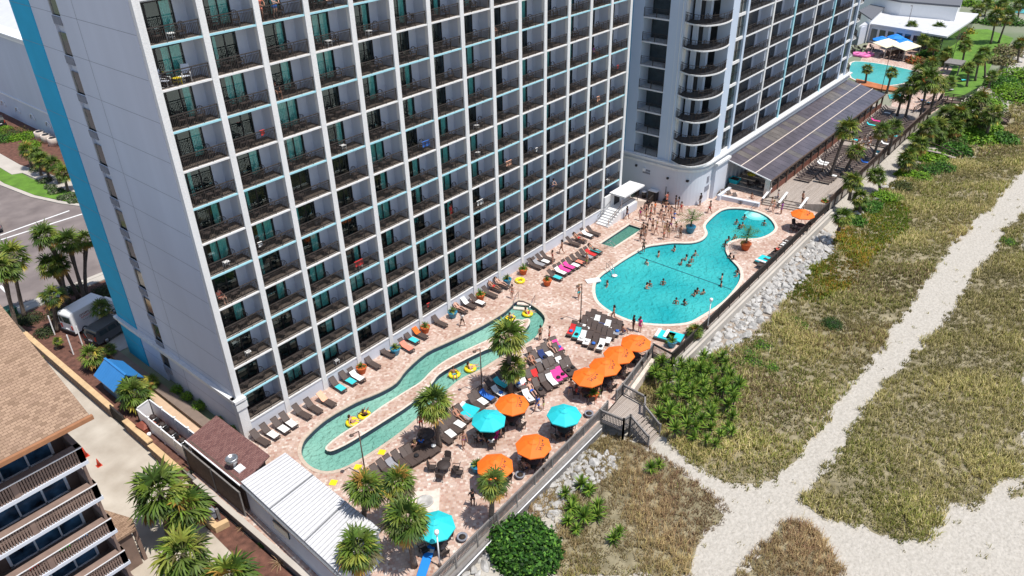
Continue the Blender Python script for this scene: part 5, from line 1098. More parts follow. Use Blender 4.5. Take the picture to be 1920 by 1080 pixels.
def sparse(name, Ppx, n, seed):
    return grass(name, Ppx, .12, .3, .05, OLV, seed, 7, n, -1, soil=False)
grass('sea_oats', GA, .8, 1.0, .035, [(.42,.34,.16),(.36,.30,.13)], 41, 5, 1800, .3, soil=False)
grass('sea_oats', GC, .8, .9, .03, [(.42,.35,.18),(.36,.31,.14)], 42, 5, 1800, .3, soil=False)
sparse('sand_tufts', [(1240,690),(1925,225),(1925,1085),(1290,1085),(1290,950),(1200,830)], 700, 31)
grass('dune_grass', [(1600,405),(1650,378),(1720,340),(1745,310),(1735,300),(1690,335),(1640,365),(1600,392)], 5, .5, .09, TAN, 9, 11, 900, .1)
grass('dune_grass', [(1775,300),(1850,292),(1925,228),(1925,150),(1890,205),(1850,240),(1790,280)], 3, .6, .12, TAN, 10, 11, 3000, .2)
# ================================================================ PEOPLE
def skin_mesh(name, J, E, m, sub=1, root=0):
    me = bpy.data.meshes.new(name+'_sk'); me.from_pydata([j[0] for j in J], E, []); o = bpy.data.objects.new(name+'_sk', me); COL.objects.link(o)
    md = o.modifiers.new('s', 'SKIN'); md.use_smooth_shade = True
    for i, j in enumerate(J): v = me.skin_vertices[0].data[i]; v.radius = (j[1], j[2] if len(j) > 2 else j[1]); v.use_root = (i == root)
    if sub: s = o.modifiers.new('u', 'SUBSURF'); s.levels = sub; s.render_levels = sub
    dg = bpy.context.evaluated_depsgraph_get(); r = bpy.data.meshes.new_from_object(o.evaluated_get(dg)); r.name = name; bpy.data.objects.remove(o); bpy.data.meshes.remove(me)
    r.materials.clear(); r.materials.append(m); return r
V3 = Vector
def pose(kind):
    "joint positions of a 1.72 m figure facing -y"
    P = dict(pel=V3((0,0,.95)), wai=V3((0,0,1.08)), che=V3((0,.01,1.28)), nb=V3((0,.01,1.45)), nt=V3((0,-.0,1.53)), hd=V3((0,-.01,1.60)), tp=V3((0,.0,1.71)))
    for s, n in ((-1,'l'),(1,'r')):
        P['sh'+n] = V3((s*.175,.01,1.41)); P['el'+n] = V3((s*.24,.03,1.15)); P['wr'+n] = V3((s*.26,-.05,.90)); P['hi'+n] = V3((s*.09,0,.90)); P['kn'+n] = V3((s*.10,-.02,.49)); P['an'+n] = V3((s*.10,.02,.08)); P['to'+n] = V3((s*.12,-.15,.03))
    if kind == 'walk':
        P['knl'] = V3((-.1,-.16,.50)); P['anl'] = V3((-.1,-.18,.09)); P['tol'] = V3((-.1,-.36,.04)); P['knr'] = V3((.1,.06,.48)); P['anr'] = V3((.1,.3,.14)); P['tor'] = V3((.1,.18,.03)); P['ell'] = V3((-.23,.14,1.16)); P['wrl'] = V3((-.25,.16,.92)); P['elr'] = V3((.23,-.06,1.17)); P['wrr'] = V3((.24,-.26,1.02))
    if kind == 'bent':
        P['elr'] = V3((.27,.0,1.18)); P['wrr'] = V3((.12,-.22,1.22)); P['ell'] = V3((-.26,.0,1.18)); P['wrl'] = V3((-.12,-.2,1.12))
    if kind == 'lean':
        P['ell'] = V3((-.24,-.2,1.16)); P['wrl'] = V3((-.12,-.38,1.10)); P['elr'] = V3((.24,-.2,1.16)); P['wrr'] = V3((.12,-.38,1.10))
        for k in ('che','nb','nt','hd','tp','shl','shr'): P[k] += V3((0,-.10,-.02))
    if kind in ('sit','ring'):
        d = V3((0,0,-.47))
        for k in P:
            if k[:2] not in ('kn','an','to'): P[k] += d
        for s, n in ((-1,'l'),(1,'r')): P['kn'+n] = V3((s*.12,-.44,.50)); P['an'+n] = V3((s*.12,-.46,.08)); P['to'+n] = V3((s*.13,-.62,.04)); P['el'+n] = V3((s*.24,-.06,.72)); P['wr'+n] = V3((s*.16,-.3,.62))
    if kind == 'ring':
        for k in ('che','nb','nt','hd','tp','shl','shr','wai'): P[k] += V3((0,.22*(P[k].z-.5),-.06))
        for s, n in ((-1,'l'),(1,'r')): P['kn'+n] = V3((s*.13,-.42,.62)); P['an'+n] = V3((s*.14,-.76,.45)); P['to'+n] = V3((s*.15,-.84,.56)); P['el'+n] = V3((s*.38,.1,.66)); P['wr'+n] = V3((s*.5,-.1,.55))
    if kind == 'lie':   # reclining on a lounger, head towards +y
        P.update(pel=V3((0,.2,.47)), wai=V3((0,.33,.52)), che=V3((0,.5,.66)), nb=V3((0,.63,.78)), nt=V3((0,.69,.84)), hd=V3((0,.74,.89)), tp=V3((0,.81,.96)))
        for s, n in ((-1,'l'),(1,'r')): P['sh'+n] = V3((s*.175,.6,.74)); P['el'+n] = V3((s*.27,.4,.56)); P['wr'+n] = V3((s*.2,.18,.5)); P['hi'+n] = V3((s*.09,.14,.46)); P['kn'+n] = V3((s*.11,-.26,.50 if s < 0 else .62)); P['an'+n] = V3((s*.11,-.66,.42)); P['to'+n] = V3((s*.14,-.72,.55))
    return P
def figure(kind, wear, female=False):
    P = pose(kind); t = thing('person', 'p', 'person'); names = list(P); ix = {k: i for i, k in enumerate(names)}
    R = dict(pel=(.125,.095), wai=(.105,.078), che=(.13,.09), nb=(.055,.055), nt=(.05,.05), hd=(.078,.09), tp=(.05,.055))
    for n in 'lr': R.update({'sh'+n:(.055,.055),'el'+n:(.04,.04),'wr'+n:(.027,.027),'hi'+n:(.088,.085),'kn'+n:(.055,.055),'an'+n:(.036,.036),'to'+n:(.028,.02)})
    J = [[P[k], *R[k]] for k in names]; E = [(ix[a], ix[b]) for a, b in (('pel','wai'),('wai','che'),('che','nb'),('nb','nt'),('nt','hd'),('hd','tp'))]
    for n in 'lr': E += [(ix[a], ix[b]) for a, b in (('che','sh'+n),('sh'+n,'el'+n),('el'+n,'wr'+n),('pel','hi'+n),('hi'+n,'kn'+n),('kn'+n,'an'+n),('an'+n,'to'+n))]
    nose = P['hd']+(P['hd']-P['nt']).cross(V3((1,0,0))).normalized()*.095*(1 if kind != 'lie' else 1); nose = P['hd']+V3((0,-.1,0)) if kind != 'lie' else P['hd']+V3((0,-.07,.08))
    J.append([nose, .013, .013]); E.append((ix['hd'], len(J)-1))
    for n, s in (('l',-1),('r',1)):
        fa = (P['wr'+n]-P['el'+n]).normalized(); pa = P['wr'+n]+fa*.06; J.append([pa, .034, .018]); pi_ = len(J)-1; E.append((ix['wr'+n], pi_)); sd = fa.cross(V3((0,1,0))) if abs(fa.y) < .9 else V3((1,0,0)); sd.normalize()
        for q in range(4):
            a = pa+sd*(q-1.5)*.019+fa*.045; b = a+fa*(.05,.062,.056,.042)[q]+V3((0,-.012,0)); J += [[a,.009,.009],[b,.007,.007]]; E += [(pi_, len(J)-2), (len(J)-2, len(J)-1)]
        a = pa-fa*.02+sd*.045*(-s if abs(fa.z) > .5 else 1); J += [[a,.011,.011],[a+fa*.045,.008,.008]]; E += [(pi_, len(J)-2), (len(J)-2, len(J)-1)]
    bm_ = skin_mesh('body', J, E, M['skin'], 1, ix['pel']); b = place('body', bm_, t); b['tint'] = 1
    hd = MB(); c = P['hd']; back = V3((0,.025,.035)) if kind != 'lie' else V3((0,.035,.0))
    hd.ball(c+back, .108, 1.12, 10, 7, jit=.12)
    if female: hd.ball(c+back+V3((0,.05,-.12)) if kind != 'lie' else c+V3((0,.02,-.05)), .085, 1.6, 8, 6, jit=.15)
    h = place('hair', hd.mesh('hair', M['cloth']), t)
    def shell(ks, es, grow, nm):
        jj = [[P[k], R[k][0]*grow+.008, R[k][1]*grow+.012] for k in ks]; ii = {k: i for i, k in enumerate(ks)}
        return place(nm, skin_mesh(nm, jj, [(ii[a], ii[b]) for a, b in es], M['cloth'], 1, 0), t)
    out = [b, h]
    def cutk(a, b_, f, nm):
        P[nm] = P[a].lerp(P[b_], f); R[nm] = (R[a][0]*(1-f)+R[b_][0]*f, R[a][1]*(1-f)+R[b_][1]*f)
    for n in 'lr': cutk('hi'+n, 'kn'+n, .62 if wear in ('trunks','shirt') else .05, 'th'+n); cutk('sh'+n, 'el'+n, .5, 'ua'+n)
    cutk('pel','wai',.35,'hw'); cutk('che','nb',.25,'uc')
    if wear in ('trunks','shirt','bikini'): out.append(shell(['pel','hw','hil','hir','thl','thr'], [('pel','hw'),('pel','hil'),('pel','hir'),('hil','thl'),('hir','thr')], 1.08, 'shorts' if wear != 'bikini' else 'bikini_bottom'))
    if wear == 'shirt': out.append(shell(['pel','wai','che','uc','shl','shr','ual','uar'], [('pel','wai'),('wai','che'),('che','uc'),('che','shl'),('che','shr'),('shl','ual'),('shr','uar')], 1.12, 'shirt'))
    if wear == 'bikini':
        cutk('wai','che',.75,'b0'); cutk('che','nb',.02,'b1'); out.append(shell(['b0','b1'], [('b0','b1')], 1.1, 'bikini_top'))
    if wear == 'swimsuit': out.append(shell(['pel','wai','che','uc','hil','hir'], [('pel','wai'),('wai','che'),('che','uc'),('pel','hil'),('pel','hir')], 1.07, 'swimsuit'))
    return t
SK = [(.50,.27,.18),(.38,.19,.12),(.58,.34,.25),(.26,.12,.075),(.15,.07,.045)]
FIG = {}
COLS = dict(black=(.015,.015,.018), white=(.8,.8,.78), red=(.6,.03,.03), blue=(.03,.15,.55), pink=(.75,.06,.30), orange=(.8,.16,.02), green=(.25,.6,.06), navy=(.02,.04,.15), purple=(.25,.05,.30), grey=(.3,.3,.32), teal=(.02,.4,.42), coral=(.8,.25,.17), yellow=(.8,.6,.05), brown=(.12,.06,.03))
def person(loc, rz, kind, wear, female, skin, hair, c1, label, c2=None, group=None, s=1., tilt=None):
    key = (kind, wear, female)
    if key not in FIG: FIG[key] = Kind(figure(*key))
    f = FIG[key].put(loc, rz, label, group, None, (s*1.12, s*1.12, s*1.04), tilt)
    ch = [o for o in bpy.data.objects if False]
    KC = [c for c in NEWCH(f)]
    for c in KC:
        n = c.name.split('.')[0]
        c.color = (*({'body': SK[skin], 'hair': hair, 'shirt': COLS[c1], 'shorts': COLS[c2 or c1], 'bikini_top': COLS[c1], 'bikini_bottom': COLS[c2 or c1], 'swimsuit': COLS[c1]}[n]), 1)
    return f
def NEWCH(f):
    if f.name in KIDS: return KIDS[f.name]
    return CHILD.get(f.name, [])
CHILD = {}
_dup = dup
def dup(root, loc, rz=0, label=None, group=None, color=None, sc_=None, tilt=None):
    def cp(o, par):
        c = o.copy(); COL.objects.link(c)
        if par is not None: c.parent = par; CHILD.setdefault(par.name, []).append(c)
        if color is not None and o.get('tint'): c.color = color
        for k in kids(o): cp(k, c)
        return c
    r = cp(root, None); r.location = loc; r.rotation_euler = (tilt[0] if tilt else 0, tilt[1] if tilt else 0, rz)
    if sc_: r.scale = (sc_,)*3 if not hasattr(sc_, '__len__') else sc_
    if label: r['label'] = label
    if group: r['group'] = group
    return r
HB, HD, HL = (.05,.025,.012), (.012,.009,.008), (.35,.22,.09)
UP = PI*.15
def at(px, py, z=0): return spot(px, py, z)
rnd.seed(21)
ST = [(1175,411,'walk','shirt',0,3,HD,'black','navy','man in black walking past the entry steps toward the crowd'),
(1200,414,'stand','swimsuit',1,2,HB,'pink',None,'woman in a pink swimsuit at the left edge of the crowd'),
(1214,397,'bent','shirt',0,4,HD,'black','black','man in black at the rear left of the crowd'),
(1220,407,'walk','trunks',0,1,HB,'red','red','man in red trunks left of the orange shirt'),
(1227,402,'bent','shirt',0,1,HB,'orange','grey','person in a bright orange shirt in the crowd'),
(1237,416,'walk','bikini',1,2,HB,'black',None,'woman in a black bikini right of the orange shirt'),
(1241,402,'stand','trunks',0,0,HB,'coral','coral','man in coral trunks behind the black bikini'),
(1248,398,'walk','trunks',0,1,HD,'navy','navy','man in navy trunks in the back row of the crowd'),
(1243,427,'stand','trunks',0,0,HB,'white','white','man in white trunks at the centre of the crowd'),
(1223,433,'bent','trunks',0,1,HD,'black','black','man in black trunks with raised hands near the spa'),
(1230,441,'walk','bikini',1,2,HL,'red',None,'blonde woman in a red bikini in the front row'),
(1205,440,'stand','trunks',0,1,HD,'brown','brown','man in brown trunks nearest the spa corner'),
(1212,443,'stand','swimsuit',1,1,HB,'black',None,'woman in a black swimsuit beside the spa corner'),
(1201,452,'walk','trunks',0,3,HD,'black','black','dark haired man in black trunks stepping between spa and pool'),
(1209,449,'bent','bikini',1,2,HB,'white',None,'woman in a white bikini between spa and pool'),
(1257,411,'stand','bikini',1,0,HB,'coral',None,'woman in a coral bikini left of the blue shirt'),
(1263,419,'walk','shirt',0,2,HB,'blue','blue','person in a bright blue shirt and shorts in the crowd'),
(1266,391,'stand','shirt',0,3,HD,'black','black','person in black at the back right of the crowd'),
(1271,393,'bent','swimsuit',1,3,HD,'navy',None,'woman in a navy swimsuit at the back right of the crowd'),
(1276,403,'walk','swimsuit',1,2,HB,'red',None,'woman in a red swimsuit apart on the right of the crowd'),
(1250,384,'bent','shirt',0,0,HB,'coral','coral','person in a salmon shirt by the dark cabinet'),
(1253,446,'stand','bikini',1,2,HB,'yellow',None,'woman in a yellow bikini at the front of the crowd'),
(1257,431,'walk','trunks',0,1,HB,'purple','purple','man in purple trunks in front of the blue shirt'),
(1267,434,'stand','bikini',1,0,HB,'orange',None,'small figure in an orange bikini at the crowd front'),
(1275,447,'bent','trunks',0,1,HB,'brown','brown','man in brown trunks left of the blue potted palm'),
(1312,386,'stand','shirt',0,4,HD,'black','grey','man in a black shirt standing at the curved wall'),
(1053,476,'walk','bikini',1,1,HD,'black',None,'woman in a black bikini walking below the balconies'),
(1036,495,'stand','swimsuit',1,2,HB,'red',None,'person in red beside the loungers along the hotel'),
(1013,638,'stand','trunks',0,1,HD,'black','black','man in black trunks standing at the end of the lazy river'),
(790,804,'stand','trunks',0,4,HD,'red','red','dark haired man in red trunks by the bushy river palm'),
(867,612,'walk','shirt',0,3,HD,'white','black','pool attendant in white shirt and black trousers by the hotel loungers'),
(1187,620,'stand','shirt',0,4,HD,'black','black','person in black walking beside the pink shirt at the pool edge'),
(1199,623,'stand','shirt',1,2,HB,'pink','pink','person in a bright pink shirt at the pool edge'),
(1008,772,'walk','shirt',0,1,HB,'blue','blue','man in a blue shirt right of the orange umbrella'),
(1019,768,'stand','shirt',0,2,HD,'black','green','child in black shirt and lime shorts next to the blue shirt'),
(887,950,'bent','shirt',0,3,HD,'black','black','man in black standing near the leaning fence palm'),
(1457,378,'stand','shirt',0,2,HD,'grey','navy','man in a grey shirt on the deck steps'),
(1445,394,'walk','trunks',0,0,HB,'white','white','man in white trunks below the deck steps'),
(1464,402,'bent','shirt',0,1,HB,'purple','purple','person in purple at the foot of the deck steps'),
(1503,383,'stand','trunks',0,1,HD,'black','black','man in black trunks behind the far orange umbrella'),
(1449,398,'stand','bikini',1,2,HL,'coral',None,'woman in a coral bikini at the pool steps side'),
(1209,404,'stand','bikini',1,2,HD,'red',None,'woman in red two piece amid the crowd, standing still'),
(1252,405,'walk','trunks',0,0,HB,'black','black','man in black swim shorts amid the crowd, stepping'),
(1218,421,'walk','trunks',0,1,HB,'navy','navy','man in navy swim shorts amid the crowd, stepping'),
(1249,438,'walk','bikini',1,1,HB,'brown',None,'woman in brown two piece amid the crowd, stepping'),
(1240,409,'stand','bikini',1,2,HD,'purple',None,'woman in purple two piece amid the crowd, standing still'),
(1244,449,'bent','trunks',0,1,HL,'coral','coral','man in coral swim shorts amid the crowd, arms raised'),
(1211,414,'stand','bikini',1,1,HD,'yellow',None,'woman in yellow two piece amid the crowd, standing still'),
(1206,474,'bent','trunks',0,3,HD,'black','black','man standing on the pool edge beside the crowd')]
for x, y, k, w_, fe, sk_, hr, c1, c2, lab in ST:
    z = .6 if x in (1503,) else 0
    person(at(x, y, z), rnd.random()*6.28, k, w_, bool(fe), sk_, hr, c1, lab, c2, None, rnd.uniform(.95,1.05)*(.75 if 'child' in lab or 'small figure' in lab else 1))
SW = [(1212,496),(1235,481),(1264,471),(1277,497),(1291,500),(1296,492),(1303,480),(1380,421),(1386,429),(1391,427),(1395,412),(1432,423),(1365,452),(1359,463),(1368,485),(1374,490),(1382,513),(1377,450),(1138,537),(1213,541),(1218,536),(1243,534),(1302,555),(1307,551),(1318,552),(1267,570),(1283,572),(1353,524),(1352,537),(1381,518),(1286,488)]
for n_, (x, y) in enumerate(SW):
    w_, fe = (('trunks', False), ('bikini', True))[rnd.random() < .4]; cn_ = rnd.choice(['black','navy','red','white','blue','coral','teal'])
    side_ = 'left' if x < 1250 else ('right' if x < 1340 else 'far')
    person(at(x, y, -.2)+Vector((0,0,-1.02 if n_ % 4 else -1.12)), rnd.random()*6.28, rnd.choice(['stand','bent','walk']), w_, fe, rnd.choice([0,1,1,2,3]), rnd.choice([HB,HD,HD]), cn_, '%s bather from the left wading in the %s part of the big turquoise pool' % (od(sorted(a[0] for a in SW).index(x)), side_), None, 'bathers in the big pool')
# balcony people
def bal(i, k, fx, fy=.5): return (PX[i]+.23+BL*fx, fy, Z0+H*k)
for i, k, fx, kd, w_, fe, sk_, c1, c2, lab in [(2,11,.12,'lean','shirt',1,1,'coral','coral','woman in coral leaning on a high balcony rail, left of the pair'),(2,11,.45,'lean','shirt',0,2,'white','blue','man in white shirt and blue shorts on a high balcony'),
    (4,11,.42,'stand','shirt',0,2,'black','black','person in black on the balcony beside the stretching figure'),(4,11,.6,'lean','shirt',1,2,'pink','white','person in pink stretching an arm over a high balcony rail'),
    (5,12,.5,'lean','shirt',0,2,'black','navy','man in black leaning on a top balcony rail'),(2,9,.2,'sit','shirt',1,1,'black','black','woman in black sitting on a balcony in the third column'),
    (0,4,.2,'sit','shirt',1,2,'coral','coral','woman sitting low on a near corner balcony'),(9,10,.2,'stand','shirt',0,2,'white','grey','man in white at a high balcony door of the tenth column'),
    (12,7,.15,'sit','shirt',1,2,'pink','grey','person in pink sitting on a right hand balcony'),(12,7,.5,'sit','shirt',0,3,'purple','navy','person in purple sitting on a right hand balcony'),
    (10,2,.6,'lean','shirt',0,2,'grey','navy','man with folded arms on a low balcony near the stairs'),(8,9,.2,'sit','shirt',1,2,'pink','pink','person in pink on a middle high balcony'),(6,3,.5,'stand','shirt',0,1,'red','red','person in red on a low middle balcony'),(2,12,.6,'sit','shirt',0,1,'blue','blue','person in blue on a top balcony of the third column')]:
    person(bal(i, k, fx, .62 if kd == 'lean' else .9), 0 if kd == 'lean' else rnd.uniform(-.6,.6), kd, w_, bool(fe), sk_, rnd.choice([HB,HD]), c1, lab, c2)
# lean pose reaches over rail: fine

# ================================================================ TOWELS, LOUNGERS
def towel_mesh(kind):
    mb = MB(); rnd.seed(hash(kind) % 97 if 0 else len(kind))
    if kind == 'flat':  pr = [(-.75,.385),(-.3,.39),(.15,.385),(.30,.42),(.62,.70)]
    elif kind == 'back': pr = [(.1,.39),(.28,.42),(.62,.72),(.90,.97),(.95,.80)]
    else: pr = [(-.85,.385),(-.4,.40),(.1,.39)]
    n = 5
    for i in range(len(pr)-1):
        for j in range(n):
            xs = [-.30+.6*j/n, -.30+.6*(j+1)/n]; q = []
            for (y, z), x in ((pr[i],xs[0]),(pr[i],xs[1]),(pr[i+1],xs[1]),(pr[i+1],xs[0])): q.append((x, y, z+.012*math.sin(x*23+y*11)))
            mb.add(q+[(a, b, c-.02) for a, b, c in q], [(0,1,2,3),(7,6,5,4),(0,4,5,1),(1,5,6,2),(2,6,7,3),(3,7,4,0)])
    return mb.mesh('towel', M['cloth'])
TWM = {k: towel_mesh(k) for k in ('flat','back','foot')}
BAG = MB().ball((0,-.3,.46), .2, .55, 8, 5, jit=.6).mesh('bag', M['cloth'])
def towel(loc, rz, col, label, kind='flat', group='towels on the loungers', dz=0):
    o = place('towel', TWM[kind], None, (loc[0], loc[1], loc[2]+dz), rz); o.color = (*(COLS[col] if isinstance(col, str) else col), 1); return tag(o, label, 'towel', group)
COLS['aqua'] = (.05,.55,.58); COLS['peach'] = (.85,.45,.30)
USEDT = set()
def lounger(px, py, rz, label, tw=None, twk='flat', group=None, flat=False, z=0, who=None, bag=None):
    p = spot(px, py, z+.15 if z == 0 else z); p.z = z
    o = (LF if flat else LG).put(p, rz, label, group, None, (.88,1,1))
    if tw: towel(p, rz, tw, ('%s towel on the ' % tw)+label, twk)
    if bag: o2 = place('bag', BAG, None, p, rz); o2.color = (*COLS[bag], 1); tag(o2, ('%s bundle on the ' % bag)+label, 'bag', 'bundles on the loungers')
    if who:
        person(p, rz, 'lie', who[0], who[0] != 'trunks', who[1], HB, who[2], 'sunbather in %s lying on the %s' % (who[2], label), who[2], 'sunbathers')
    return p
A0 = math.radians(2)
WALL = [(489,827,None),(507,815,'white'),(527,804,'white'),(542,794,'white'),(567,778,None),(588,767,None),(613,755,'peach'),(634,727,'aqua'),(653,715,'aqua'),(669,709,'white'),(698,684,None),(724,664,None),(762,653,'coral'),(771,638,'aqua'),(787,629,'orange'),(824,607,None),(862,582,'coral'),(878,573,'white'),(895,568,'white'),(918,553,None),(927,542,'red'),(940,536,'white'),(1002,500,None),(1010,497,'grey'),(1018,491,'white'),(1026,486,None),(1074,458,None),(1086,451,'green'),(1100,442,'white'),(1112,438,None)]
for n_, (x, y, tw) in enumerate(WALL):
    who = ('bikini', 2, 'coral') if n_ in (16,) else (('bikini', 2, 'black') if n_ == 21 else (('trunks', 1, 'red') if n_ in (20,27) else None))
    lounger(x, y, A0+rnd.uniform(-.08,.08), '%s hotel wall lounger from the white roof' % od(n_), None if who else tw, rnd.choice(['flat','foot','back']) if tw and n_ > 3 else 'foot', 'loungers along the hotel wall', who=who)
R2_ = [(1040,521,'aqua'),(1050,512,'white'),(1058,508,'pink'),(1066,502,'pink'),(1074,498,'white'),(1082,492,'coral'),(1092,488,None),(1099,482,'grey'),(1107,478,'red'),(1115,472,'aqua')]
for n_, (x, y, tw) in enumerate(R2_):
    lounger(x, y, A0-.05+rnd.uniform(-.08,.08), '%s lounger of the row before the spa' % od(n_), tw, rnd.choice(['flat','foot']), 'second row of loungers before the spa', who=('trunks',1,'black') if n_ == 9 else None)
# cluster between umbrellas and lazy river (crown palm to the right)
C1 = [(1062,696,None),(1051,703,'pink'),(1043,709,'pink'),(1034,716,'white'),(1022,722,None),(1010,731,None),(998,739,'aqua'),(1052,684,'white'),(1040,690,None),(1030,695,'grey'),(1018,702,None),(1006,708,'red'),(996,714,'coral'),(1036,658,'red'),(1027,664,'white'),(1018,671,'navy'),(1008,678,'grey'),(1000,684,'coral'),(985,725,'white'),(976,715,'red'),(1048,664,None)]
for n_, (x, y, tw) in enumerate(C1):
    who = ('bikini',2,'red') if n_ == 13 else (('trunks',2,'blue') if n_ == 6 else (('bikini',1,'coral') if n_ == 17 else None))
    lounger(x, y, math.radians(-22)+rnd.uniform(-.05,.05), '%s lounger left of the four orange umbrellas' % od(n_), None if who else tw, rnd.choice(['foot','flat']), 'loungers left of the four orange umbrellas', who=who, bag=rnd.choice([None,None,None,'white','black']))
C2 = [(1072,622,'red'),(1082,628,'aqua'),(1092,634,'white'),(1102,640,'white'),(1114,645,None),(1127,650,'white'),(1093,612,'white'),(1103,617,None),(1112,622,None),(1122,627,None),(1131,632,None),(1141,637,'white'),(1108,600,'white'),(1118,605,'white'),(1128,610,'blue'),(1138,614,'white'),(1148,618,None),(1099,605,None),(1150,628,None),(1158,622,'grey')]
for n_, (x, y, tw) in enumerate(C2):
    lounger(x, y, math.radians(-72)+rnd.uniform(-.06,.06), '%s lounger of the packed block by the pool' % od(n_), tw, rnd.choice(['foot','flat']), 'packed loungers at the pool end', bag=rnd.choice([None,None,'white','black','blue']))
person(at(1167,628)+Vector((0,0,0)), 1.2, 'sit', 'trunks', False, 1, HD, 'navy', 'man sitting on the last lounger beside the orange umbrellas', 'navy')
C3 = [(712,895,None),(726,884,None),(738,876,'grey'),(752,868,None),(766,862,None),(787,850,None),(797,846,None),(832,822,None),(840,812,'white'),(848,803,None),(856,795,'white'),(862,786,'coral'),(900,752,'white'),(912,745,'blue'),(925,730,None),(938,722,'aqua'),(893,760,None),(946,716,'white')]
for n_, (x, y, tw) in enumerate(C3):
    who = ('bikini',1,'coral') if n_ == 11 else None
    lounger(x, y, A0+rnd.uniform(-.1,.1)-.1, '%s lounger beside the near river bank' % od(n_), None if who else tw, rnd.choice(['foot','flat']), 'loungers along the near river bank', who=who)
for n_, (x, y, tw) in enumerate(((700,905,None),(776,856,None),(808,838,None),(870,780,'grey'),(955,708,None),(934,738,'white'),(1070,690,None),(990,746,'white'),(968,720,'grey'),(1000,672,None),(1045,652,'pink'))):
    lounger(x, y, (A0-.1) if x < 960 else math.radians(-22), '%s extra lounger squeezed between river and umbrellas' % od(n_), tw, rnd.choice(['foot','flat']), 'loungers between river and umbrellas', bag=rnd.choice([None,'white','blue','black']))
for n_, (x, y, k_, w_, c_) in enumerate(((1030,640,'stand','trunks','red'),(1150,600,'walk','bikini','black'),(985,700,'bent','bikini','pink'),(950,775,'stand','shirt','white'),(1070,740,'walk','trunks','navy'),(1085,560,'walk','trunks','teal'),(960,560,'stand','bikini','coral'),(1330,400,'walk','trunks','red'),(1100,500,'stand','trunks','green'),(870,840,'walk','bikini','purple'))):
    person(at(x, y), rnd.random()*6, k_, w_, w_ == 'bikini', n_ % 4, (HB,HD,HL)[n_ % 3], c_, '%s stroller on the paving in %s, counted from the umbrellas' % (od(n_), c_), 'black' if w_ == 'shirt' else None, 'strollers on the paving')
C4 = [(1478,451),(1471,459),(1464,466),(1457,472),(1450,478),(1444,484),(1436,490),(1430,495)]
for n_, (x, y) in enumerate(C4):
    lounger(x, y, math.radians(88)+rnd.uniform(-.05,.05), '%s flat lounger along the dark fence' % od(n_), [None,'white','white',None,None,'black','aqua','aqua'][n_], 'foot', 'loungers along the long dark fence', flat=True, who=('trunks',1,'red') if n_ == 3 else None)
for n_, (x, y) in enumerate(((1350,366),(1361,369),(1372,372),(1383,376))): lounger(x, y, math.radians(-25), '%s dark lounger before the low white planter wall' % od(n_), None, group='loungers before the planter wall')
def teal_bed(px, py, lab, rz=.2):
    p = at(px, py); o = thing('daybed', lab, 'daybed', p, rz, 'teal cushioned daybeds'); MB().box(-.75,-.95,.0,.75,.95,.28).build('base', M['resin'], o); MB().box(-.7,-.9,.28,.7,.9,.40).build('cushion', M['teal'], o); MB().box(-.7,.55,.40,.7,.85,.52).build('bolster', M['white'], o)
teal_bed(876,775,'teal cushioned daybed left of the teal umbrella by the river'); teal_bed(1246,634,'teal cushioned daybed left one behind the fence corner'); teal_bed(1262,636,'teal cushioned daybed right one behind the fence corner')
teal_bed(1432,492,'teal cushioned daybed against the long dark fence', 1.5)
# ================================================================ UMBRELLAS, TABLES, CHAIRS
UM = [(1193,637,'o','orange umbrella nearest the big pool, first of the four in a line'),(1161,659,'o','second orange umbrella of the line of four from the pool'),(1135,681,'o','third orange umbrella of the line of four from the pool'),(1103,701,'o','orange umbrella nearest the stairs, last of the line of four'),
      (960,752,'o','orange umbrella between the tall palm and the teal umbrella'),(1000,830,'o','orange umbrella by the near fence with a white lounge chair beneath'),(928,868,'o','orange umbrella next to the blue potted plant, nearest the bottom'),(1506,397,'o','small far orange umbrella beside the deck steps'),
      (916,782,'t','teal umbrella left of the orange one by the river daybed'),(1058,772,'t','teal umbrella standing alone near the beach stairs'),(815,980,'t','teal umbrella half hidden by the palm at the bottom')]
UL = ['orange umbrella nearest the big pool','second orange umbrella from the pool','third orange umbrella from the pool','orange umbrella nearest the beach stairs','orange umbrella right of the tall palm','orange umbrella by the near fence','lowest orange umbrella by the blue pot','small far orange umbrella','teal umbrella by the river daybed','teal umbrella near the beach stairs','bottom teal umbrella behind the palm']
for n_, (x, y, c_, lab) in enumerate(UM):
    p = spot(x, y, 2.5); p.z = 0; rz = rnd.random()*.7; (UO if c_ == 'o' else UT).put(p, rz, lab, 'patio umbrellas')
    TB.put(p, rz, 'round dark table under the '+UL[n_], 'tables under umbrellas')
    sd = lab.split(',')[0].replace('umbrella', 'umbrella')
    for j in range(4):
        a = rz+PI/4+j*PI/2+rnd.uniform(-.15,.15); q = Vector((p.x+.95*math.cos(a), p.y+.95*math.sin(a), 0))
        CH.put(q, a-PI/2, '%s wicker chair under the %s' % (od(j), UL[n_]), 'chairs under the umbrellas')
        if rnd.random() < (.5 if n_ < 6 else .25):
            person(q, a-PI/2, 'sit', rnd.choice(['trunks','shirt']), rnd.random() < .5, rnd.choice([0,1,2,3]), HB, rnd.choice(list(COLS)), 'person in the %s chair under the %s' % (od(j), UL[n_]), 'navy', 'people under umbrellas')
p = at(833,884); TB.put(p, 0, 'round dark table with four chairs in the open paving, without umbrella', None)
for j, a in enumerate((.5,2.2,3.6,5.3)): CH.put(p+Vector((.9*math.cos(a),.9*math.sin(a),0)), a-PI/2, '%s wicker chair of the table standing without umbrella' % od(j), 'chairs of the open table')
CH.put(at(862,893), .6, 'single dark wicker chair standing alone on the open paving', None)
TB.put(at(800,826), 0, 'dark round table beside the bushy river palm', None).scale = (1.3,1.3,1)
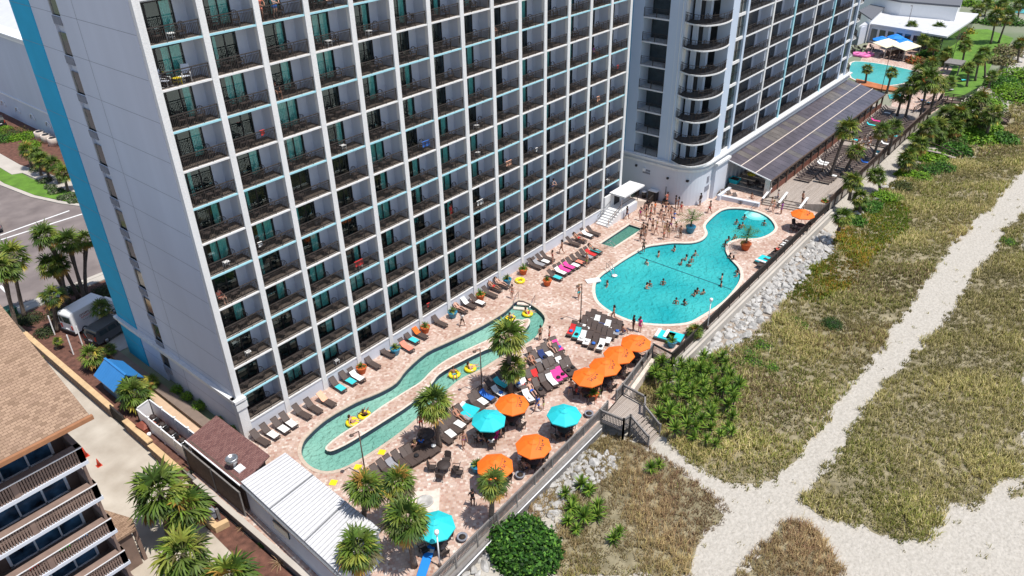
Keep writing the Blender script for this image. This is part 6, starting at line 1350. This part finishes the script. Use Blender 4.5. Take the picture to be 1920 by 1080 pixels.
person(at(791,842), 2.5, 'sit', 'shirt', False, 3, HD, 'blue', 'man in a light blue shirt sitting at the palm table', 'navy'); CH.put(at(791,842), 2.5, 'wicker chair under the man in the light blue shirt', None)
person(at(779,848), 2.9, 'sit', 'shirt', True, 1, HL, 'peach', 'blonde woman with her back turned at the palm table', 'black'); CH.put(at(779,848), 2.9, 'wicker chair under the blonde woman at the palm table', None)
pp = at(903,822); CH.put(pp, 1.3, 'wicker chair with a sunbather below the teal umbrella', None); person(pp, 1.3, 'ring', 'bikini', True, 1, HB, 'brown', 'woman stretched out in a chair below the teal umbrella', 'brown')
p2 = at(927,828); CH.put(p2, -1.2, 'wicker chair draped with a hot pink towel', None); o = place('towel', MB().box(-.27,.22,.45,.27,.42,1.02).box(-.27,-.2,.45,.27,.25,.47).mesh('towel', M['cloth']), None, p2, -1.2); o.color = (.8,.02,.28,1); tag(o, 'hot pink towel draped over a chair below the teal umbrella', 'towel')
p2 = at(983,868); CH.put(p2, .4, 'chair with a white striped towel by the near fence', None); o = place('towel', MB().box(-.27,.22,.45,.27,.44,1.05).mesh('towel', M['cloth']), None, p2, .4); o.color = (.75,.75,.78,1); tag(o, 'white striped towel on the chair by the near fence', 'towel')
# fire pit
o = thing('fire_pit', 'white square fire pit table with a round bowl of dark stones', 'fire pit', at(798,948), .75); MB().box(-.95,-.95,0,.95,.95,.38).build('surround', M['white'], o); MB().box(-1.05,-1.05,.38,1.05,1.05,.42).build('ledge', M['coping'], o); MB().lathe([(.62,.42),(.62,.5),(.5,.5),(.45,.46)], 20).build('bowl', M['rock'], o)
# blue vinyl strip seat at bottom
o = thing('surfboard', 'blue and white painted board lying by the fence at the bottom', 'board', at(798,1062), -1.05); MB().prism([(-.3,-1.5),(.3,-1.5),(.32,1.3),(.0,1.75),(-.32,1.3)], .25, .33).build('board', M['bluec'], o); MB().box(-.31,.9,.332,.31,1.2,.338).build('white_band', M['white'], o)
for j in (-1,1): MB().box(-.28,j*.9-.05,0,.28,j*.9+.05,.25).build('support', M['black'], o)
# ================================================================ POTTED PLANTS
def pot_leaf(seed, cols, n=26, L_=.5, palm_=False):
    rnd.seed(seed); L = Leaves()
    for j in range(n):
        el = math.radians(rnd.uniform(12,85)); az = j*2.4; d = Vector((math.cos(el)*math.cos(az), math.cos(el)*math.sin(az), math.sin(el)))
        if palm_:
            for q in range(7):
                t = (q+1)/8; p = d*L_*1.5*t+Vector((0,0,-.5*L_*t*t)); s_ = d.cross(Vector((0,0,1))).normalized()
                for sg in (-1,1): blade(L, p, s_*sg+d*.6, Vector((0,0,1)), L_*.42, .05, .35, jitc(rnd.choice(cols), .25), 2)
        else: blade(L, Vector((0,0,0)), d, Vector((0,0,1)), L_*rnd.uniform(.7,1.2), .12, .25, jitc(rnd.choice(cols), .3), 3)
    return L.mesh('leaves', M['frond'])
PL = [pot_leaf(1, FG+[(.25,.28,.12)], 30, .6), pot_leaf(2, FG+[(.5,.03,.08)], 30, .5), pot_leaf(3, [(.06,.14,.02),(.10,.20,.03)], 30, .7)]
PPM = pot_leaf(4, [(.06,.13,.02),(.10,.18,.03),(.04,.09,.02)], 20, 1.15, True)
def pot(px, py, m, lab, leaf=0, s=1., palm_=False):
    t = mk_pot(m, 0); t.location = at(px, py); tag(t, lab, 'potted plant', 'potted plants on the deck'); t.scale = (s,)*3
    if palm_:
        MB().tube([(0,0,.65),(.03,0,1.0),(0,0,1.35)], [.12,.09,.08], 8).build('stem', M['trunk'], t); place('leaves', PPM, t, (0,0,1.3))
    else: place('leaves', PL[leaf], t, (0,0,.7), rnd.random()*6)
for x, y, m, lab, lf in [(679,699,'terra','orange pot with red flowers by the hotel wall loungers',1),(742,664,'bluepot','blue pot between loungers at the fourth pillar',0),(798,623,'terra','red orange pot with pale leaves at the fifth pillar',0),(849,595,'bluepot','blue pot with white edge behind the pool attendant',0),(901,562,'terra','orange pot with broad leaves by the white towelled loungers',2),(951,533,'bluepot','small blue pot left of the yellow ring',0),(981,514,'terra','orange pot right behind the yellow ring',2),(1026,535,'terra','round orange pot with reddish leaves before the second row',1),
        (895,884,'bluepot','blue pot beside the lowest orange umbrella',0),(1112,748,'terra','orange bowl planter at the head of the beach stairs',2),(1259,650,'bluepot','blue planter at the fence corner by the teal daybeds',2),(1545,386,'terra','red pot with a bush by the far end of the long dark fence',2)]:
    pot(x, y, m, lab, lf)
pot(1294,436,'bluepot','large teal blue pot with a feathery palm beside the crowd',0,1.25,True); pot(1397,468,'terra','large orange pot with a feathery palm on the pool peninsula',0,1.25,True)
for n_, (x, y) in enumerate(((1104,780),(975,895),(867,1012))):
    o = thing('planter_bowl', 'grey round planter bowl by the near fence, %s from the stairs' % od(n_), 'planter', at(x,y), 0, 'grey planter bowls'); MB().lathe([(.25,0),(.38,.25),(.4,.35),(.33,.36),(.28,.3)], 16).build('bowl', M['seam'], o); MB().lathe([(.25,.3),(.26,.31)], 10).build('soil', M['soil'], o)
# ================================================================ SWIM RINGS
def ring(px, py, lab, z, c='yellow', who=None, rz=0):
    p = spot(px, py, z); o = thing('swim_ring', lab, 'swim ring', p, rz, 'yellow swim rings'); MB().torus((0,0,.14), .42, .17, 24, 10).build('ring', M[c], o)
    MB().bar((-.55,.1,.26),(-.55,-.1,.26),.03).bar((.55,.1,.26),(.55,-.1,.26),.03).build('handle', M['white'], o)
    if who: person(p+Vector((0,.05,-.32)), rz, 'ring', who[0], who[0] != 'trunks', who[1], HB, who[2], who[3], who[2])
ring(661,794,'yellow swim ring in the lazy river, left one of the near pair',-.42,who=('bikini',2,'black','woman floating in the left yellow ring of the near pair'),rz=.7)
ring(684,781,'yellow swim ring in the lazy river, right one of the near pair',-.42,who=('trunks',3,'black','man floating in the right yellow ring of the near pair'),rz=2.2)
ring(852,704,'yellow ring by the inner bank with a person in blue shorts',-.42,who=('trunks',1,'aqua','swimmer in aqua shorts lying across a yellow ring'),rz=-.6)
ring(882,693,'yellow ring right beside the aqua shorts swimmer',-.42,who=('bikini',2,'yellow','woman lying back in the yellow ring upstream'),rz=1.1)
ring(957,599,'yellow ring behind the tall palm crown near the river head',-.42,who=('trunks',2,'navy','man in a yellow ring half hidden by the tall palm'),rz=2)
ring(989,590,'yellow ring at the river steps with a rider in red',-.42,who=('trunks',2,'red','rider in red trunks in the ring at the river steps'),rz=1)
ring(975,528,'yellow ring lying on the deck around the lounger pot',0); ring(1409,328,'yellow swim ring hanging in the canopy restaurant',1.0)
# river steps and handrails
o = thing('river_steps', 'pale steps with steel handrails at the head of the lazy river', 'steps', at(985,566)); c = o.location
for k in range(3): a = Vector(xy(976,575,-.1)).lerp(Vector(xy(990,560,0)), k/2); pb(MB().cbox((a.x,a.y,-.36+.12*k),(.45,1.5,.14), Matrix.Rotation(.5,3,'Z')), 'step', 'coping', o)
for q in (((972,560),(962,572)),((1003,567),(993,583))):
    a, b_ = at(*q[0]), at(*q[1]); pb(MB().tube([a,a+Vector((0,0,.85)),a.lerp(b_,.6)+Vector((0,0,.75)),b_+Vector((0,0,.1)),b_+Vector((0,0,-.5))], .03, 6), 'handrail', 'steel', o)
for (x0, y0, x1, y1, lab, z1) in ((1406,401,1421,388,'white handrail at the round pool steps',-.2),(1139,503,1150,516,'curved steel ladder rail at the near side of the big pool',-.2),(1136,466,1152,464,'steel handrail at the near corner of the spa',-.1)):
    o = thing('pool_handrail', lab, 'handrail', at(x0,y0)); a, b_ = at(x0,y0), at(x1,y1)
    for dx in (-.25,.25): pb(MB().tube([a+Vector((dx,0,0)),a+Vector((dx,0,.8)),a.lerp(b_,.5)+Vector((dx,0,.85)),b_+Vector((dx,0,.2)),b_+Vector((dx,0,z1))], .03, 6), 'rail', 'steel', o)
o = thing('diving_plinth', 'small white slab at the left end of the big pool', 'slab', at(1112,526)); pb(MB().cbox((c:=at(1112,527))[:2]+(.08,) if 0 else (at(1112,527).x,at(1112,527).y,.06),(1.6,.8,.12), Matrix.Rotation(-.6,3,'Z')), 'slab', 'white', o)
p = at(1152,517,-.15); o = thing('lily_float', 'white float at the pool edge near the ladder rail', 'float', p); MB().lathe([(.3,0),(.34,.05),(.2,.08)], 14).build('float', M['white'], o)
# boulder island slide in river
o = thing('river_spout', 'tan mushroom shaped rock at the head of the lazy river', 'rock', spot(972,612,-.42)); MB().ball((0,0,.25), .75, .55, 14, 8, jit=.12).build('rock', M['coping'], o)
# ================================================================ LAMP POSTS
def lamp(px, py, h, lab, arm=(-.6,.1), white=False, zb=0):
    o = thing('lamp_post', lab, 'lamp post', at(px,py,zb)); MB().tube([(0,0,0),(0,0,h)], [.06,.045], 8).build('pole', M['brownt'] if not white else M['white'], o); MB().lathe([(.14,0),(.12,.25),(.07,.3)], 10).build('base', M['brownt'], o)
    if white: MB().lathe([(.05,0),(.16,.05),(.16,.3),(.05,.36)], 10, (0,0,h)).build('lamp_head', M['white'], o)
    else: MB().bar((0,0,h),(arm[0],arm[1],h+.05),.05).build('arm', M['brownt'], o); MB().lathe([(.05,.1),(.16,.02),(.17,-.03)], 12, (arm[0],arm[1],h-.02)).build('lamp_head', M['brownt'], o)
lamp(1088.5,602,4.4,'brown lamp post in the open paving left of the big pool'); lamp(904,738,4.9,'lamp post on the near bank of the lazy river'); lamp(686,893,4.6,'lamp post on the near bank opposite the island tip')
lamp(1326,616,3.2,'black lamp post with a white head on the long dark fence',white=True); lamp(825,1062,3.2,'lamp post with a white head at the bottom of the near fence',white=True)
for x, y, h, l in ((1540,330,4,'lamp pole between the lounger rows of the far deck'),(1613,300,4,'lamp pole amid the palms of the far deck'),(1652,172,7.5,'tall dark pole beside the far pool'),(1694,80,8,'tall dark pole rising before the white flat roof'),(1785,112,6,'dark pole on the far lawn')): lamp(x, y, h, l)
# ================================================================ FAR LOUNGER DECK
def farrow(y, x0, x1, step, rz, name):
    n = int((x1-x0)/step)
    for j in range(n):
        x = x0+step*j
        if abs(x-95.5) < 1.3: continue
        p = Vector((x+rnd.uniform(-.05,.05), y+rnd.uniform(-.08,.08), .6)); LG.put(p, rz+rnd.uniform(-.05,.05), '%s lounger from the near end of the %s' % (od(j), name), 'loungers of the far deck')
        if rnd.random() < .12: towel(p, rz, rnd.choice(['white','white','aqua','pink','blue']), 'towel on the %s lounger of the %s' % (od(j), name), rnd.choice(['flat','foot']))
farrow(-15.9, 77.5, 116.5, .84, .12, 'canopy side row on the far deck'); farrow(-18.3, 78.5, 112, .84, .12, 'middle row on the far deck'); farrow(-20.4, 82, 113, .84, .12, 'fence side row on the far deck')
for n_, x in enumerate((93.5,94.6,95.6,96.4,95)): person(Vector((x,-17-.5*n_,.6)), rnd.random()*6, rnd.choice(['stand','bent','walk']), 'trunks', False, n_ % 4, HD, rnd.choice(['red','white','coral','navy']), '%s guest in the gap between the far deck lounger rows' % od(n_), None, 'guests on the far deck')
person(at(1408,378,0), -.4, 'sit', 'trunks', False, 1, HB, 'black', 'man sitting on the low white planter wall', 'black')
CH2 = [(1405,352),(1420,348),(1432,356),(1441,348)]
for n_, (x, y) in enumerate(CH2): CH.put(at(x,y,.5), n_*1.7, '%s dark chair inside the canopy restaurant' % od(n_), 'chairs in the restaurant')
TB.put(at(1418,352,.5), 0, 'round table inside the canopy restaurant', None)
o = thing('blue_tub', 'square blue tub in the canopy restaurant', 'tub', at(1377,343,.5)); MB().add([(-.5,-.5,0),(.5,-.5,0),(.5,.5,0),(-.5,.5,0),(-.65,-.65,.7),(.65,-.65,.7),(.65,.65,.7),(-.65,.65,.7)],[(3,2,1,0),(0,1,5,4),(1,2,6,5),(2,3,7,6),(3,0,4,7)]).build('tub', M['teal'], o); MB().box(-.55,-.55,.6,.55,.55,.62).build('water', M['soil'], o)
# far umbrellas, seats
for n_, (x, y) in enumerate(((1653,78),(1680,74),(1695,82))):
    t = mk_umb('bluec'); tag(t, 'bright blue umbrella before the white roof, %s from the left' % od(n_), 'umbrella', 'blue umbrellas'); p = spot(x, y-4, 2.5); p.z = 0; t.location = p; t.scale = (1.3,1.3,1.15)
for n_ in range(16):
    px, py = 1652+5.2*n_, 108+.9*n_; CH.put(at(px,py), 3.1, '%s stool along the dark poolside bar counter' % od(n_), 'seats at the far bar').scale = (1.3,1.3,1.2)
for n_, (x, y) in enumerate(((1605,92),(1612,95),(1620,92),(1628,97),(1610,101),(1622,103),(1634,92),(1640,98),(1600,100),(1730,100),(1735,104),(1741,98),(1736,93))):
    o = CH.put(at(x,y), n_, '%s pale seat on the far terrace' % od(n_), 'pale seats of the far terrace'); o.scale = (1.3,1.3,1)
for n_, (x, y) in enumerate(((1608,104),(1620,106),(1627,104))):
    o = thing('swim_ring', 'pink inflatable on the far pool edge, %s from the left' % od(n_), 'swim ring', at(x,y), 0, 'pink inflatables'); MB().torus((0,0,.25), 1.0, .32, 16, 8).build('ring', M.setdefault('pinkv', mat('pink_vinyl', (.75,.18,.42), .4)), o)
o = thing('pavilion', 'small dark timber table pavilion on the far lawn', 'pavilion', at(1785,137)); MB().box(-2,-1.5,2.0,2,1.5,2.25).build('roof', M['grey'], o)
for x, y in ((-1.8,-1.3),(1.8,-1.3),(1.8,1.3),(-1.8,1.3)): MB().box(x-.12,y-.12,0,x+.12,y+.12,2).build('post', M['grey'], o)
for n_, (x, y, c_) in enumerate(((1803,152,'aqua'),(1779,170,'white'),(1735,195,'aqua'),(1727,190,'blue'),(1745,200,'navy'))):
    lounger(x, y, 1.0, '%s lounger among the far lawn palms' % od(n_), c_, 'flat', 'loungers around the far lawn')
# ================================================================ VEHICLES AND STREET THINGS
def vehicle(name, label, loc, rz, L, Wd, Hh, prof, body, win, van=False, cat='car'):
    "side profile (x, z) extruded across; x forward"
    t = thing(name, label, cat, loc, rz); n = len(prof); mb = MB()
    ins = [0 if z < Hh*.5 else (.12 if z < Hh*.97 else .16) for x, z in prof]
    vs = [(x, -Wd/2+i, z) for (x, z), i in zip(prof, ins)]+[(x, Wd/2-i, z) for (x, z), i in zip(prof, ins)]
    mb.add(vs, [(i, (i+1) % n, n+(i+1) % n, n+i) for i in range(n)]); tr = geometry.tessellate_polygon([[Vector((x, z, 0)) for x, z in prof]])
    mb.add([(x, -Wd/2+i, z) for (x, z), i in zip(prof, ins)], [tuple(q) for q in tr]); mb.add([(x, Wd/2-i, z) for (x, z), i in zip(prof, ins)], [tuple(q)[::-1] for q in tr])
    o = mb.build('body', body, t); b = o.modifiers.new('b', 'BEVEL'); b.width = .06; b.segments = 2
    for s in (-1, 1):
        for x in (-L*.31, L*.31):
            w_ = MB(); w_.tube([(x, s*(Wd/2-.22), .34), (x, s*(Wd/2+.01), .34)], .34, 16).build('tyre', M['black'], t) if 0 else None
            o = MB().tube([(x, s*(Wd/2-.22), .34), (x, s*(Wd/2+.01), .34)], .34, 16).build('wheel', M['black'], t); MB().tube([(x, s*(Wd/2-.02), .34), (x, s*(Wd/2+.03), .34)], .2, 12).build('rim', M['metal'], o)
        for (x0, x1, z0, z1) in win: MB().add([(x0,s*(Wd/2-.055),z0),(x1,s*(Wd/2-.055),z0),(x1-.12,s*(Wd/2-.11),z1),(x0+.05,s*(Wd/2-.11),z1)], [(0,1,2,3)]).build('side_window', M['glassd'], t)
        MB().box(-L/2-.02, s*(Wd/2-.24)-.09, .75, -L/2+.06, s*(Wd/2-.24)+.09, 1.2).build('tail_light', M['red'], t)
    MB().box(-L/2-.03,-Wd/2+.25,Hh*.58,-L/2+.03,Wd/2-.25,Hh*.86).build('rear_window', M['glassd'], t)
    MB().box(-L/2-.1,-Wd/2+.05,.35,-L/2+.05,Wd/2-.05,.55).build('bumper', M['black'], t); MB().box(-L/2-.05,-.26,.6,-L/2-.0,.26,.73).build('number_plate', M['white'], t)
    return t
hd_ = math.radians(14)
v = vehicle('delivery_van', 'white high roofed van parked nose in beside the blue stripe wall', spot(165,612,0)+Vector((.9,.6,0)), hd_, 5.6, 2.0, 2.5, [(-2.8,.35),(-2.75,2.3),(-2.6,2.5),(1.2,2.5),(1.9,1.5),(2.7,1.15),(2.8,.35)], M['white'], [(.6,1.5,1.4,2.1)], True, 'van')
rnd.seed(8)
for r_, (zz, hh_, mk_, n0) in enumerate(((1.78,.22,'rdbox',7),(1.5,.2,'red',7),(1.24,.12,'seam',9))):   # three lines too small to read in the photo, kept as small strokes
    l = MB(); x = -1.75+.12*r_; yy = -.925-.03*r_
    for q in range(n0):
        w__ = rnd.uniform(.09,.16); l.bar((x,yy,zz),(x+rnd.uniform(-.02,.05),yy+.02,zz+hh_),.03,.012).bar((x,yy+.01,zz+hh_*rnd.choice([.1,.5,.9])),(x+w__*.8,yy+.01,zz+hh_*rnd.choice([.1,.5,.9])),.012,.03); x += w__+.05
    l.build('lettering', M[mk_], v)
vehicle('minivan', 'grey minivan parked between the white van and the hotel', spot(205,628,0)+Vector((.5,0,0)), hd_, 5.0, 1.95, 1.75, [(-2.5,.35),(-2.45,1.1),(-2.2,1.72),(.6,1.75),(1.5,1.1),(2.4,.9),(2.5,.35)], M.setdefault('gcar', mat('grey_car_paint', (.16,.155,.15), .25, .03, 1, metal=.5)), [(-2.0,-1.1,1.08,1.55),(-1.0,-.1,1.08,1.55),(0,.8,1.08,1.5)], cat='minivan')
for x, y, l, c_ in ((0,218+15,'black car at the left edge by the kerb',M['black']),(-12,428,'silver car entering at the left edge of the street',M['metal'])):
    vehicle('car', l, spot(x, y, 0), 1.35, 4.4, 1.8, 1.45, [(-2.2,.3),(-2.15,.9),(-1.6,1.0),(-1.0,1.42),(.3,1.45),(1.1,.95),(2.1,.8),(2.2,.3)], c_, [(-1.1,0,.95,1.35),(.05,.9,.95,1.35)])
strip('road_marking', (xy(176,648)[0],xy(176,648)[1]), xy(163,628), .35, 'bluemk', .04)
g = thing('green_bin', 'dark green utility cabinet at the end of the block wall', 'cabinet', spot(22,592,0)); MB().cbox((0,0,.45),(1.1,1.1,.9)).build('body', M['green'], g); MB().cbox((0,0,.95),(1.2,1.2,.1)).build('lid', M['green'], g)
for n_, (a, b_) in enumerate((((95,605),(103,628)),((112,610),(138,665)),((143,620),(155,648)))):
    p = at(*b_); q = spot(*a, 1.6); tag(MB().bar(p, (p.x+.1,p.y+.15,2.2), .1).build('prop_post', M['white']), 'leaning pale timber prop under the street palms, %s from the left' % od(n_), 'post', 'palm props')
# brown condo gate box near boardwalk
o = thing('gate_bin', 'dark wire basket bin beside the boardwalk', 'bin', spot(397,975,-.9)); MB().box(-.4,-.35,.3,.4,.35,.9).build('basket', M['seam'], o); MB().box(.3,-.5,0,.5,-.3,1.1).build('post', M['grey'], o)
o = thing('stone_kerb_wall', 'low curved tan stone planter wall beside the boardwalk', 'wall', (-6.9,-4,-.9)); pb(MB().prism([(-5.95,.5),(-6.35,.5),(-7.0,-5.2),(-6.9,-6.1),(-5.9,-6.3),(-5.85,-5.9),(-6.5,-5.7)], -.95, -.35), 'wall', 'stone', o)
for n_, (x, y) in enumerate(((462,990),(525,1058),(455,1008))):
    L = Leaves(); rnd.seed(300+n_)
    for j in range(40): az = rnd.random()*6.28; el = rnd.uniform(.1,1.2); blade(L, Vector((0,0,.1)), Vector((math.cos(az)*math.cos(el),math.sin(az)*math.cos(el),math.sin(el))), Vector((0,0,1)), .9, .05, .35, jitc((.38,.25,.14),.3), 3)
    if n_ < 2: tag(place('dry_plant', L.mesh('dry_plant', M['frond']), None, spot(x,y,-.9)), 'withered tan plant in the red mulch, %s one' % ('upper','lower')[n_], 'dead plant', 'withered plants in the mulch')
# entry area things
o = thing('towel_cabinet', 'dark cabinet against the podium wall behind the crowd', 'cabinet', (61.0,-2.2,0)); MB().box(-.5,-.6,0,.2,.6,1.3).build('body', M['black'], o); MB().box(-.55,-.65,1.3,.25,.65,1.36).build('top', M['white'], o)
for n_, y in enumerate((.2,-.9)):
    o = thing('waste_bin', 'black bin by the podium wall, %s from the steps' % od(n_), 'bin', (60.7,y,0), 0, 'black bins'); MB().lathe([(.28,0),(.32,.8),(.3,.85)], 12).build('body', M['black'], o); MB().lathe([(.34,.85),(.3,.95),(.1,1.0)], 12).build('lid', M['white'] if n_ else M['black'], o)
o = thing('speaker_post', 'thin black speaker post standing by the podium wall', 'post', (61.0,-3.9,0)); MB().tube([(0,0,0),(0,0,2.3)], .05, 8).build('pole', M['black'], o); MB().lathe([(.3,0),(.3,.5),(.1,.6)], 8).build('base', M['black'], o)
for n_, (x, y) in enumerate(((716,848),(671,876),(625,905))):
    q = at(x, y); tag(MB().cbox((0,0,0), (.55,.55,.02), Matrix.Rotation(.5,3,'Z')).build('deck_mat', M['yellow']), 'yellow square safety mat on the river bank paving, %s from the right' % od(n_), 'mat', 'yellow mats on the paving').location = (q.x, q.y, .015)
# ================================================================ BALCONY FURNITURE
def mk_bchair():
    t = thing('balcony_chair', 'x', 'chair'); mb = MB(); mb.cbox((0,0,.42),(.5,.48,.04)); mb.build('seat', M['wicker'], t)
    b = MB(); b.tube([(-.24,.2,.42)]+[(-.24*math.cos(PI*j/8),.3,.72+.26*math.sin(PI*j/8)) for j in range(9)]+[(.24,.2,.42)], .022, 5)
    for x in (-.12,0,.12): b.bar((x,.22,.44),(x,.3,.94),.03)
    b.build('backrest', M['wicker'], t); l = MB()
    for x in (-.23,.23):
        for y in (-.22,.22): l.bar((x,y,0),(x,y,.62 if y < 0 else .42),.035)
        l.bar((x,-.22,.62),(x,.26,.66),.04)
    l.bar((-.23,.24,.2),(.23,.24,.2),.03).bar((-.23,-.22,.4),(.23,-.22,.4),.03); l.build('leg_frame', M['wicker'], t); return t
BC = Kind(mk_bchair()); me_ = MB(); me_.cbox((0,0,.42),(.5,.48,.04)); me_.tube([(-.24,.2,.42)]+[(-.24*math.cos(PI*j/6),.3,.72+.26*math.sin(PI*j/6)) for j in range(7)]+[(.24,.2,.42)], .025, 4)
for x in (-.12,.12): me_.bar((x,.22,.44),(x,.3,.94),.03)
for x in (-.23,.23):
    for y in (-.22,.22): me_.bar((x,y,0),(x,y,.6 if y < 0 else .42),.04)
    me_.bar((x,-.22,.62),(x,.26,.66),.04)
BCM = me_.mesh('balcony_chair', M['wicker'])
def mk_btable(m):
    t = thing('side_table', 'x', 'table'); MB().cbox((0,0,.43),(.45,.45,.04)).build('tabletop', m, t); l = MB()
    for x in (-.18,.18):
        for y in (-.18,.18): l.bar((x,y,0),(x,y,.42),.04)
    l.bar((-.18,-.18,.2),(.18,.18,.2),.03).bar((-.18,.18,.2),(.18,-.18,.2),.03); l.build('leg_frame', m, t); return t
BT = {k: Kind(mk_btable(M[k])) for k in ('wicker','white','yellow')}
def rt_mesh(w_, h0, sk):
    mb = MB(); n = 8
    for j in range(n):
        a, b_ = w_*j/n, w_*(j+1)/n; ya, yb = -.06-.03*math.sin(a*14), -.06-.03*math.sin(b_*14)
        mb.add([(a,ya,h0+sk*a),(b_,yb,h0+sk*b_),(b_,-.045,1.09),(a,-.045,1.09),(a,.05,1.09),(b_,.05,1.09)], [(0,1,2,3),(3,2,5,4)])
    return mb.mesh('rail_towel', M['cloth'])
RTS = [rt_mesh(.55,.55,.1), rt_mesh(.9,.62,-.06), rt_mesh(.38,.7,.2)]
rnd.seed(77); cnt = 0; rest = MB(); TW2 = []
FLN = lambda k: od(k)
for n_, (i, k) in enumerate(order):
    zf = Z0+H*k; xl = PX[i]+.3
    for s in range(2):
        if rnd.random() < .06: continue
        p = Vector((xl+(.9 if s == 0 else 2.35)+rnd.uniform(-.25,.25), .75+rnd.uniform(-.1,.25), zf)); rz = rnd.uniform(-.5,.5)+(.4 if s == 0 else -.4)
        lab = '%s dark chair, balcony column %s from the left, row %s up' % (('left','right')[s], od(i), od(k))
        if n_ < 45: o = BC.put(p, rz, lab, 'dark balcony chairs')
        elif cnt < 300: o = tag(place('balcony_chair', BCM, None, p, rz), lab, 'chair', 'dark balcony chairs')
        cnt += 1
        if cnt >= 300: q = Matrix.Translation(p) @ Matrix.Rotation(rz, 4, 'Z'); rest.add([q @ Vector(v_) for v_ in me_.v], me_.f)
    if rnd.random() < .5: BT['white' if rnd.random() < .15 else 'wicker'].put(Vector((xl+1.7, .7, zf)), 0, 'small table, balcony column %s from the left, row %s up' % (od(i), od(k)), 'small balcony tables')
    if rnd.random() < .09:
        c_ = rnd.choice(['white','white','aqua','pink','red','blue','peach','black']); o = place('towel', RTS[rnd.randrange(3)], None, (xl+rnd.uniform(.2,2.4), .2, zf)); o.color = (*COLS[c_], 1)
        tag(o, '%s towel on the rail, balcony column %s from the left, row %s up' % (c_, od(i), od(k)), 'towel', 'towels on balcony rails')
if rest.v: struct(rest.build('balcony_chairs', M['wicker']), 'stuff')
# special furniture on the near column
for j, x in enumerate((.9, 2.4)):
    o = BC.put if 0 else None
    t = thing('rocking_chair', 'white framed rocking chair on the near top balcony, %s one' % ('left','right')[j], 'chair', (x+.1,.7,Z0+H*10), (.6,-.5)[j], 'white rocking chairs')
    f = MB()
    for s in (-.25,.25): f.tube([(s,-.45,.06),(s,-.1,.01),(s,.3,.04),(s,.5,.12)], .02, 5); f.tube([(s,-.25,.03),(s,-.25,.6),(s,.2,.62)], .02, 5); f.tube([(s,.25,.03),(s,.2,.4),(s,.42,1.1)], .02, 5)
    f.build('frame', M['white'], t); MB().cbox((0,-.02,.42),(.48,.5,.03)).build('seat', M['part'], t); MB().cbox((0,.32,.78),(.48,.03,.6), Matrix.Rotation(-.3,3,'X')).build('backrest', M['part'], t)
BT['yellow'].put(Vector((1.75,.6,Z0+H*10)), .2, 'yellow side table between the white rocking chairs', None)
# towers' few balcony chairs
n_ = 0
for (a, b_) in ((70.45,78.1),(78.5,85.6),(86.05,93.8),(94.2,101.7),(102.15,110.1)):
    for j in range(NT):
        if rnd.random() < .55 and Vector((a,-7.8,ZT+HT*j)): tag(place('tower_chair', BCM, None, (a+rnd.uniform(1.5,5.5),-7.0,ZT+HT*j+.2), rnd.random()*6), 'dark chair, pale tower, bay %s from the round corner, floor %s' % (od(int((a-70)/8)), od(j)), 'chair', 'chairs on the pale tower')
for j in range(NT):
    for q in range(2): tag(place('tower_chair', BCM, None, (62.3+1.5*q,-6.6-.3*q,ZT+HT*j+.16), rnd.random()*6), '%s dark chair on the curved balcony, floor %s of the round corner' % (('left','right')[q], od(j)), 'chair', 'chairs on the curved balconies')
